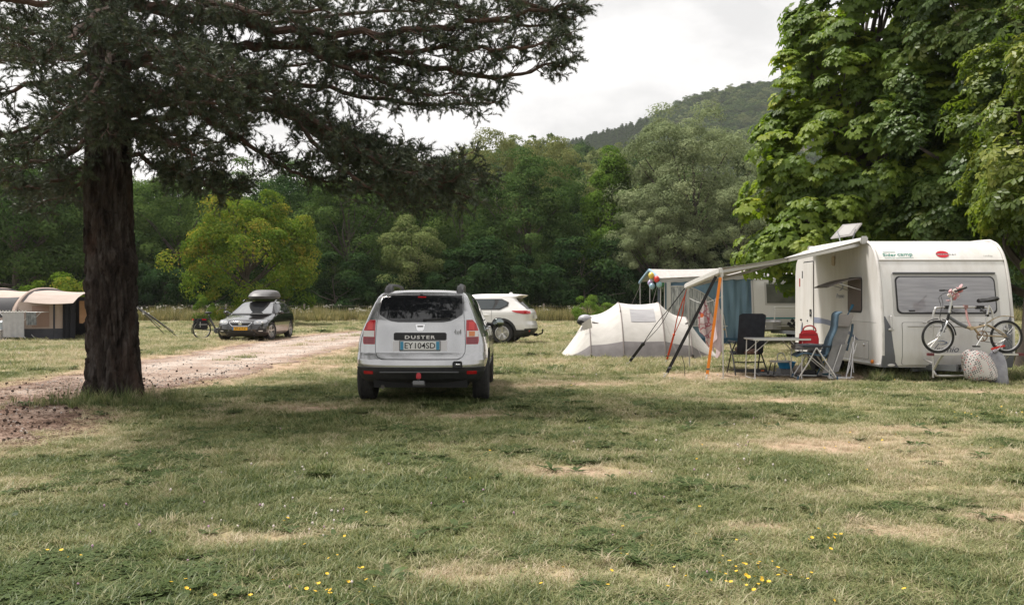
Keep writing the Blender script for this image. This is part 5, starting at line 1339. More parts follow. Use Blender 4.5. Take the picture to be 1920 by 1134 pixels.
def fM(x, z, off): 
    e = .01; t_ = Vector((0, prof_y(z + e) - prof_y(z - e), 2 * e)).normalized(); nn = Vector((0, -t_.z, t_.y)); p = fpt(x, z, off)
    return Matrix(((1, t_.x, nn.x, p.x), (0, t_.y, nn.y, p.y), (0, t_.z, nn.z, p.z), (0, 0, 0, 1)))
# front window: pale frame, black seal, grey blind behind acrylic
fr = fpanel(rrect(1.13, 1.875, -.93, .93, .03), .006, .02).build('window_frame', m_paleg, van)
fpanel(rrect(1.17, 1.83, -.875, .875, .09), .016, .02).build('window_seal', m_rubber, fr)
fpanel(rrect(1.195, 1.81, -.85, .85, .085), .024, .02, 14, 10).build('front_window', m_blind, fr)
MB().box(tuple(fpt(0, 1.88, .02)), (1.80, .04, .035)).build('rain_gutter', m_trim, fr, bevel=.008)
for (x, w) in ((-.62, .10), (.62, .10)): MB().box(tuple(fpt(x, 1.225, .03)), (w, .02, .022)).build('window_catch', m_rubber, fr)
# seam moulding
MB().tube([fpt(-HW + .02, 2.115, .005), fpt(HW - .02, 2.115, .005)], .014, 8).build('seam_moulding', mat('moulding', (.42, .40, .38), .5), van)
# edge mouldings down both front corners
for sg in (-1, 1):
    pts = [Vector((sg * (HW - .004), y_ - .002, z_)) for (y_, z_) in prof[1:14]]
    MB().tube(curve_pts(pts, 3), .026, 8).build('edge_moulding', mat('edge_white', (.66, .64, .62), .45, col2=(.56, .54, .52), scale=6), van)
    ct = fpanel([(.245, *sorted((sg * .84, sg * 1.145))), (.34, *sorted((sg * .91, sg * 1.145))), (.6, *sorted((sg * .955, sg * 1.145))), (.95, *sorted((sg * 1.0, sg * 1.14))), (1.13, *sorted((sg * 1.09, sg * 1.138)))], .012, .03).build('corner_trim', m_trim, van)
    MB().ball(tuple(fpt(sg * .975, .285, .014)), .055, 14, 6, (1.2, .2, .5)).build('marker_lamp', m_clear, ct)
    q = MB().tube([fpt(sg * 1.0, 1.14, .02), fpt(sg * 1.0, 1.12, .06), fpt(sg * 1.0, .93, .06), fpt(sg * 1.0, .90, .02)], .016, 8).ball(tuple(fpt(sg * 1.0, .90, .03)), .04, scale=(1.3, .6, .7)); q.build('grab_handle', m_paleg, ct)
# gas locker lid with its groove, brand script
fpanel(rrect(.285, 1.03, -.80, .80, .04), .003, .008).build('locker_gap', mat('shut_grey', (.20, .195, .19), .7), van)
lk = fpanel(rrect(.292, 1.023, -.793, .793, .038), .009, .012).build('gas_locker', m_van, van)
MB().tube([fpt(-.70, .955, .012), fpt(.70, .955, .012)], .012, 6).build('locker_groove', m_paleg, lk)
m_ink = mat('script_ink', (.09, .10, .13), .5); m_blue = mat('swirl_blue', (.03, .10, .28), .5); m_grn = mat('sign_green', (.02, .24, .19), .5)
text('lettering', 'remio', .2, m_ink, lk, fM(-.02, .56, .013), depth=.001, shear=.35, fit=(.40, .10))
MB().tube([fpt(-.30, .49, .014), fpt(-.26, .55, .014), fpt(-.20, .62, .014), fpt(-.17, .66, .014)], .006, 5).build('lettering', m_ink, lk)
MB().tube(curve_pts([fpt(-.20, .70, .014), fpt(-.10, .705, .014), fpt(-.03, .675, .014), fpt(-.08, .65, .014), fpt(-.16, .645, .014)], 4), lerp_list([.004, .016, .022, .012, .004], 17), 6, flat=.3).build('swirl', m_blue, lk)
# dealer lettering and red oval
text('lettering', 'Sider', .1, m_grn, van, fM(-.885, 2.215, .004), depth=.001, offset=.0005, fit=(.235, .064))
text('lettering', 'camp', .1, m_grn, van, fM(-.61, 2.207, .004), depth=.001, offset=.0005, fit=(.27, .072))
MB().bar(fpt(-.99, 2.262, .006), fpt(-.77, 2.262, .006), .008, .002, up=(0, 1, 0)).build('lettering_rule', m_grn, van)
MB().bar(fpt(-.74, 2.163, .006), fpt(-.47, 2.163, .006), .008, .002, up=(0, 1, 0)).build('lettering_rule', m_grn, van)
text('lettering', 'assistenza tel.', .03, m_grn, van, fM(-.86, 2.158, .004), depth=.0005, fit=(.25, .018))
q = MB()
for (s0, s1) in ((.012, .072), (-.072, -.012)):
    pl_ = [(math.sqrt(max(0, 1 - (y_ / .074) ** 2)) * .115, y_) for y_ in np.linspace(s0, s1, 8)]
    q.prism(pl_ + [(-x_, y_) for (x_, y_) in reversed(pl_)], .003, fM(.06, 2.225, .003))
q.build('badge', mat('badge_red', (.50, .02, .035), .4), van)
text('lettering', 'bürstner', .1, m_ink, van, fM(.125, 2.225, .004), depth=.001, spacing=1.2, fit=(.36, .034))
text('lettering', 'info', .05, m_paleg, van, fM(.86, 2.20, .004), depth=.001, fit=(.16, .035))
# left flank
SX = -HW
def side_rect(y0, y1, z0, z1, rr, off, th, nm, m_, par):
    pl_ = []
    for (cy, cz, a0) in ((y1 - rr, z1 - rr, 0), (y0 + rr, z1 - rr, 90), (y0 + rr, z0 + rr, 180), (y1 - rr, z0 + rr, 270)):
        for i in range(6): a = R(a0 + i * 18); pl_.append((cy + rr * math.cos(a), cz + rr * math.sin(a)))
    M = Matrix(((0, 0, -1, SX - off + th), (1, 0, 0, 0), (0, 1, 0, 0), (0, 0, 0, 1)))
    return MB().prism(pl_, th, M).build(nm, m_, par)
dr = side_rect(3.55, 4.27, .42, 2.26, .08, .004, .012, 'door_seal', m_rubber, van)
side_rect(3.575, 4.245, .445, 2.235, .07, .016, .02, 'door', m_van, dr)
side_rect(3.66, 3.76, 1.06, 1.22, .02, .030, .02, 'door_handle', m_rubber, dr)
MB().box((SX - .03, 3.70, 1.14), (.02, .05, .05)).build('latch', m_chrome, dr)
for z_ in (.75, 1.9): MB().tube([(SX - .02, 4.26, z_), (SX - .02, 4.26, z_ + .16)], .014, 6).build('hinge', m_trim, dr)
ws_ = side_rect(.92, 1.62, 1.18, 1.84, .08, .006, .014, 'window_seal', m_rubber, van)
side_rect(.955, 1.585, 1.215, 1.805, .06, .011, .012, 'window_screen', mat('fly_screen', (.13, .10, .09), .7, col2=(.19, .15, .13), scale=60), ws_)
MB().grid([[Vector((SX - .02 - .63 * k, y_, 1.83 - .17 * k + .03 * math.sin(k * 3.1))) for y_ in np.linspace(.92, 1.62, 5)] for k in np.linspace(0, 1, 7)], thick=.022).build('window_flap', mat('acrylic_flap', (.10, .085, .08), .5), ws_)
for y_ in (.97, 1.57): MB().tube([(SX - .01, y_, 1.60), (SX - .42, y_, 1.725)], .009, 6).build('window_stay', m_alu, ws_)
side_rect(2.30, 2.46, 2.10, 2.30, .07, .02, .03, 'step_lamp', mat('lamp_cream', (.52, .42, .30), .4), van)
for (y0_, y1_, z0_, z1_) in ((.62, 1.42, .34, .68),):
    q = side_rect(y0_, y1_, z0_, z1_, .03, .003, .008, 'locker_gap', MATS['shut_grey'], van); side_rect(y0_ + .008, y1_ - .008, z0_ + .008, z1_ - .008, .025, .009, .012, 'side_locker', m_van, q)
    for y_ in (.80, 1.28): MB().lathe([(.03, 0), (.03, .014), (.02, .02), (.001, .02)], 12, sideways(SX - .008, y_, .6, -1)).build('locker_knob', m_chrome, q)
q = MB().tube([(SX - .01, .10, .27), (SX - .01, 2.15, .27)], .022, 6, flat=1.4).tube([(SX - .01, 3.1, .27), (SX - .01, 4.75, .27)], .022, 6); q.build('sill_rail', m_alu, van)
MB().ball((SX - .02, .42, .315), .05, 12, 8, (.5, 1, .8)).build('side_marker', mat('amber_marker', (.75, .22, .01), .3), van)
for z_, y_ in ((.98, 4.38), (.97, 3.92)): MB().ball((SX - .014, y_, z_), .022).build('lock', m_rubber, van)
MB().tube([(SX - .002, .3, 1.02), (SX - .002, 2.4, 1.02), (SX - .002, 3.5, 1.02)], .004, 4).build('panel_seam', m_paleg, van)
m_swg = mat('swirl_greyblue', (.21, .24, .34), .5)
def swoosh(pts, ws, nm, m_):
    c = curve_pts([Vector((SX - .004, y_, z_)) for (y_, z_) in pts], 6); w_ = lerp_list(ws, len(c)); P = []
    for i, p in enumerate(c):
        t_ = (c[min(i + 1, len(c) - 1)] - c[max(i - 1, 0)]).normalized(); u_ = Vector((0, -t_.z, t_.y)); P.append([p - u_ * w_[i], p + u_ * w_[i]])
    return MB().grid(P, thick=.003).build(nm, m_, van)
swoosh([(4.05, .50), (4.36, .68), (4.28, .86), (3.9, .97), (3.2, .99), (2.4, .93), (1.6, .80), (1.05, .66)], [.01, .05, .07, .07, .055, .05, .035, .004], 'swirl', m_swg)
swoosh([(3.7, .45), (3.95, .60), (3.9, .78), (3.5, .88)], [.005, .03, .03, .004], 'swirl', mat('swirl_pale', (.50, .49, .52), .5))
text('lettering', 'Premio', .2, m_swg, van, Matrix(((0, 0, -1, SX - .003), (-1, 0, 0, 2.02), (0, 1, 0, 1.50), (0, 0, 0, 1))), depth=.001, shear=.35, fit=(.42, .09))
swoosh([(2.06, 1.60), (1.88, 1.66), (1.94, 1.74), (2.12, 1.74)], [.004, .022, .018, .003], 'swirl', m_swg)
swoosh([(4.5, 1.72), (4.5, 1.9)], [.03, .03], 'reflector', m_redlens)
# roof: open hatch lid and a flat vent
ht = MB().box((-.62, 2.35, 2.52), (.50, .50, .05)).build('roof_hatch', m_paleg, van, bevel=.01)
hq = [at(px, py, d_) - Vector((CX, CY, 0)) for (px, py, d_) in ((1557, 447, 18.5), (1598, 441, 17.9), (1580, 421, 18.35), (1615, 418, 17.75))]
bl = lambda u_, v_, q_: hq[0].lerp(hq[1], u_).lerp(hq[2].lerp(hq[3], u_), v_) + Vector((0, -.01, 0)) * q_
MB().grid([[bl(u_, v_, 0) for u_ in (0, .5, 1)] for v_ in (0, .5, 1)], thick=.03).build('hatch_lid', mat('hatch_acrylic', (.30, .29, .285), .5), ht)
MB().grid([[bl(u_, v_, 2) for u_ in (.14, .5, .8)] for v_ in (.12, .5, .9)], thick=.012).build('hatch_pane', mat('hatch_pane', (.40, .39, .385), .45), ht)
for u_ in (0.05, .95): MB().tube([bl(u_, .5, 0), Vector((bl(u_, 0, 0).x, 2.35, 2.53))], .012, 6).build('hatch_stay', m_trim, ht)
# drawbar under the front wall
cb = MB().bar((-.52, .5, .24), (-.05, -.42, .26), .06, .10).bar((.52, .5, .24), (.05, -.42, .26), .06, .10).bar((-.5, .35, .2), (.5, .35, .2), .08, .10).build('drawbar', mat('galvanised', (.20, .21, .22), .5, .5), van)
for sg in (-1, 1): MB().tube([(sg * .85, .55, .28), (sg * .98, .42, .02)], .02, 6).box((sg * .98, .42, .015), (.12, .12, .02)).build('corner_steady', MATS['galvanised'], van)
MB().box((0, 2.5, .27), (1.6, 4.3, .10)).build('underbody', m_arch, van)
# ---- roll-out awning
aw = MB().tube([(SX - .05, .72, 2.50), (SX - .05, 3.60, 2.50)], .055, 12).build('awning', mat('awning_case', (.60, .59, .58), .45), van)
for y_ in (.70, 3.62): MB().box((SX - .05, y_, 2.50), (.13, .05, .15)).build('end_cap', m_paleg, aw, bevel=.02)
Lp0, Lp1 = Vector((3.73 - CX, .46, 1.94)), Vector((3.64 - CX, 3.12, 1.705))
C0, C1 = Vector((SX - .08, .80, 2.50)), Vector((SX - .08, 3.52, 2.50))
P = []
for i in range(13):
    u_ = i / 12; row = []
    for j in range(9):
        v_ = j / 8; p = C0.lerp(C1, v_).lerp(Lp0.lerp(Lp1, v_) + Vector((0, 0, .05)), u_); p.z -= .05 * math.sin(math.pi * u_) * (1 - .3 * math.sin(math.pi * v_)); row.append(p)
    P.append(row)
MB().grid(P, thick=.006).build('awning_fabric', m_canvas_g, aw)
MB().bar(Lp0 + Vector((0, -.05, 0)), Lp1 + Vector((0, .05, 0)), .075, .11).build('lead_rail', mat('rail_white', (.66, .65, .63), .4), aw, bevel=.018)
for (c_, p_, s_) in ((C0, Lp0, .05), (C1, Lp1, -.05)):
    a_, b_ = c_ + Vector((0, s_, -.07)), p_ + Vector((.05, s_, -.01)); k_ = a_.lerp(b_, .52) + Vector((0, s_ * 1.5, -.03))
    MB().bar(a_, k_, .035, .06).build('awning_arm', m_alu, aw, bevel=.006); MB().bar(k_, b_, .035, .055).ball(tuple(k_), .035).build('awning_arm', m_paleg, aw)
for p_ in (Lp0 + Vector((.03, .03, 0)), Lp1 + Vector((.03, -.03, 0))):
    q = MB().tube([p_ + Vector((0, 0, -.03)), (p_.x + .02, p_.y, .62)], .017, 8).tube([(p_.x + .02, p_.y, .9), (p_.x + .03, p_.y, .01)], .013, 8).box((p_.x + .03, p_.y, .012), (.09, .07, .012)).box((p_.x, p_.y, p_.z - .05), (.05, .05, .09)); q.build('awning_leg', m_alu, aw)

# ---- bicycle carrier on the front wall
rk = MB()
yb = -.36
rk.tube(curve_pts([(-.43, yb, .10), (-.43, yb, .5), (-.43, yb, 1.10), (-.40, yb, 1.25), (-.30, yb, 1.29), (.45, yb, 1.29), (.55, yb, 1.25), (.58, yb, 1.10), (.58, yb, .5), (.58, yb, .22)], 3), .018, 8)
rack = rk.build('bicycle_carrier', m_alu, van)
for x_ in (-.43, .58): 
    MB().tube([(x_, yb, 1.05), (x_, -.01, 1.02)], .014, 8).tube([(x_, yb, .34), (x_, -.02, .38)], .016, 8).build('carrier_stay', m_alu, rack)
MB().tube(curve_pts([(-.43, yb, .22), (-.40, yb - .02, .16), (-.33, yb - .02, .13), (.2, yb - .02, .13)], 3), .018, 8).build('carrier_foot', m_alu, rack)
MB().box((.18, yb - .22, .505), (1.50, .075, .03)).build('wheel_channel', m_alu, rack, bevel=.006)
for x_ in (-.58, .92): MB().box((x_, yb - .22, .505), (.09, .085, .045)).build('channel_cap', mat('cap_maroon', (.13, .03, .035), .5), rack)
for x_ in (-.37, .72): MB().tube(curve_pts([(x_, yb - .22, .49), (x_ - .02, yb - .12, .40), (x_ - .05, yb, .24)], 4), .02, 8).build('carrier_arm', m_alu, rack)
for x_ in (-.17, .36): MB().tube([(x_, yb, 1.28), (x_, yb - .2, 1.20)], .016, 8).box((x_, yb, 1.29), (.13, .06, .06)).build('frame_clamp', m_black, rack)
MB().tube([(.12, yb, 1.29), (.10, yb - .10, 1.1), (.10, yb - .2, .97)], .018, 8).box((.12, yb, 1.30), (.06, .06, .06)).build('carrier_hook', mat('hook_pink', (.30, .16, .15), .5), rack)

# ================================================================== FOLDING BICYCLE on the carrier
by = yb - .22
bike = empty('folding_bicycle', (CX, CY + by, 0), 0, 'beige folding bicycle with small wheels hung on the near caravan', 'bicycle')
m_gold = mat('frame_beige', (.40, .31, .20), .3, .5, coat=.5); m_fsilv = mat('fork_silver', (.55, .55, .55), .3, .8)
def bike_wheel(parent, x, z, r, M0=Matrix(), spokes=20, rim=True):
    M = M0 @ Matrix.Translation((x, 0, z)) @ Matrix.Rotation(R(90), 4, 'X')
    ring = lambda rr, n_: [(rr * math.cos(2 * math.pi * i / n_), rr * math.sin(2 * math.pi * i / n_), 0) for i in range(n_)]
    w = MB().tube(ring(r - .02, 44), .022, 8, M=M, closed=True).build('wheel', m_tyre, parent)
    MB().tube(ring(r - .047, 44), .011, 6, M=M, closed=True).build('rim', m_alu, w)
    q = MB()
    for i in range(spokes):
        a = 2 * math.pi * i / spokes; q.tube([(.015 * math.cos(a + 1), .015 * math.sin(a + 1), .02 * (-1) ** i), ((r - .05) * math.cos(a), (r - .05) * math.sin(a), 0)], .0016, 3, M=M)
    q.lathe([(.018, -.045), (.018, .045)], 10, M); s_ = q.build('spokes', m_alu, w); s_['kind'] = 'stuff'
    return w
wf, wr, wz, wrad = -.455, .69, .80, .275
bike_wheel(bike, wf, wz, wrad); bike_wheel(bike, wr, wz, wrad)
hd = Vector((-.275, 0, 1.14))
for s_ in (-.05, .05): MB().tube(curve_pts([(-.31, 0, 1.07), (-.335, s_, 1.02), (wf + .01, s_, wz)], 4), .014, 8).build('fork_blade', m_fsilv, bike)
MB().tube([(-.30, 0, 1.07), (-.265, 0, 1.20)], .022, 10).build('head_tube', m_black, bike)
MB().tube([(-.27, 0, 1.18), (-.215, 0, 1.50), (-.20, 0, 1.57)], [.021, .018, .014], 8).build('stem', m_fsilv, bike)
MB().tube([(-.19, -.06, 1.56), (-.20, .02, 1.57), (-.22, .26, 1.58)], .011, 8).build('handlebar', m_black, bike)
MB().tube([(-.19, -.06, 1.56), (-.10, -.25, 1.62)], .016, 8).build('grip', m_black, bike)
MB().tube([(-.22, .26, 1.58), (-.23, .40, 1.58)], .016, 8).build('grip', m_black, bike)
MB().tube([(-.27, 0, 1.13), (-.12, 0, 1.03), (.02, 0, .965)], [.026, .030, .030], 10).build('main_tube', m_trim, bike)
mt = MB().tube([(.02, 0, .965), (.10, 0, .945), (.17, 0, .945)], .028, 10).build('main_tube', m_gold, bike)
MB().tube([(.10, -.03, .945), (.10, .03, .945)], .035, 8).build('hinge', m_gold, mt)
MB().tube([(.15, 0, .95), (.245, 0, .82)], .022, 8).tube([(.15, 0, .945), (.34, 0, .99)], .02, 8).build('frame', m_gold, bike)
MB().tube([(.27, 0, .83), (.345, 0, .99)], .022, 8).build('seat_tube', m_fsilv, bike)
for s_ in (-.05, .05):
    MB().tube([(.26, s_ * .6, .825), (wr, s_, wz)], .012, 8).build('chain_stay', m_gold, bike)
    MB().tube([(.37, s_ * .5, 1.0), (.55, s_, .90), (wr, s_, wz)], .010, 8).build('seat_stay', m_gold, bike)
sp = MB().tube([(.33, 0, .97), (.40, 0, 1.33)], .017, 8).build('seat_post', m_fsilv, bike)
MB().tube([(.372, -.025, 1.155), (.368, .025, 1.155)], .022, 8).build('seat_clamp', m_black, sp)
sd = [[Vector((x_, w_ * (1 - .0), z_ - .02 * (abs(k_) == 2))) for k_, w_ in zip((-2, -1, 0, 1, 2), (-a_, -a_ * .6, 0, a_ * .6, a_))] for (x_, a_, z_) in ((.23, .015, 1.385), (.29, .025, 1.395), (.36, .04, 1.395), (.43, .075, 1.405), (.49, .085, 1.42), (.515, .06, 1.42))]
MB().grid(sd, thick=.05).build('saddle', m_black, bike, smooth=70)
ch = MB(); Mc = Matrix.Translation((.26, -.05, .815)) @ Matrix.Rotation(R(90), 4, 'X')
ch.tube([(.085 * math.cos(a), .085 * math.sin(a), 0) for a in np.linspace(0, 2 * math.pi, 28)[:-1]], .010, 6, M=Mc, closed=True)
for i in range(5): ch.bar((0, 0, 0), (.085 * math.cos(i * 1.257), .085 * math.sin(i * 1.257), 0), .016, .008, Mc)
ch.build('chainring', mat('chainring_bronze', (.22, .15, .10), .45, .5), bike)
MB().tube([(.26, -.07, .815), (.145, -.09, .655)], .012, 6).build('crank', m_fsilv, bike); MB().box((.12, -.13, .645), (.10, .07, .022)).build('pedal', m_black, bike)
MB().tube([(.26, .07, .815), (.36, .09, .985)], .012, 6).build('crank', m_fsilv, bike); MB().box((.37, .13, .995), (.10, .07, .022)).build('pedal', m_black, bike)
MB().tube([(.26, -.05, .73), (.50, -.05, .69), (.66, -.05, .69)], .005, 4).tube([(.26, -.05, .90), (.68, -.05, .83)], .005, 4).build('chain', m_rubber, bike)
MB().box((.65, -.06, .70), (.10, .03, .05)).ball((.64, -.06, .64), .035, scale=(1, .5, 1)).lathe([(.045, -.02), (.05, 0), (.03, .02)], 14, Matrix.Translation((wr, -.04, wz)) @ Matrix.Rotation(R(90), 4, 'X')).build('derailleur', m_trim, bike)
fd = lambda x, r, a0, a1: [Vector((x + r * math.cos(R(a_)), 0, wz + r * math.sin(R(a_)))) for a_ in np.linspace(a0, a1, 10)]
MB().tube(fd(wf, wrad + .025, 5, 75), .022, 6, flat=.4).tube(fd(wf, wrad + .025, 90, 125), .022, 6, flat=.4).build('mudguard', m_black, bike)
MB().tube(curve_pts([(.36, 0, 1.02), (.48, 0, 1.10), (.62, 0, 1.145), (.75, 0, 1.14), (.83, 0, 1.12)], 4), .022, 6, flat=.4).build('mudguard', m_gold, bike)
for (a_, b_) in (((-.26, -.04, 1.56), (-.41, -.02, 1.30)), ((-.25, .05, 1.55), (-.36, .02, 1.35))):
    MB().tube(curve_pts([a_, ((a_[0] + b_[0]) / 2 - .12, -.05, (a_[2] + b_[2]) / 2 + .04), b_, (-.42, 0, 1.10), (-.33, 0, 1.02)], 5), .004, 4).build('cable', m_rubber, bike)
MB().box((-.36, -.02, .98), (.05, .05, .11)).box((-.39, -.03, .90), (.05, .06, .05)).build('front_brake', m_trim, bike)
# flowers tied round the handlebar
ff = empty('flower_garland', (CX, CY + by, 0), 0, 'pink and white artificial flowers wound round the folding bicycle handlebar', 'flowers')
frn = random.Random(9)
for i in range(26):
    c = Vector((-.29 + .20 * frn.random(), -.06 + .10 * frn.random(), 1.43 + .17 * frn.random() + 0)); c.z += (c.x + .2) * .45; q = MB(); rr = .022 + .016 * frn.random(); ax = Euler((frn.uniform(-1.4, .4), frn.uniform(-1, 1), frn.random() * 6)).to_matrix().to_4x4()
    for k_ in range(6):
        a = k_ * 1.047; q.ball((rr * .8 * math.cos(a), rr * .8 * math.sin(a), .004), rr * .55, 6, 4, (1, 1, .35), Matrix.Translation(c) @ ax)
    q.ball(tuple(c), rr * .4, 6, 4); q.build('blossom', mat(*[('petal_pink', (.52, .20, .22), .8), ('petal_white', (.66, .60, .55), .8), ('petal_rose', (.60, .35, .36), .8)][i % 3]), ff)

# ================================================================== bundles hanging under the carrier
def cloth_bundle(name, label, cat, c, half, m_, seed, par=None, top=1.0):
    rr = random.Random(seed); q = MB(); n_, m2 = 20, 14; P = []
    for i in range(m2 + 1):
        v_ = i / m2; th_ = math.pi * v_; row = []
        for j in range(n_ + 1):
            a = 2 * math.pi * (j % n_) / n_; fold = 1 + .12 * math.sin(a * 3 + seed * 2 + v_ * 4) + .07 * math.sin(a * 7 + v_ * 6) + .04 * math.sin(a * 11 - v_ * 9)
            s_ = math.sin(th_) ** .42 * fold * (.72 + .5 * v_); row.append(Vector((c[0] + half[0] * s_ * math.cos(a) + .5 * half[0] * (v_ - .5), c[1] + half[1] * s_ * math.sin(a), c[2] + half[2] * math.cos(th_) + .05 * half[2] * math.sin(a * 3))))
        P.append(row)
    q.grid(P); o = q.build(name, m_, par, smooth=70)
    return tag(o, label, cat)
m_dots = bpy.data.materials.new('dotted_oilcloth'); n, l = nodes_of(m_dots); b = n['Principled BSDF']; b.inputs['Roughness'].default_value = .6
tc = n.new('ShaderNodeTexCoord'); mp = n.new('ShaderNodeMapping'); mp.inputs['Rotation'].default_value = (0, R(25), 0); v = n.new('ShaderNodeTexVoronoi'); v.inputs['Scale'].default_value = 30; v.inputs['Randomness'].default_value = .15
l.new(tc.outputs['Object'], mp.inputs['Vector']); l.new(mp.outputs['Vector'], v.inputs['Vector'])
r = n.new('ShaderNodeValToRGB'); r.color_ramp.interpolation = 'CONSTANT'; r.color_ramp.elements[0].color = (.03, .03, .035, 1); r.color_ramp.elements[1].position = .36; r.color_ramp.elements[1].color = (.62, .58, .55, 1)
r2 = n.new('ShaderNodeValToRGB'); r2.color_ramp.interpolation = 'CONSTANT'; r2.color_ramp.elements[0].color = (0, 0, 0, 1); r2.color_ramp.elements[1].position = .62; r2.color_ramp.elements[1].color = (1, 1, 1, 1)
mx = n.new('ShaderNodeMixRGB'); mx.inputs['Color2'].default_value = (.50, .12, .12, 1); ml = n.new('ShaderNodeMath'); ml.operation = 'MULTIPLY'
inv = n.new('ShaderNodeMath'); inv.operation = 'LESS_THAN'; inv.inputs[1].default_value = .36
l.new(v.outputs['Distance'], r.inputs['Fac']); l.new(v.outputs['Color'], r2.inputs['Fac']); l.new(v.outputs['Distance'], inv.inputs[0]); l.new(inv.outputs[0], ml.inputs[0]); l.new(r2.outputs['Color'], ml.inputs[1])
l.new(ml.outputs[0], mx.inputs['Fac']); l.new(r.outputs['Color'], mx.inputs['Color1']); l.new(mx.outputs['Color'], b.inputs['Base Color'])
cloth_bundle('cloth_bag', 'white oilcloth bundle with black and red dots under the folding bicycle', 'bag', (CX + .16, CY + by - .10, .33), (.27, .17, .25), m_dots, 3)
cv = cloth_bundle('bicycle_cover', 'grey plastic cover hanging beside the dotted bundle', 'cover', (CX + .52, CY + by - .05, .26), (.16, .15, .30), mat('grey_cover', (.26, .26, .29), .35, col2=(.34, .34, .37), scale=9, bump=.5), 8)
MB().bar((CX + .36, CY + by - .14, .60), (CX + .58, CY + by - .16, .66), .03, .01, up=(0, 1, 0)).build('strap', mat('strap_red', (.60, .03, .02), .6), cv)
MB().tube(curve_pts([(CX + .42, CY + by - .1, .55), (CX + .50, CY + by - .12, .62), (CX + .58, CY + by - .1, .72)], 4), [.06, .06, .055, .05, .045, .04, .035, .03, .02], 8, flat=.5).build('cover_neck', MATS['grey_cover'], cv)

# ================================================================== CAMP FURNITURE
m_navy = mat('navy_mesh', (.012, .014, .02), .8, col2=(.022, .025, .034), scale=14)
m_blk_tube = mat('black_tube', (.02, .021, .024), .4)
m_teal = mat('blue_mesh', (.045, .085, .125), .75, col2=(.065, .115, .16), scale=10)
m_arm = mat('arm_rest', (.03, .04, .055), .55)
m_greycl = mat('lounger_cloth', (.24, .235, .235), .85, col2=(.29, .285, .285), scale=8)
def sheet(rows, thick=.02): return MB().grid(rows, thick=thick)
# ---- black high-back chair, its back to us
c1 = empty('camping_chair', (4.45, 17.0, 0), R(4), 'black high-back camping chair beside the folding table', 'chair')
bk = [[Vector((x_, -.20 - .16 * t_ - .02 * math.cos(x_ * 6), .42 + .74 * t_ - (.03 if (abs(x_) > .2 and t_ > .95) else 0))) for x_ in np.linspace(-.255, .255, 9)] for t_ in np.linspace(0, 1, 14)]
sheet(bk, .035).build('backrest', m_navy, c1, bevel=.01)
sheet([[Vector((x_, -.18 + .46 * t_, .44 - .03 * math.sin(math.pi * t_))) for x_ in np.linspace(-.24, .24, 6)] for t_ in np.linspace(0, 1, 6)], .03).build('seat', m_navy, c1)
for sg in (-1, 1):
    MB().tube([(sg * .275, -.20, .62), (sg * .28, .06, .40), (sg * .30, .25, .02)], .014, 8).build('leg', m_blk_tube, c1)
    MB().tube([(sg * .275, .16, .60), (sg * .28, -.02, .40), (sg * .31, -.30, .02)], .014, 8).build('leg', m_blk_tube, c1)
    MB().bar((sg * .285, -.27, .635), (sg * .285, .20, .635), .05, .028).build('armrest', m_arm, c1, bevel=.008)
MB().bar((-.30, -.27, .10), (.30, -.27, .10), .012, .065).build('crossbar', m_blk_tube, c1)
MB().tube([(-.29, -.17, .25), (.29, -.17, .25)], .011, 6).build('crossbar', m_blk_tube, c1)
MB().tube([(-.30, .23, .08), (.30, .23, .08)], .011, 6).build('crossbar', m_blk_tube, c1)
MB().box((.21, -.278, .10), (.06, .004, .022)).build('maker_label', mat('label_orange', (.55, .12, .02), .6), c1)
cloth_bundle('seat_cushion', 'folded brown patterned blanket on the black camping chair', 'blanket', (4.47, 16.98, .475), (.23, .24, .075), mat('blanket_brown', (.10, .05, .045), .9, col2=(.24, .16, .13), scale=22, stretch=(1, 1, 4)), 5)
# ---- folding table
t1 = empty('folding_table', (4.78, 16.2, 0), R(2), 'aluminium folding table between the black and the blue chair', 'table')
MB().box((0, 0, .715), (1.02, .62, .028)).build('tabletop', mat('table_top', (.50, .50, .50), .45, col2=(.56, .56, .56), scale=5), t1, bevel=.008)
MB().box((0, -.312, .715), (1.03, .010, .034)).build('edge_rail', m_alu, t1)
for x_, dx in ((-.44, .10), (.40, -.10)):
    MB().tube(curve_pts([(x_ - .02, -.27, .70), (x_ - .04, -.28, .06), (x_ - .04, -.26, .02), (x_ + .02 - .06, .24, .02), (x_ - .04, .27, .06), (x_ - .02, .27, .70)], 3), .011, 8).build('leg_frame', m_alu, t1)
    for y_ in (-.24, .24): MB().tube([(x_ - .03, y_, .48), (x_ + 2.2 * dx, y_, .695)], .008, 6).build('brace', m_alu, t1)
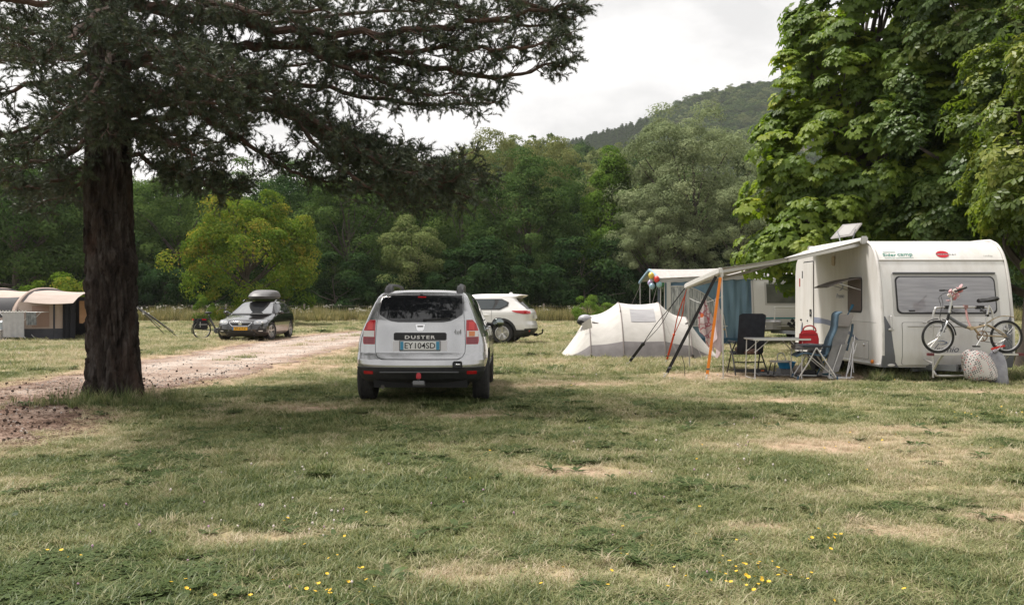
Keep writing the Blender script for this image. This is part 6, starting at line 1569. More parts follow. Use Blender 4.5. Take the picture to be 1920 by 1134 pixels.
# ---- blue recliner seen from its side
c2 = empty('camping_chair', (5.42, 16.05, 0), R(-8), 'blue recliner chair carrying a red bag, facing left', 'chair')
path = curve_pts([(-.36, 0, .41), (-.22, 0, .475), (0, 0, .44), (.12, 0, .43), (.18, 0, .50), (.24, 0, .70), (.325, 0, .90), (.345, 0, 1.05), (.36, 0, 1.16), (.42, 0, 1.20)], 4)
sheet([[Vector((p.x, y_, p.z)) for y_ in np.linspace(-.24, .24, 7)] for p in path], .016).build('seat_and_back', m_teal, c2)
for y_ in (-.27, .27):
    MB().tube([(p.x, y_ * .93, p.z) for p in path], .013, 7).build('side_rail', m_teal, c2)
    MB().tube([(-.02, y_, .58), (-.16, y_, .30), (-.33, y_, .03)], .014, 8).build('leg', m_alu, c2)
    MB().tube([(-.02, y_, .58), (.16, y_, .30), (.33, y_, .03)], .014, 8).build('leg', m_alu, c2)
    MB().bar((-.26, y_, .60), (.22, y_, .60), .05, .035).build('armrest', m_arm, c2, bevel=.012)
    for x_ in (-.345, .345): MB().tube([(x_, y_, .0), (x_ * .94, y_, .07)], .019, 8).build('foot', mat('foot_blue', (.04, .10, .17), .5), c2)
    MB().tube([(-.14, y_ * .95, .44), (.30, y_ * .95, .06)], .011, 6).build('strut', m_alu, c2)
for x_ in (-.33, .33): MB().tube([(x_, -.27, .03), (x_, .27, .03)], .012, 8).build('floor_bar', m_alu, c2)
tk = empty('folded_blankets', (5.30, 16.05, .49), R(-8), 'stack of folded grey striped blankets on the blue recliner', 'blanket')
m_str = mat('blanket_grey', (.08, .085, .10), .95, col2=(.28, .26, .26), scale=16, stretch=(1, 1, 7))
for k_ in range(3):
    rows = [[Vector((-.26 + .46 * u_ + .01 * math.sin(9 * v_ + k_), -.21 + .42 * v_, .04 + k_ * .036 + .012 * math.sin(7 * u_ + k_ * 2) * math.sin(5 * v_))) for v_ in np.linspace(0, 1, 8)] for u_ in np.linspace(0, 1, 10)]
    sheet(rows, .038).build('blanket', m_str, tk, bevel=.008)
rbg = empty('red_bag', (5.30, 16.0, .60), R(-8), 'red handbag with round handle standing on the blue recliner', 'bag')
m_red = mat('red_cloth', (.48, .018, .025), .7, col2=(.40, .012, .02), scale=9)
q = MB().prism([(-.17, 0), (.16, 0), (.165, .12), (.13, .26), (.05, .285), (-.09, .275), (-.155, .24)], .17, Matrix.Translation((0, .085, 0)) @ Matrix.Rotation(R(90), 4, 'X')); q.build('pouch', m_red, rbg, bevel=.028, seg=3)
MB().tube(curve_pts([(-.11, -.03, .25), (-.08, -.03, .33), (.02, -.03, .36), (.10, -.03, .32), (.12, -.03, .25)], 4), .012, 6).build('handle', m_red, rbg)
MB().tube([(-.15, -.088, .20), (.14, -.088, .20)], .006, 5).build('zip', mat('zip_dark', (.18, .01, .015), .6), rbg)
# ---- folded lounger leaning on the flank
c3 = empty('folded_lounger', (5.92, 16.15, 0), R(8), 'folded grey lounger leaning against the near caravan', 'lounger')
for (x0, z0, x1, z1, w, m_, y_, nm) in ((-.06, .56, .12, 1.02, .28, m_greycl, .02, 'back_panel'), (-.24, .12, -.03, .62, .30, m_greycl, -.10, 'leg_panel')):
    sheet([[Vector((x0 + (x1 - x0) * t_ + w * (u_ - .5), y_ + .05 * t_, z0 + (z1 - z0) * t_ + .03 * (u_ - .5))) for u_ in np.linspace(0, 1, 5)] for t_ in np.linspace(0, 1, 8)], .022).build(nm, m_, c3)
sheet([[Vector((.02 + .30 * (u_ - .5) + .10 * t_, .0, .93 + .22 * t_)) for u_ in np.linspace(0, 1, 5)] for t_ in np.linspace(0, 1, 6)], .05).build('pillow', mat('pillow_grey', (.30, .28, .27), .9), c3, bevel=.015)
for sg, m_ in ((-1, m_teal), (1, m_teal)):
    P = curve_pts([(-.02 + sg * .155, .03, .50), (-.0 + sg * .17, .02, .66), (.06 + sg * .17, .03, .82), (.11 + sg * .15, .05, .98)], 4); MB().tube(P, .028, 8, flat=.7).build('arm_tube', m_, c3)
for (a_, b_) in (((-.22, -.1, .10), (-.02, -.08, .62)), ((.08, -.1, .10), (.27, -.08, .64)), ((.02, -.16, .03), (.22, -.04, .66)), ((.10, -.18, .03), (.26, -.02, .78)), ((-.28, -.12, .02), (-.22, -.05, .34)), ((.28, .05, .10), (.24, .08, .74))):
    MB().tube([a_, b_], .012, 8).build('frame_tube', m_alu, c3)
MB().tube([(-.28, -.12, .02), (.10, -.18, .02)], .012, 8).tube([(-.25, .0, .03), (.2, -.1, .03)], .012, 8).build('floor_bar', m_alu, c3)
# ---- blue pole leaning on the flank
pb = MB().tube([(5.62, 16.55, .02), (5.95, 16.6, .62), (6.32, 16.65, 1.30)], .012, 8).build('broom_pole', mat('pole_blue', (.02, .09, .17), .45), None)
tag(pb, 'slim dark blue pole leaning against the near caravan', 'pole')
MB().tube([(6.29, 16.645, 1.24), (6.335, 16.652, 1.33)], .024, 8).build('cap', mat('pole_cap', (.03, .14, .24), .5), pb)
wb = MB().lathe([(.001, 0), (.19, .01), (.20, .05), (.20, .13), (.17, .16), (.001, .165)], 22, Matrix.Translation((5.70, 17.1, .27)) @ Matrix.Rotation(R(78), 4, 'Y') @ Matrix.Rotation(.3, 4, 'Z')).build('wheel_cover', mat('cover_black', (.02, .02, .022), .6), None)
tag(wb, 'dark round bag standing behind the blue pole', 'bag')
# ---- step stool, basin, mat, shoes
st_ = empty('step_stool', (5.02, 16.75, 0), R(6), 'small white step stool under the folding table end', 'stool')
MB().box((0, 0, .27), (.36, .24, .03)).build('tread', mat('stool_white', (.58, .57, .55), .5), st_, bevel=.008)
for sx in (-1, 1):
    for sy in (-1, 1): MB().tube([(sx * .14, sy * .09, .26), (sx * .19, sy * .13, .01)], .012, 6).build('leg', m_blk_tube if sx < 0 else m_alu, st_)
MB().tube(curve_pts([(-.02, .10, .28), (-.0, .12, .40), (.1, .12, .41), (.15, .1, .28)], 4), .010, 6).build('hand_loop', m_alu, st_)
bs = MB().lathe([(.001, .005), (.13, .005), (.17, .12), (.185, .125), (.18, .13), (.165, .12), (.12, .02), (.001, .02)], 28, Matrix.Translation((5.20, 16.98, .12))).build('wash_basin', mat('basin_blue', (.03, .27, .55), .4), None)
tag(bs, 'bright blue plastic wash basin behind the blue recliner legs', 'basin')
MB().box((5.20, 16.98, .06), (.3, .3, .11)).build('base', mat('crate_grey', (.2, .2, .2), .7), bs)
m_mat = mat('mat_pattern', (.13, .13, .14), .95, col2=(.34, .33, .32), scale=22, pos=(.45, .55))
mt_ = MB().grid([[Vector((4.55 + 1.55 * u_ + .12 * v_, 16.55 + .95 * v_ + .04 * math.sin(u_ * 7), .03 + .008 * math.sin(u_ * 17 + v_ * 5) + .006 * math.sin(v_ * 13))) for u_ in np.linspace(0, 1, 22)] for v_ in np.linspace(0, 1, 12)], thick=.014).build('ground_mat', m_mat, None)
tag(mt_, 'grey patterned ground mat under the stool and the basin', 'mat')
def shoe(x, y, rz, m_, label):
    f_ = Form([(0, .042, 0, .26, .05, .10), (.02, .045, -.002, .268, .05, .11), (.045, .044, 0, .262, .05, .12), (.07, .040, .004, .20, .05, .10), (.09, .034, .01, .13, .05, .05)], p=2.4)
    o = f_.body(8, 5, 6).build('shoe', m_, None); o.location = (x, y, .045); o.rotation_euler = (0, 0, rz); tag(o, label, 'shoe')
    MB().add(*(lambda b_: (b_.v, b_.f))(Form([(-.012, .045, -.004, .27, .05, .11), (.008, .047, -.006, .274, .05, .11)], p=2.4).body(3, 5, 6))).build('sole', m_white_p, o)
    for k_ in range(3): MB().bar((-.03, .14 + k_ * .03, .066 - k_ * .008), (.03, .13 + k_ * .03, .066 - k_ * .008), .01, .006).build('lace', mat('lace_green', (.25, .60, .05), .6), o)
shoe(5.56, 16.35, R(70), mat('shoe_black', (.02, .02, .022), .7), 'black trainer with green laces, nearer of the pair on the mat')
shoe(5.60, 16.52, R(78), MATS['shoe_black'], 'black trainer with green laces, farther of the pair on the mat')
cloth_bundle('rolled_towel', 'cream rolled towel on the mat by the basin', 'towel', (5.38, 16.75, .12), (.12, .09, .075), mat('cream_cloth', (.46, .40, .34), .9), 2)
shoe(5.78, 16.15, R(20), mat('shoe_teal', (.03, .12, .17), .6), 'teal slipper lying under the blue recliner')

# ================================================================== STRAPS, LINE AND TOWELS under the awning
NE = Vector((3.76, 16.06, 1.90)); FE = Vector((3.66, 18.68, 1.66))
m_strapk = mat('strap_black', (.018, .018, .02), .75); m_strapo = mat('strap_orange', (.85, .24, .015), .6); m_strapr = mat('strap_red_orange', (.72, .075, .02), .6)
def strap(label, a, b_, w, m_, spl=None, peg=True):
    a, b_ = Vector(a), Vector(b_); e = empty('tension_strap', tuple(b_), 0, label, 'strap'); o = Vector(b_)
    d = a - b_
    if spl:
        k0, k1 = spl; s0, s1 = b_ + d * k0, b_ + d * k1; off = Vector((0.012, 0, 0)) + Vector((.045, 0, -.02)); mid = s0.lerp(s1, .5)
        MB().bar(b_ - o + d * .05, s0 - o, w, .004, up=(0, 1, 0)).build('webbing', m_, e)
        MB().tube([p - o for p in curve_pts([s0, mid - off * .5, s1], 6)], w * .3, 5, flat=.35).build('webbing', m_, e)
        MB().tube([p - o for p in curve_pts([s0, mid + off, s1], 6)], w * .3, 5, flat=.35).build('webbing', m_, e)
        MB().ball(tuple(s0 - o), w * .75, 8, 6).build('knot', m_, e)
        MB().tube([s1 - o, a - o], w * .2, 5).build('cord', m_, e)
    else:
        MB().bar(b_ - o + d * .05, a - o, w, .005, up=(0, 1, 0)).build('webbing', m_, e)
    MB().box(tuple(b_ - o + d * .10), (w * 1.2, .012, .03)).build('buckle', m_trim, e)
    if peg: MB().tube([b_ - o + Vector((-.02, 0, -.02)), b_ - o + d * .055], .008, 6).tube(curve_pts([b_ - o + Vector((.02, 0, .02)), b_ - o + Vector((0, 0, .05)), b_ - o + Vector((-.02, 0, .02))], 3), .005, 5).build('peg', m_alu, e)
    return e
strap('wide black tension strap slanting down left from the near awning corner', NE + Vector((-.1, .02, -.06)), (2.74, 16.1, .02), .055, m_strapk)
strap('forked black tension strap slanting down left from the far awning corner', FE + Vector((-.06, 0, .0)), (2.48, 19.3, .02), .06, m_strapk, (.28, .78))
strap('red-orange looped tension strap hanging from the far awning corner', FE + Vector((-.02, .02, -.03)), (3.44, 20.0, .02), .04, m_strapr, (.40, .93))
strap('bright orange tension strap hanging from the near awning corner', NE + Vector((-.03, -.02, -.08)), (3.42, 15.75, .02), .05, m_strapo)
MB().tube(curve_pts([(3.05, 16.1, .42), (3.10, 16.12, .25), (3.11, 16.12, .05)], 4), .014, 5, flat=.4).build('loose_strap_end', m_strapk, None)
tag(bpy.data.objects['loose_strap_end'], 'short loose black strap end dangling below the wide black strap', 'strap')
ln = MB().tube(curve_pts([NE + Vector((.03, .03, -.42)), (3.70, 17.4, 1.36), FE + Vector((.03, 0, -.20))], 6), .004, 5).build('clothes_line', mat('line_white', (.6, .6, .58), .7), None)
tag(ln, 'thin washing line strung between the two awning legs', 'rope')
m_tow = bpy.data.materials.new('towel_pattern'); n, l = nodes_of(m_tow); b = n['Principled BSDF']; b.inputs['Roughness'].default_value = .9
tc = n.new('ShaderNodeTexCoord'); v = n.new('ShaderNodeTexVoronoi'); v.feature = 'DISTANCE_TO_EDGE'; v.inputs['Scale'].default_value = 7; l.new(tc.outputs['Object'], v.inputs['Vector'])
r = n.new('ShaderNodeValToRGB'); r.color_ramp.elements[0].position = .02; r.color_ramp.elements[0].color = (.42, .10, .14, 1); r.color_ramp.elements[1].position = .07; r.color_ramp.elements[1].color = (.64, .56, .56, 1)
l.new(v.outputs['Distance'], r.inputs['Fac'])
v2 = n.new('ShaderNodeTexVoronoi'); v2.inputs['Scale'].default_value = 3.2; l.new(tc.outputs['Object'], v2.inputs['Vector'])
r2 = n.new('ShaderNodeValToRGB'); r2.color_ramp.interpolation = 'CONSTANT'; r2.color_ramp.elements[0].color = (1, 1, 1, 1); r2.color_ramp.elements[1].position = .17; r2.color_ramp.elements[1].color = (0, 0, 0, 1)
l.new(v2.outputs['Distance'], r2.inputs['Fac']); mx = n.new('ShaderNodeMixRGB'); mx.inputs['Color2'].default_value = (.70, .16, .05, 1)
l.new(r2.outputs['Color'], mx.inputs['Fac']); l.new(r.outputs['Color'], mx.inputs['Color1']); l.new(mx.outputs['Color'], b.inputs['Base Color'])
def towel(name, label, top, w, h, m_, seed, lean=0.0, ang=0.0):
    P = []
    for i in range(16):
        v_ = i / 15; row = []
        for j in range(14):
            u_ = j / 13 - .5; ww = w * (.25 + .75 * min(1, v_ * 1.6)); x_ = u_ * ww + lean * v_; y_ = .05 * math.sin(u_ * 14 + seed + v_ * 2) * (.4 + v_)
            z_ = -h * v_ * (1 - .30 * abs(u_ - .15) * 2 * (v_ > .3)); c_, s_ = math.cos(ang), math.sin(ang)
            row.append(Vector((x_ * c_ - y_ * s_, x_ * s_ + y_ * c_, z_)))
        P.append(row)
    o = MB().grid(P, thick=.006).build(name, m_, None, smooth=70); o.location = top; return tag(o, label, 'towel')
tw = towel('hanging_towel', 'white towel with red line drawing and orange dots under the awning', (3.62, 16.9, 1.44), .36, 1.02, m_tow, 1, .12, R(15))
towel('hanging_towel', 'plain pale pink towel hanging beside the near awning leg', (3.74, 16.35, 1.45), .28, 1.12, mat('towel_pink', (.55, .44, .46), .95, col2=(.60, .50, .52), scale=6), 3, .02, R(50))
pg = MB().box((3.735, 16.33, 1.46), (.02, .015, .07)).build('clothes_peg', mat('peg_red', (.6, .06, .08), .5), None); tag(pg, 'red clothes peg on the washing line above the pink towel', 'peg')
pg = MB().box((3.64, 16.88, 1.46), (.02, .015, .07)).build('clothes_peg', mat('peg_yellow', (.75, .5, .05), .5), None); tag(pg, 'yellow clothes peg on the washing line above the patterned towel', 'peg')

# ================================================================== WHITE TUNNEL TENT
m_tent = mat('tent_white', (.50, .48, .455), .8, col2=(.56, .54, .515), scale=4, bump=.25, bscale=3, stretch=(1, 2.5, 1))
m_skirt = mat('tent_skirt', (.20, .185, .19), .8, col2=(.25, .235, .24), scale=5)
m_pole = mat('tent_pole', (.23, .20, .19), .6)
tent = empty('dome_tent', (0, 22.75, 0), 0, 'white tunnel tent with grey skirt left of the awning straps', 'tent')
TX_ = [1.28, 1.92, 2.69, 3.69, 4.38, 5.12]; TH_ = [.06, 1.02, 1.345, 1.345, .98, .06]; TW_ = [.55, 1.0, 1.22, 1.22, 1.02, .55]
def tent_pt(x, a, off=0.0):
    """a: 0 = ground on the near side, 180 = ground on the far side"""
    h = float(np.interp(x, TX_, TH_)); w = float(np.interp(x, TX_, TW_)); k = [i for i in range(len(TX_) - 1) if TX_[i] <= x <= TX_[i + 1]]; k = k[0] if k else 0
    f = (x - TX_[k]) / (TX_[k + 1] - TX_[k]); sag = .07 * math.sin(math.pi * f) * math.sin(R(a)) * (1.3 if k in (1, 3) else .7)
    c_, s_ = math.cos(R(a)), math.sin(R(a))
    return Vector((x, -(w + off) * math.copysign(abs(c_) ** .8, c_) * (1 - .35 * s_), max(0.0, (h + off) * s_ ** .82 - sag)))
xs_ = sorted(set(list(np.linspace(TX_[0], TX_[-1], 46)) + TX_))
MB().grid([[tent_pt(x_, a_) for a_ in np.linspace(0, 180, 33)] for x_ in xs_], thick=.008).build('flysheet', m_tent, tent, smooth=60)
sk = []
for x_ in xs_:
    h = float(np.interp(x_, TX_, TH_)); am = 3 + 11 * min(1, h / 1.0); sk.append([tent_pt(x_, a_, .010) + Vector((0, -.015 * (a_ == 0), 0)) for a_ in np.linspace(0, am, 5)])
MB().grid(sk, thick=.004).build('mud_skirt', m_skirt, tent)
for x_ in TX_[1:-1]:
    MB().tube([tent_pt(x_, a_, .012) for a_ in np.linspace(0, 180, 36)], .014, 6).build('pole_sleeve', m_pole, tent)
    p = tent_pt(x_, 0); MB().box((p.x, p.y - .03, .05), (.05, .04, .09)).build('pole_foot', m_rubber, tent)
MB().grid([[tent_pt(x_, a_, .012) for a_ in np.linspace(38, 62, 5)] for x_ in np.linspace(2.92, 3.52, 7)], thick=.004).build('tent_window', mat('tent_window', (.30, .295, .31), .5, col2=(.38, .375, .39), scale=3, stretch=(1, 1, 14)), tent)
for (x_, a_, dx) in ((2.0, 52, .16), (2.69, 55, -.03), (4.38, 55, -.1)):
    p = tent_pt(x_, a_, .02); MB().add([p + Vector((-.01, 0, .03)), p + Vector((-.01, 0, -.06)), p + Vector((dx, -.06, -.01)), p + Vector((0, .012, 0))], [(0, 1, 2), (0, 2, 3), (1, 3, 2), (0, 3, 1)]).build('guy_tab', m_skirt, tent)
for (x_, a_, g_) in ((4.38, 50, (4.5, -1.6, .0)), (1.92, 60, (1.0, -1.3, .0)), (3.69, 60, (3.9, -1.9, 0))):
    p = tent_pt(x_, a_, .015); MB().tube([p, g_], .004, 4).build('guy_line', m_pole, tent)
hb = MB().ball((0, 0, .0), .16, 14, 10, (1.15, .9, .75)).build('cycle_helmet', mat('helmet_grey', (.33, .33, .36), .4), None); hb.location = (1.84, 22.5, .94); tag(hb, 'grey and black helmet hooked on the left end of the white tunnel tent', 'helmet')
MB().ball((-.06, 0, -.06), .14, 12, 8, (1.1, .92, .7)).build('liner', m_black, hb)
tf = MB().add([(1.92, 22.0, .98), (1.70, 22.2, .80), (1.78, 22.1, .66), (1.95, 21.95, .86)], [(0, 1, 2, 3)]); tf_ = MB().grid([[Vector((1.93 - .2 * u_ + .04 * v_, 21.98 + .2 * u_, .98 - .14 * u_ - .24 * v_ * (1 - .3 * u_))) for v_ in np.linspace(0, 1, 4)] for u_ in np.linspace(0, 1, 5)], thick=.006).build('vent_hood', m_tent, tent); tf_.location = (0, -22.75, 0)

# ================================================================== FAR CARAVAN WITH BLUE AWNING TENT
FX, FY = 8.75, 28.4
van2 = empty('caravan', (FX, FY, 0), 0, 'far white caravan with teal stripe, half hidden behind the near caravan', 'caravan')
m_van2 = mat('caravan_white_far', (.68, .67, .66), .4, col2=(.74, .73, .72), scale=1.5)
prof2 = [(.45, .42), (.06, .62), (.0, .78), (.0, 1.0), (.04, 1.3), (.10, 1.7), (.16, 2.0), (.24, 2.22), (.38, 2.40), (.65, 2.50), (2.5, 2.53), (4.6, 2.5), (4.9, 2.3), (5.0, 1.9), (5.0, .5), (4.9, .42)]
YZ2 = Matrix(((0, 0, 1, -1.12), (1, 0, 0, 0), (0, 1, 0, 0), (0, 0, 0, 1)))
MB().prism(prof2, 2.24, YZ2).build('body', m_van2, van2, bevel=.04, seg=3)
def f2(z): return float(np.interp(z, [p[1] for p in prof2[:10]], [p[0] for p in prof2[:10]]))
def front2(x0, x1, z0, z1, off, nm, m_, par, th=.02, n_=6):
    return MB().grid([[Vector((x_, f2(z_) - off, z_)) for x_ in np.linspace(x0, x1, 4)] for z_ in np.linspace(z0, z1, n_)], thick=th).build(nm, m_, par, bevel=.004)
wf2 = front2(-.72, .72, 1.27, 2.0, .012, 'window_frame', m_paleg, van2); front2(-.66, .66, 1.33, 1.94, .03, 'front_window', mat('far_glass', (.11, .115, .10), .12, coat=.6, col2=(.15, .155, .14), scale=3), wf2)
front2(-1.09, 1.09, .83, .875, .008, 'stripe', mat('teal_stripe', (.05, .25, .27), .5), van2, .008, 3)
front2(-1.08, 1.08, 2.06, 2.09, .008, 'seam_moulding', m_paleg, van2, .01, 3)
q = MB().grid([[Vector((x_, f2(max(.63, z_)) - .03 - .25 * (1 - abs(x_ + .55) / .5) * (z_ < .75), z_)) for x_ in np.linspace(-1.05, -.25, 9)] for z_ in (.50, .58, .66, .74, .80)], thick=.03); q.build('nose_fairing', mat('fairing_grey', (.30, .295, .30), .5), van2)
MB().ball((-.72, -.10, .62), .09, 14, 8, (1.2, .4, 1)).build('front_lamp', m_clear, van2)
MB().tube(curve_pts([(-.45, -.12, .60), (-.47, -.14, .75), (-.47, -.14, 1.12), (-.42, -.14, 1.19), (.2, -.14, 1.19), (.45, -.14, 1.19)], 3), .02, 8).tube([(-.47, -.14, .60), (.45, -.14, .60)], .018, 8).build('carrier_hoop', m_alu, van2)
q = MB()
for (x_, z_) in ((.02, .62), (.06, .78), (-.05, .68), (.12, .66)): q.box((x_, -.25, z_), (.09, .07, .10), (0, .4, 0)); q.tube([(x_, -.25, z_), (x_ + .15, -.2, z_ - .08)], .018, 6)
q.build('carrier_clamps', m_black, van2)
MB().tube(curve_pts([(.25, -.2, .66), (.30, -.2, .86), (.42, -.2, .92), (.55, -.2, .86)], 4), .014, 6).build('carrier_arm', m_alu, van2)
MB().bar((-.4, .4, .42), (0, -1.0, .42), .07, .10).bar((.4, .4, .42), (0, -1.0, .42), .07, .10).build('drawbar', MATS['galvanised'], van2)
for sg in (-1, 1): wheel(van2, sg * 1.0, 2.9, .31, .18, 5, rimmat=m_paleg)
MB().box((-.55, 1.2, 2.56), (.75, .75, .08)).build('roof_vent', m_paleg, van2, bevel=.02); MB().box((.4, 3.2, 2.56), (.6, .6, .09)).build('roof_vent', m_paleg, van2, bevel=.02)
MB().tube([Vector((-1.115, y_ - .004, z_)) for (y_, z_) in prof2[1:11]], .03, 8).build('edge_moulding', m_paleg, van2)
# ---- its awning tent
awt = empty('awning_tent', (0, FY, 0), 0, 'blue and pale grey awning tent attached to the far caravan', 'tent')
m_aroof = mat('awning_roof', (.36, .34, .33), .85, col2=(.42, .40, .385), scale=3, bump=.3, bscale=2.2, stretch=(3, 1, 1))
m_ablue = mat('awning_blue', (.12, .20, .275), .8, col2=(.155, .25, .33), scale=2.6, bump=.7, bscale=2.5, stretch=(3.5, 1, .5))
x0_, x1_ = 4.62, 7.64
def roof_pt(u_, v_):
    """u along x, v over the gable: near eave, ridge, far eave"""
    x_ = x0_ + (x1_ - x0_) * u_; y_ = .12 + 3.2 * v_; zr = 2.47 + .06 * u_; ze = 2.07 + .14 * u_
    z_ = ze + (zr - ze) * (1 - abs(v_ - .48) / .52) ** .9 - .035 * math.sin(math.pi * u_) * (1 - abs(2 * v_ - 1)) * 1.2
    return Vector((x_ + .18 * (1 - u_) * (.5 - v_), y_, z_))
MB().grid([[roof_pt(u_, v_) for v_ in np.linspace(0, 1, 15)] for u_ in np.linspace(0, 1, 16)], thick=.012).build('roof', m_aroof, awt)
MB().grid([[roof_pt(u_, 0) + Vector((0, -.012, -.02 - .12 * k_ + .01 * math.sin(u_ * 50))) for k_ in (0, .5, 1)] for u_ in np.linspace(0, 1, 40)], thick=.006).build('valance', mat('valance_grey', (.42, .41, .41), .85), awt)
MB().tube([roof_pt(0, v_) + Vector((-.012, 0, -.03)) for v_ in np.linspace(0, 1, 15)], .045, 6, flat=1.3).build('gable_trim', mat('trim_pale_blue', (.22, .33, .42), .8), awt)
def wall_pt(x_, z_): return Vector((x_, .16 + .02 * math.sin(x_ * 9), z_))
P = [[wall_pt(x_, z_ if z_ < 2 else roof_pt((x_ - x0_) / (x1_ - x0_), 0).z - .12) + Vector((0, .035 * math.sin(x_ * 16 + z_ * 3) * (x_ > 6.6) + .02 * math.sin(x_ * 31) * (x_ > 6.9), 0)) for z_ in (0.0, .3, .6, .9, 1.2, 1.5, 1.8, 2.1)] for x_ in np.linspace(4.86, 7.66, 60)]
MB().grid(P, thick=.008).build('side_wall', m_ablue, awt)
arch = []
for i in range(25):
    a = math.pi * i / 24; arch.append((6.05 - 1.02 * math.cos(a) if i < 25 else 0, 1.02 + .78 * math.sin(a) ** .8))
ax_ = [Vector((x_, .10, z_)) for (x_, z_) in [(4.98, .45)] + [(4.98, 1.85), (5.35, 1.87), (5.75, 1.80), (6.15, 1.60), (6.50, 1.30), (6.72, .95), (6.80, .45)]]
am_ = curve_pts(ax_[1:7], 5)
m_clearp = mat('clear_window', (.20, .215, .225), .12, coat=.6, col2=(.46, .48, .49), scale=6, stretch=(6, 1, .6), pos=(.42, .6))
P = [[Vector((5.02 + (p.x - 5.02) * 1.0, .09 + .008 * math.sin(p.x * 22), .62 + (p.z - .62) * k_)) for k_ in np.linspace(0, 1, 6)] for p in am_]
cw = MB().grid(P, thick=.006).build('arched_window', m_clearp, awt)
MB().tube(am_ + [Vector((6.80, .09, .45)), Vector((6.83, .09, .25))], .035, 6, flat=.5).build('window_border', mat('border_white', (.52, .52, .51), .8), cw)
MB().bar((4.98, .08, .1), (4.98, .08, 2.0), .13, .012, up=(0, 1, 0)).build('window_border', MATS['border_white'], cw)
MB().bar((4.98, .08, .60), (6.85, .08, .60), .03, .012, up=(0, 1, 0)).build('window_border', MATS['border_white'], cw)
MB().bar((6.2, .10, .50), (6.78, .10, .50), .055, .02, up=(0, 1, 0)).build('stripe', mat('stripe_ochre', (.40, .27, .10), .8), awt)
MB().grid([[Vector((x_, .05, z_)) for z_ in (0, .12, .22)] for x_ in np.linspace(4.9, 7.7, 20)], thick=.01).build('mud_skirt', mat('skirt_blue', (.035, .09, .14), .8), awt)
for (x_, y_, z_) in ((4.74, .16, 2.02), (4.63, 1.68, 2.42), (4.52, 3.2, 2.02), (4.86, .14, 2.03)): MB().tube([(x_, y_, 0), (x_, y_, z_)], .017, 7).build('pole', m_alu, awt)
MB().tube([(4.55, 3.2, 2.0), (3.7, 3.6, 0)], .006, 4).build('guy_line', m_pole, awt); MB().tube([(4.66, .16, 2.0), (3.95, -.9, .0)], .006, 4).build('guy_line', m_pole, awt)
MB().grid([[Vector((4.9 + .06 * math.sin(y_ * 8), y_, z_)) for z_ in (0, .7, 1.4, 2.0)] for y_ in np.linspace(1.2, 1.7, 8)], thick=.01).build('tied_door', mat('door_dark', (.03, .04, .05), .9), awt)
MB().grid([[Vector((x_, 3.2 + .02 * math.sin(x_ * 9), z_)) for z_ in (0, .7, 1.4, 2.02)] for x_ in np.linspace(5.6, 7.66, 16)], thick=.008).build('rear_wall', m_ablue, awt)
for (dx, dy, dz, c, nm) in ((0, 0, .16, (.75, .55, .10), 'yellow'), (.16, -.06, .04, (.70, .05, .04), 'red'), (-.02, .05, -.08, (.36, .30, .46), 'lilac'), (.24, -.04, -.13, (.30, .52, .56), 'pale blue'), (.02, -.02, -.18, (.28, .44, .55), 'sky blue'), (.36, .06, -.10, (.05, .22, .10), 'dark green')):
    o = MB().ball((0, 0, 0), .095, 16, 12, (1, 1, 1.12)).build('balloon', mat('balloon_' + nm.replace(' ', '_'), c, .25, coat=.4), None); o.location = (4.44 + dx, 28.55 + dy, 2.05 + dz); tag(o, '%s balloon hanging in the gable of the blue awning tent' % nm, 'balloon', 'balloons in the awning gable')
    MB().lathe([(.012, -.14), (.006, -.125)], 8).tube([(0, 0, -.13), (.02 - dx * .5, 0, .22 - dz)], .002, 3).build('knot', m_white_p, o)

# ================================================================== TAN TUNNEL TENT (left)
tt = empty('tunnel_tent', (-15.8, 33.0, 0), R(-14), 'tan inflatable tunnel tent with dark bands left of the pine trunk', 'tent')
m_tan = mat('tent_tan', (.40, .31, .265), .85, col2=(.45, .36, .315), scale=3, bump=.3, bscale=2.5); m_tdk = mat('tent_charcoal', (.045, .047, .06), .8, col2=(.065, .067, .08), scale=4)
m_tin = mat('tent_inner', (.30, .17, .09), .9, col2=(.36, .21, .12), scale=4)
S_x = [-6.6, -5.4, -3.6, -1.55]; S_h = [.9, 1.45, 1.80, 1.78]; S_w = [1.1, 1.35, 1.55, 1.55]
def tun(x, a, off=0.0):
    h = float(np.interp(x, S_x, S_h)); w = float(np.interp(x, S_x, S_w)); f = 0
    for k in range(3):
        if S_x[k] <= x <= S_x[k + 1]: f = math.sin(math.pi * (x - S_x[k]) / (S_x[k + 1] - S_x[k]))
    c_, s_ = math.cos(R(a)), math.sin(R(a))
    return Vector((x, -(w + off) * math.copysign(abs(c_) ** .75, c_), (h + off) * max(0, s_) ** .8 - .05 * f * s_))
xs2 = sorted(set(list(np.linspace(S_x[0], S_x[-1], 34)) + S_x))
MB().grid([[tun(x_, a_) for a_ in np.linspace(0, 180, 31)] for x_ in xs2], thick=.012).build('flysheet', m_tan, tt, smooth=60)
MB().grid([[tun(x_, a_, .012) for a_ in np.linspace(0, 17, 5)] for x_ in xs2], thick=.006).build('mud_skirt', m_tdk, tt)
for x_ in (-3.62, -1.55, -5.4):
    for dx, m_, rr in ((0, m_tan, .10), (.13, m_tdk, .055)):
        MB().tube([tun(x_ + dx * (1 if x_ > -5 else 1) - .06, a_, .02) for a_ in np.linspace(8, 172, 34)], rr, 8, flat=.6).build('air_beam', m_, tt)
MB().grid([[tun(x_, a_, .018) for a_ in np.linspace(22, 56, 8)] for x_ in np.linspace(-3.35, -1.85, 9)], thick=.006).build('side_window', mat('tent_window_dark', (.018, .018, .022), .6), tt)
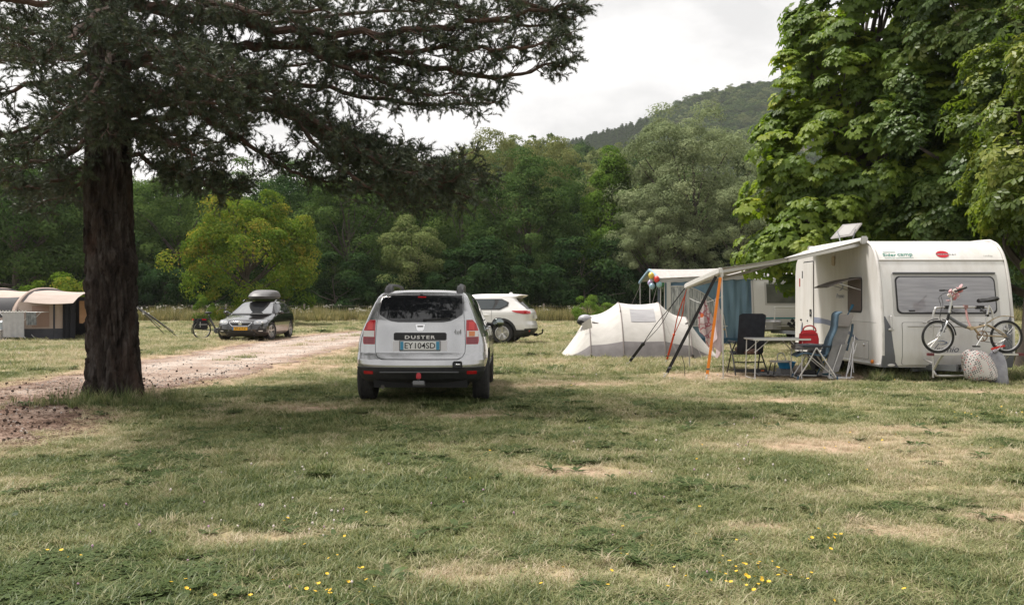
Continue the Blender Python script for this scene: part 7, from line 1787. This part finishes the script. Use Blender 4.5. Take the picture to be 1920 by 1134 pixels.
# front: angled porch under a canopy
cano = [[Vector((-1.5 + 2.25 * u_, -1.25 + 2.55 * v_ - .15 * u_, 1.66 + .13 * math.sin(math.pi * v_) - .12 * u_ * (1 - v_) - .05 * math.sin(math.pi * u_) - (.30 if v_ < .01 else .10 if v_ < .2 else 0) * (1 - .25 * u_))) for v_ in np.linspace(0, 1, 11)] for u_ in np.linspace(0, 1, 14)]
MB().grid(cano, thick=.01).build('canopy', mat('canopy_tan', (.36, .295, .26), .85, col2=(.41, .345, .31), scale=2, bump=.4, bscale=1.8, stretch=(.6, 4, 4)), tt)
MB().grid([[Vector((-1.5 + 1.15 * u_, -1.45 + .95 * u_, z_ * (1.36 + .0 * u_))) for z_ in (0.0, .22, .5, .75, 1.0)] for u_ in np.linspace(0, 1, 10)], thick=.01).build('front_wall', m_tan, tt)
MB().grid([[Vector((-1.53 + 1.18 * u_, -1.48 + .95 * u_, .40 * z_)) for z_ in (0, .5, 1)] for u_ in np.linspace(0, 1, 6)], thick=.01).build('mud_skirt', m_tdk, tt)
MB().grid([[Vector((-1.15 + .42 * u_, -1.20 + .36 * u_, .46 + .76 * z_)) for z_ in (0, .5, 1)] for u_ in np.linspace(0, 1, 4)], thick=.006).build('wall_panel', mat('tent_panel', (.30, .20, .16), .85), tt)
MB().tube([(-.62, -.73, 0), (-.62, -.73, 1.36)], .035, 6).build('zip_band', m_tdk, tt)
MB().grid([[Vector((-.35 + .28 * u_, -.62 + .25 * u_ + .05 * math.sin(u_ * 14), z_)) for z_ in (0, .5, 1.0, 1.38)] for u_ in np.linspace(0, 1, 12)], thick=.01).build('mesh_door', mat('mesh_dark', (.02, .02, .026), .9), tt)
MB().grid([[Vector((.05 + .85 * u_, -.25 + .55 * u_, 1.40 - (.95 - .9 * abs(u_ - .15)) * z_ * (1 - u_ * .9))) for z_ in np.linspace(0, 1, 5)] for u_ in np.linspace(0, 1, 10)], thick=.01).build('door_curtain', m_tin, tt)
MB().grid([[Vector((.72 + .16 * u_ + .34 * (1 - z_), .15 - .35 * (1 - z_) + .1 * u_, 1.38 * z_)) for z_ in np.linspace(0, 1, 8)] for u_ in np.linspace(0, 1, 5)], thick=.012).build('door_flap', m_tan, tt)
MB().grid([[Vector((.98 + .18 * u_ - .02 * z_, -.17 + .1 * u_, .36 * z_)) for z_ in np.linspace(0, 1, 3)] for u_ in np.linspace(0, 1, 4)], thick=.012).build('mud_skirt', m_tdk, tt)
MB().grid([[Vector((-1.45 + 1.5 * u_, 1.35, 1.55 * z_)) for z_ in (0, .5, 1)] for u_ in np.linspace(0, 1, 8)], thick=.012).build('rear_wall', m_tdk, tt)
MB().grid([[Vector((-1.5 + 2.1 * u_, -.6 + 1.9 * v_, .012)) for v_ in (0, 1)] for u_ in (0, 1)], thick=.008).build('groundsheet', mat('groundsheet', (.26, .17, .14), .9), tt)
bn = MB().lathe([(.001, 0), (.15, 0), (.19, .52), (.20, .54), (.001, .55)], 18).build('storage_bin', mat('bin_grey', (.30, .27, .25), .6), None); bn.location = (-15.2, 32.95, .02); tag(bn, 'grey bin standing inside the tan tent porch', 'bin')
MB().tube([(-.19, 0, .55), (-.15, 0, .66), (.15, 0, .66), (.19, 0, .55)], .02, 6).build('handle', mat('handle_orange', (.42, .16, .04), .6), bn)
# drying rack with a grey towel in front of the tent
rk2 = empty('drying_rack', (-17.5, 31.9, 0), R(-6), 'white folding clothes rack with laundry in front of the tan tent', 'clothes rack')
m_wrack = mat('rack_white', (.64, .64, .63), .5)
for y_ in (-.25, .25):
    MB().tube([(-.62, y_, 1.0), (.45, y_, .0)], .014, 6).build('leg', m_wrack, rk2); MB().tube([(.62, y_, 1.0), (-.45, y_, .0)], .014, 6).build('leg', m_wrack, rk2)
for k_ in range(7): MB().tube([(-.62, -.3 + .1 * k_, 1.0), (.85, -.3 + .1 * k_, 1.0)], .008, 5).build('rail', m_wrack, rk2)
for x_ in (-.62, .85): MB().tube([(x_, -.32, 1.0), (x_, .32, 1.0)], .012, 6).build('rail', m_wrack, rk2)
def hung(nm, label, x0, x1, zt, zb, m_, y_, cat='towel'):
    P = [[Vector((x0 + (x1 - x0) * u_, y_ + .022 * math.sin(u_ * 26 + 1) * (1 - z_), zb + (zt - zb) * z_)) for z_ in np.linspace(0, 1, 6)] for u_ in np.linspace(0, 1, 24)]
    o = MB().grid(P, thick=.006).build(nm, m_, None, smooth=70); o.location = (-17.5, 31.9, 0); o.rotation_euler = (0, 0, R(-6)); return tag(o, label, cat)
hung('hanging_towel', 'long pale grey towel on the white clothes rack', -.45, .36, 1.005, .12, mat('towel_grey', (.36, .36, .38), .9, col2=(.42, .42, .44), scale=6), -.33)
hung('hanging_towel', 'short dark towel on the right end of the white clothes rack', .42, .80, 1.005, .55, mat('towel_dark', (.12, .13, .14), .9, col2=(.24, .25, .26), scale=9), -.30)
for k_ in range(9):
    o = MB().box((0, 0, 0), (.05, .02, .07)).build('clothes_peg', m_wrack, None); o.location = (-18.05 + k_ * .12, 31.58 - .012 * k_, 1.03); tag(o, '%s white clothes peg from the left along the clothes rack rail' % ORD[k_], 'peg', 'pegs on the clothes rack')
bx_ = MB().box((0, 0, .18), (.42, .32, .36), taper=1.08).build('storage_box', mat('box_pale', (.46, .44, .42), .6), None, bevel=.02); bx_.location = (-18.25, 31.75, 0); tag(bx_, 'pale plastic box left of the white clothes rack', 'box'); MB().box((0, 0, .37), (.48, .37, .03)).build('lid', m_wrack, bx_, bevel=.008)
kt = empty('camp_kitchen', (-19.1, 32.0, 0), R(-6), 'dark fabric camp kitchen cupboard at the left edge by the tan tent', 'cupboard')
MB().box((0, 0, .42), (1.1, .45, .80)).build('cupboard', mat('cupboard_dark', (.03, .036, .045), .7, col2=(.07, .08, .09), scale=7), kt, bevel=.02); MB().box((0, 0, .84), (1.16, .5, .025)).build('worktop', m_paleg, kt)
for x_ in (-.18, .22): MB().box((x_, -.232, .42), (.02, .01, .76)).build('zip', m_black, kt)
wb2 = MB().lathe([(.001, 0), (.12, 0), (.13, .12), (.13, .25), (.06, .32), (.03, .33), (.001, .33)], 14).build('water_bottle', mat('bottle_clear', (.30, .33, .36), .15, coat=.5), None); wb2.location = (-18.12, 31.85, .38); tag(wb2, 'clear water container on the pale plastic box', 'bottle')
# guy ropes right of the trunk
gr = empty('guy_ropes', (0, 0, 0), 0, 'bunch of dark guy ropes pegged to the grass right of the pine trunk', 'ropes')
top_ = at(250, 570, 30.5)
for (px, py) in ((334, 632), (310, 628), (300, 612), (325, 622)):
    d_ = gd(min(py, 640)); e_ = at(px, py, d_) if py > 625 else at(px, py, 29.5)
    MB().tube([top_, top_.lerp(e_, .5) + Vector((0, 0, .02)), e_], .016, 5).build('rope', m_strapk, gr)
e_ = at(334, 632, gd(632)); MB().tube([e_ + Vector((-.1, 0, .08)), e_ + Vector((.06, 0, -.03))], .022, 6).build('peg', m_alu, gr)
for k_ in range(9):
    p = top_.lerp(at(334, 632, gd(632)), .05 + .03 * k_); MB().ball(tuple(p + Vector((random.uniform(-.06, .06), 0, random.uniform(-.06, .06)))), .035, 6, 4).build('tensioner', m_white_p, gr)

# ================================================================== PARKED BICYCLES by the black car
def city_bike(name, label, loc, rz, bags=True):
    e = empty(name, loc, rz, label, 'bicycle'); r_ = .345
    bike_wheel(e, -.55, r_, r_, spokes=24); bike_wheel(e, .55, r_, r_, spokes=24)
    f_ = mat('city_frame', (.03, .031, .035), .35, coat=.4)
    for a_, b_, w_, nm in (((.0, .30), (-.30, .86), .028, 'seat_tube'), ((.02, .32), (.42, .78), .036, 'main_tube'), ((.0, .30), (-.55, r_), .014, 'chain_stay'), ((-.20, .66), (-.55, r_), .012, 'seat_stay'), ((.40, .80), (.36, .95), .03, 'head_tube')):
        MB().tube([(a_[0], 0, a_[1]), (b_[0], 0, b_[1])], w_, 8).build(nm, f_, e)
    for s_ in (-.06, .06): MB().tube([(.41, s_ * .4, .74), (.55, s_, r_)], .016, 6).build('fork_blade', m_alu, e)
    MB().tube([(-.22, 0, .70), (-.30, 0, .92)], .016, 6).build('seat_post', m_alu, e)
    MB().ball((-.31, 0, .96), .13, 12, 8, (1, .75, .35)).build('saddle', m_black, e)
    MB().tube([(.36, 0, .95), (.31, 0, 1.10), (.32, 0, 1.14)], .018, 8).build('stem', m_black, e)
    MB().tube(curve_pts([(.18, -.29, 1.06), (.28, -.24, 1.12), (.34, 0, 1.14), (.28, .24, 1.12), (.18, .29, 1.06)], 4), .013, 6).build('handlebar', m_black, e)
    MB().tube([(-.10, 0, .47), (-.26, 0, .76)], .05, 8, flat=.8).build('battery', m_trim, e)
    MB().lathe([(.095, -.05), (.11, 0), (.095, .05)], 16, Matrix.Translation((0, 0, .30)) @ Matrix.Rotation(R(90), 4, 'X')).build('motor', m_trim, e)
    MB().tube([(0, -.09, .30), (.08, -.10, .16)], .012, 6).tube([(0, .09, .30), (-.08, .10, .44)], .012, 6).build('crank', m_alu, e)
    rkk = MB().bar((-.28, 0, .74), (-.86, 0, .74), .10, .02).tube([(-.60, .06, .73), (-.55, .06, r_)], .01, 5).tube([(-.60, -.06, .73), (-.55, -.06, r_)], .01, 5).build('luggage_rack', m_black, e)
    MB().tube([(-.55 + .375 * math.cos(R(a_)), 0, r_ + .375 * math.sin(R(a_))) for a_ in np.linspace(20, 200, 16)], .03, 6, flat=.4).tube([(.55 + .375 * math.cos(R(a_)), 0, r_ + .375 * math.sin(R(a_))) for a_ in np.linspace(30, 160, 12)], .03, 6, flat=.4).build('mudguard', m_black, e)
    MB().box((-.88, 0, .72), (.03, .12, .06)).build('tail_lamp', m_redlens, e)
    if bags:
        for s_ in (-1, 1):
            pn = MB().box((-.60, s_ * .16, .55), (.40, .15, .38), taper=.92).build('pannier', mat('pannier_black', (.014, .015, .018), .7), e, bevel=.03)
            MB().box((-.60, s_ * .24, .54), (.30, .006, .02)).box((-.70, s_ * .24, .54), (.02, .006, .2)).build('reflex_strip', m_paleg, pn)
        MB().box((-.55, -.20, .72), (.14, .10, .05)).build('pannier_patch', m_redlens, e)
    return e
city_bike('parked_bicycle', 'dark touring bicycle with black panniers left of the black estate car', (-10.95, 33.2, .0), R(40))
city_bike('parked_bicycle', 'second touring bicycle half hidden behind the black estate car', (-10.15, 35.0, .0), R(28))

# ================================================================== WIRE FENCE
fn = empty('wire_fence', (0, 63.5, 0), 0, 'low wire fence with weathered wooden posts along the wood edge', 'fence')
m_post = mat('post_wood', (.23, .20, .175), .9, col2=(.34, .30, .27), scale=10, stretch=(1, 1, .2))
fx_ = []
for px, py_top, tilt in ((-30, 570, 0), (92, 570, .03), (295, 574, .02), (363, 572, -.12), (424, 570, 0), (485, 573, .02), (570, 569, .02), (655, 577, 0), (740, 572, .05), (830, 572, 0), (930, 571, -.04), (1018, 569, .06), (1105, 571, 0), (1190, 571, .03), (1300, 571, 0), (1420, 571, 0), (1560, 571, 0), (1700, 571, 0), (1850, 571, 0), (1980, 571, 0)):
    X = (px - 960) / F * 63.5; h = 1.4 - (py_top - HZ) / F * 63.5; fx_.append(X)
    MB().tube([(X - tilt * h, 0, -.2), (X, 0, h * .5), (X + tilt * h, 0, h)], [.075, .07, .065], 7).build('post', m_post, fn)
for z_ in (.45, .75, 1.05):
    pts = []
    for a_, b_ in zip(fx_[:-1], fx_[1:]): pts += [(a_, -.075, z_), ((a_ + b_) / 2, -.075, z_ - .04)]
    MB().tube(pts + [(fx_[-1], -.075, z_)], .007, 4).build('wire', mat('wire_rust', (.12, .10, .09), .7, .5), fn)

# ================================================================== HAZE
hz_m = bpy.data.materials.new('air_haze'); n, l = nodes_of(hz_m); n.clear()
ho = n.new('ShaderNodeOutputMaterial'); pv = n.new('ShaderNodeVolumePrincipled')
pv.inputs['Color'].default_value = (.93, .95, .97, 1); pv.inputs['Density'].default_value = .00016; pv.inputs['Anisotropy'].default_value = .3
l.new(pv.outputs['Volume'], ho.inputs['Volume'])
hz_o = MB().box((0, 700, 124.5), (3400, 2300, 255)).build('haze', hz_m, None, smooth=0)
hz_o.location = (0, 0, 0); tag(hz_o, kind='stuff')
scene.cycles.volume_bounces = 0
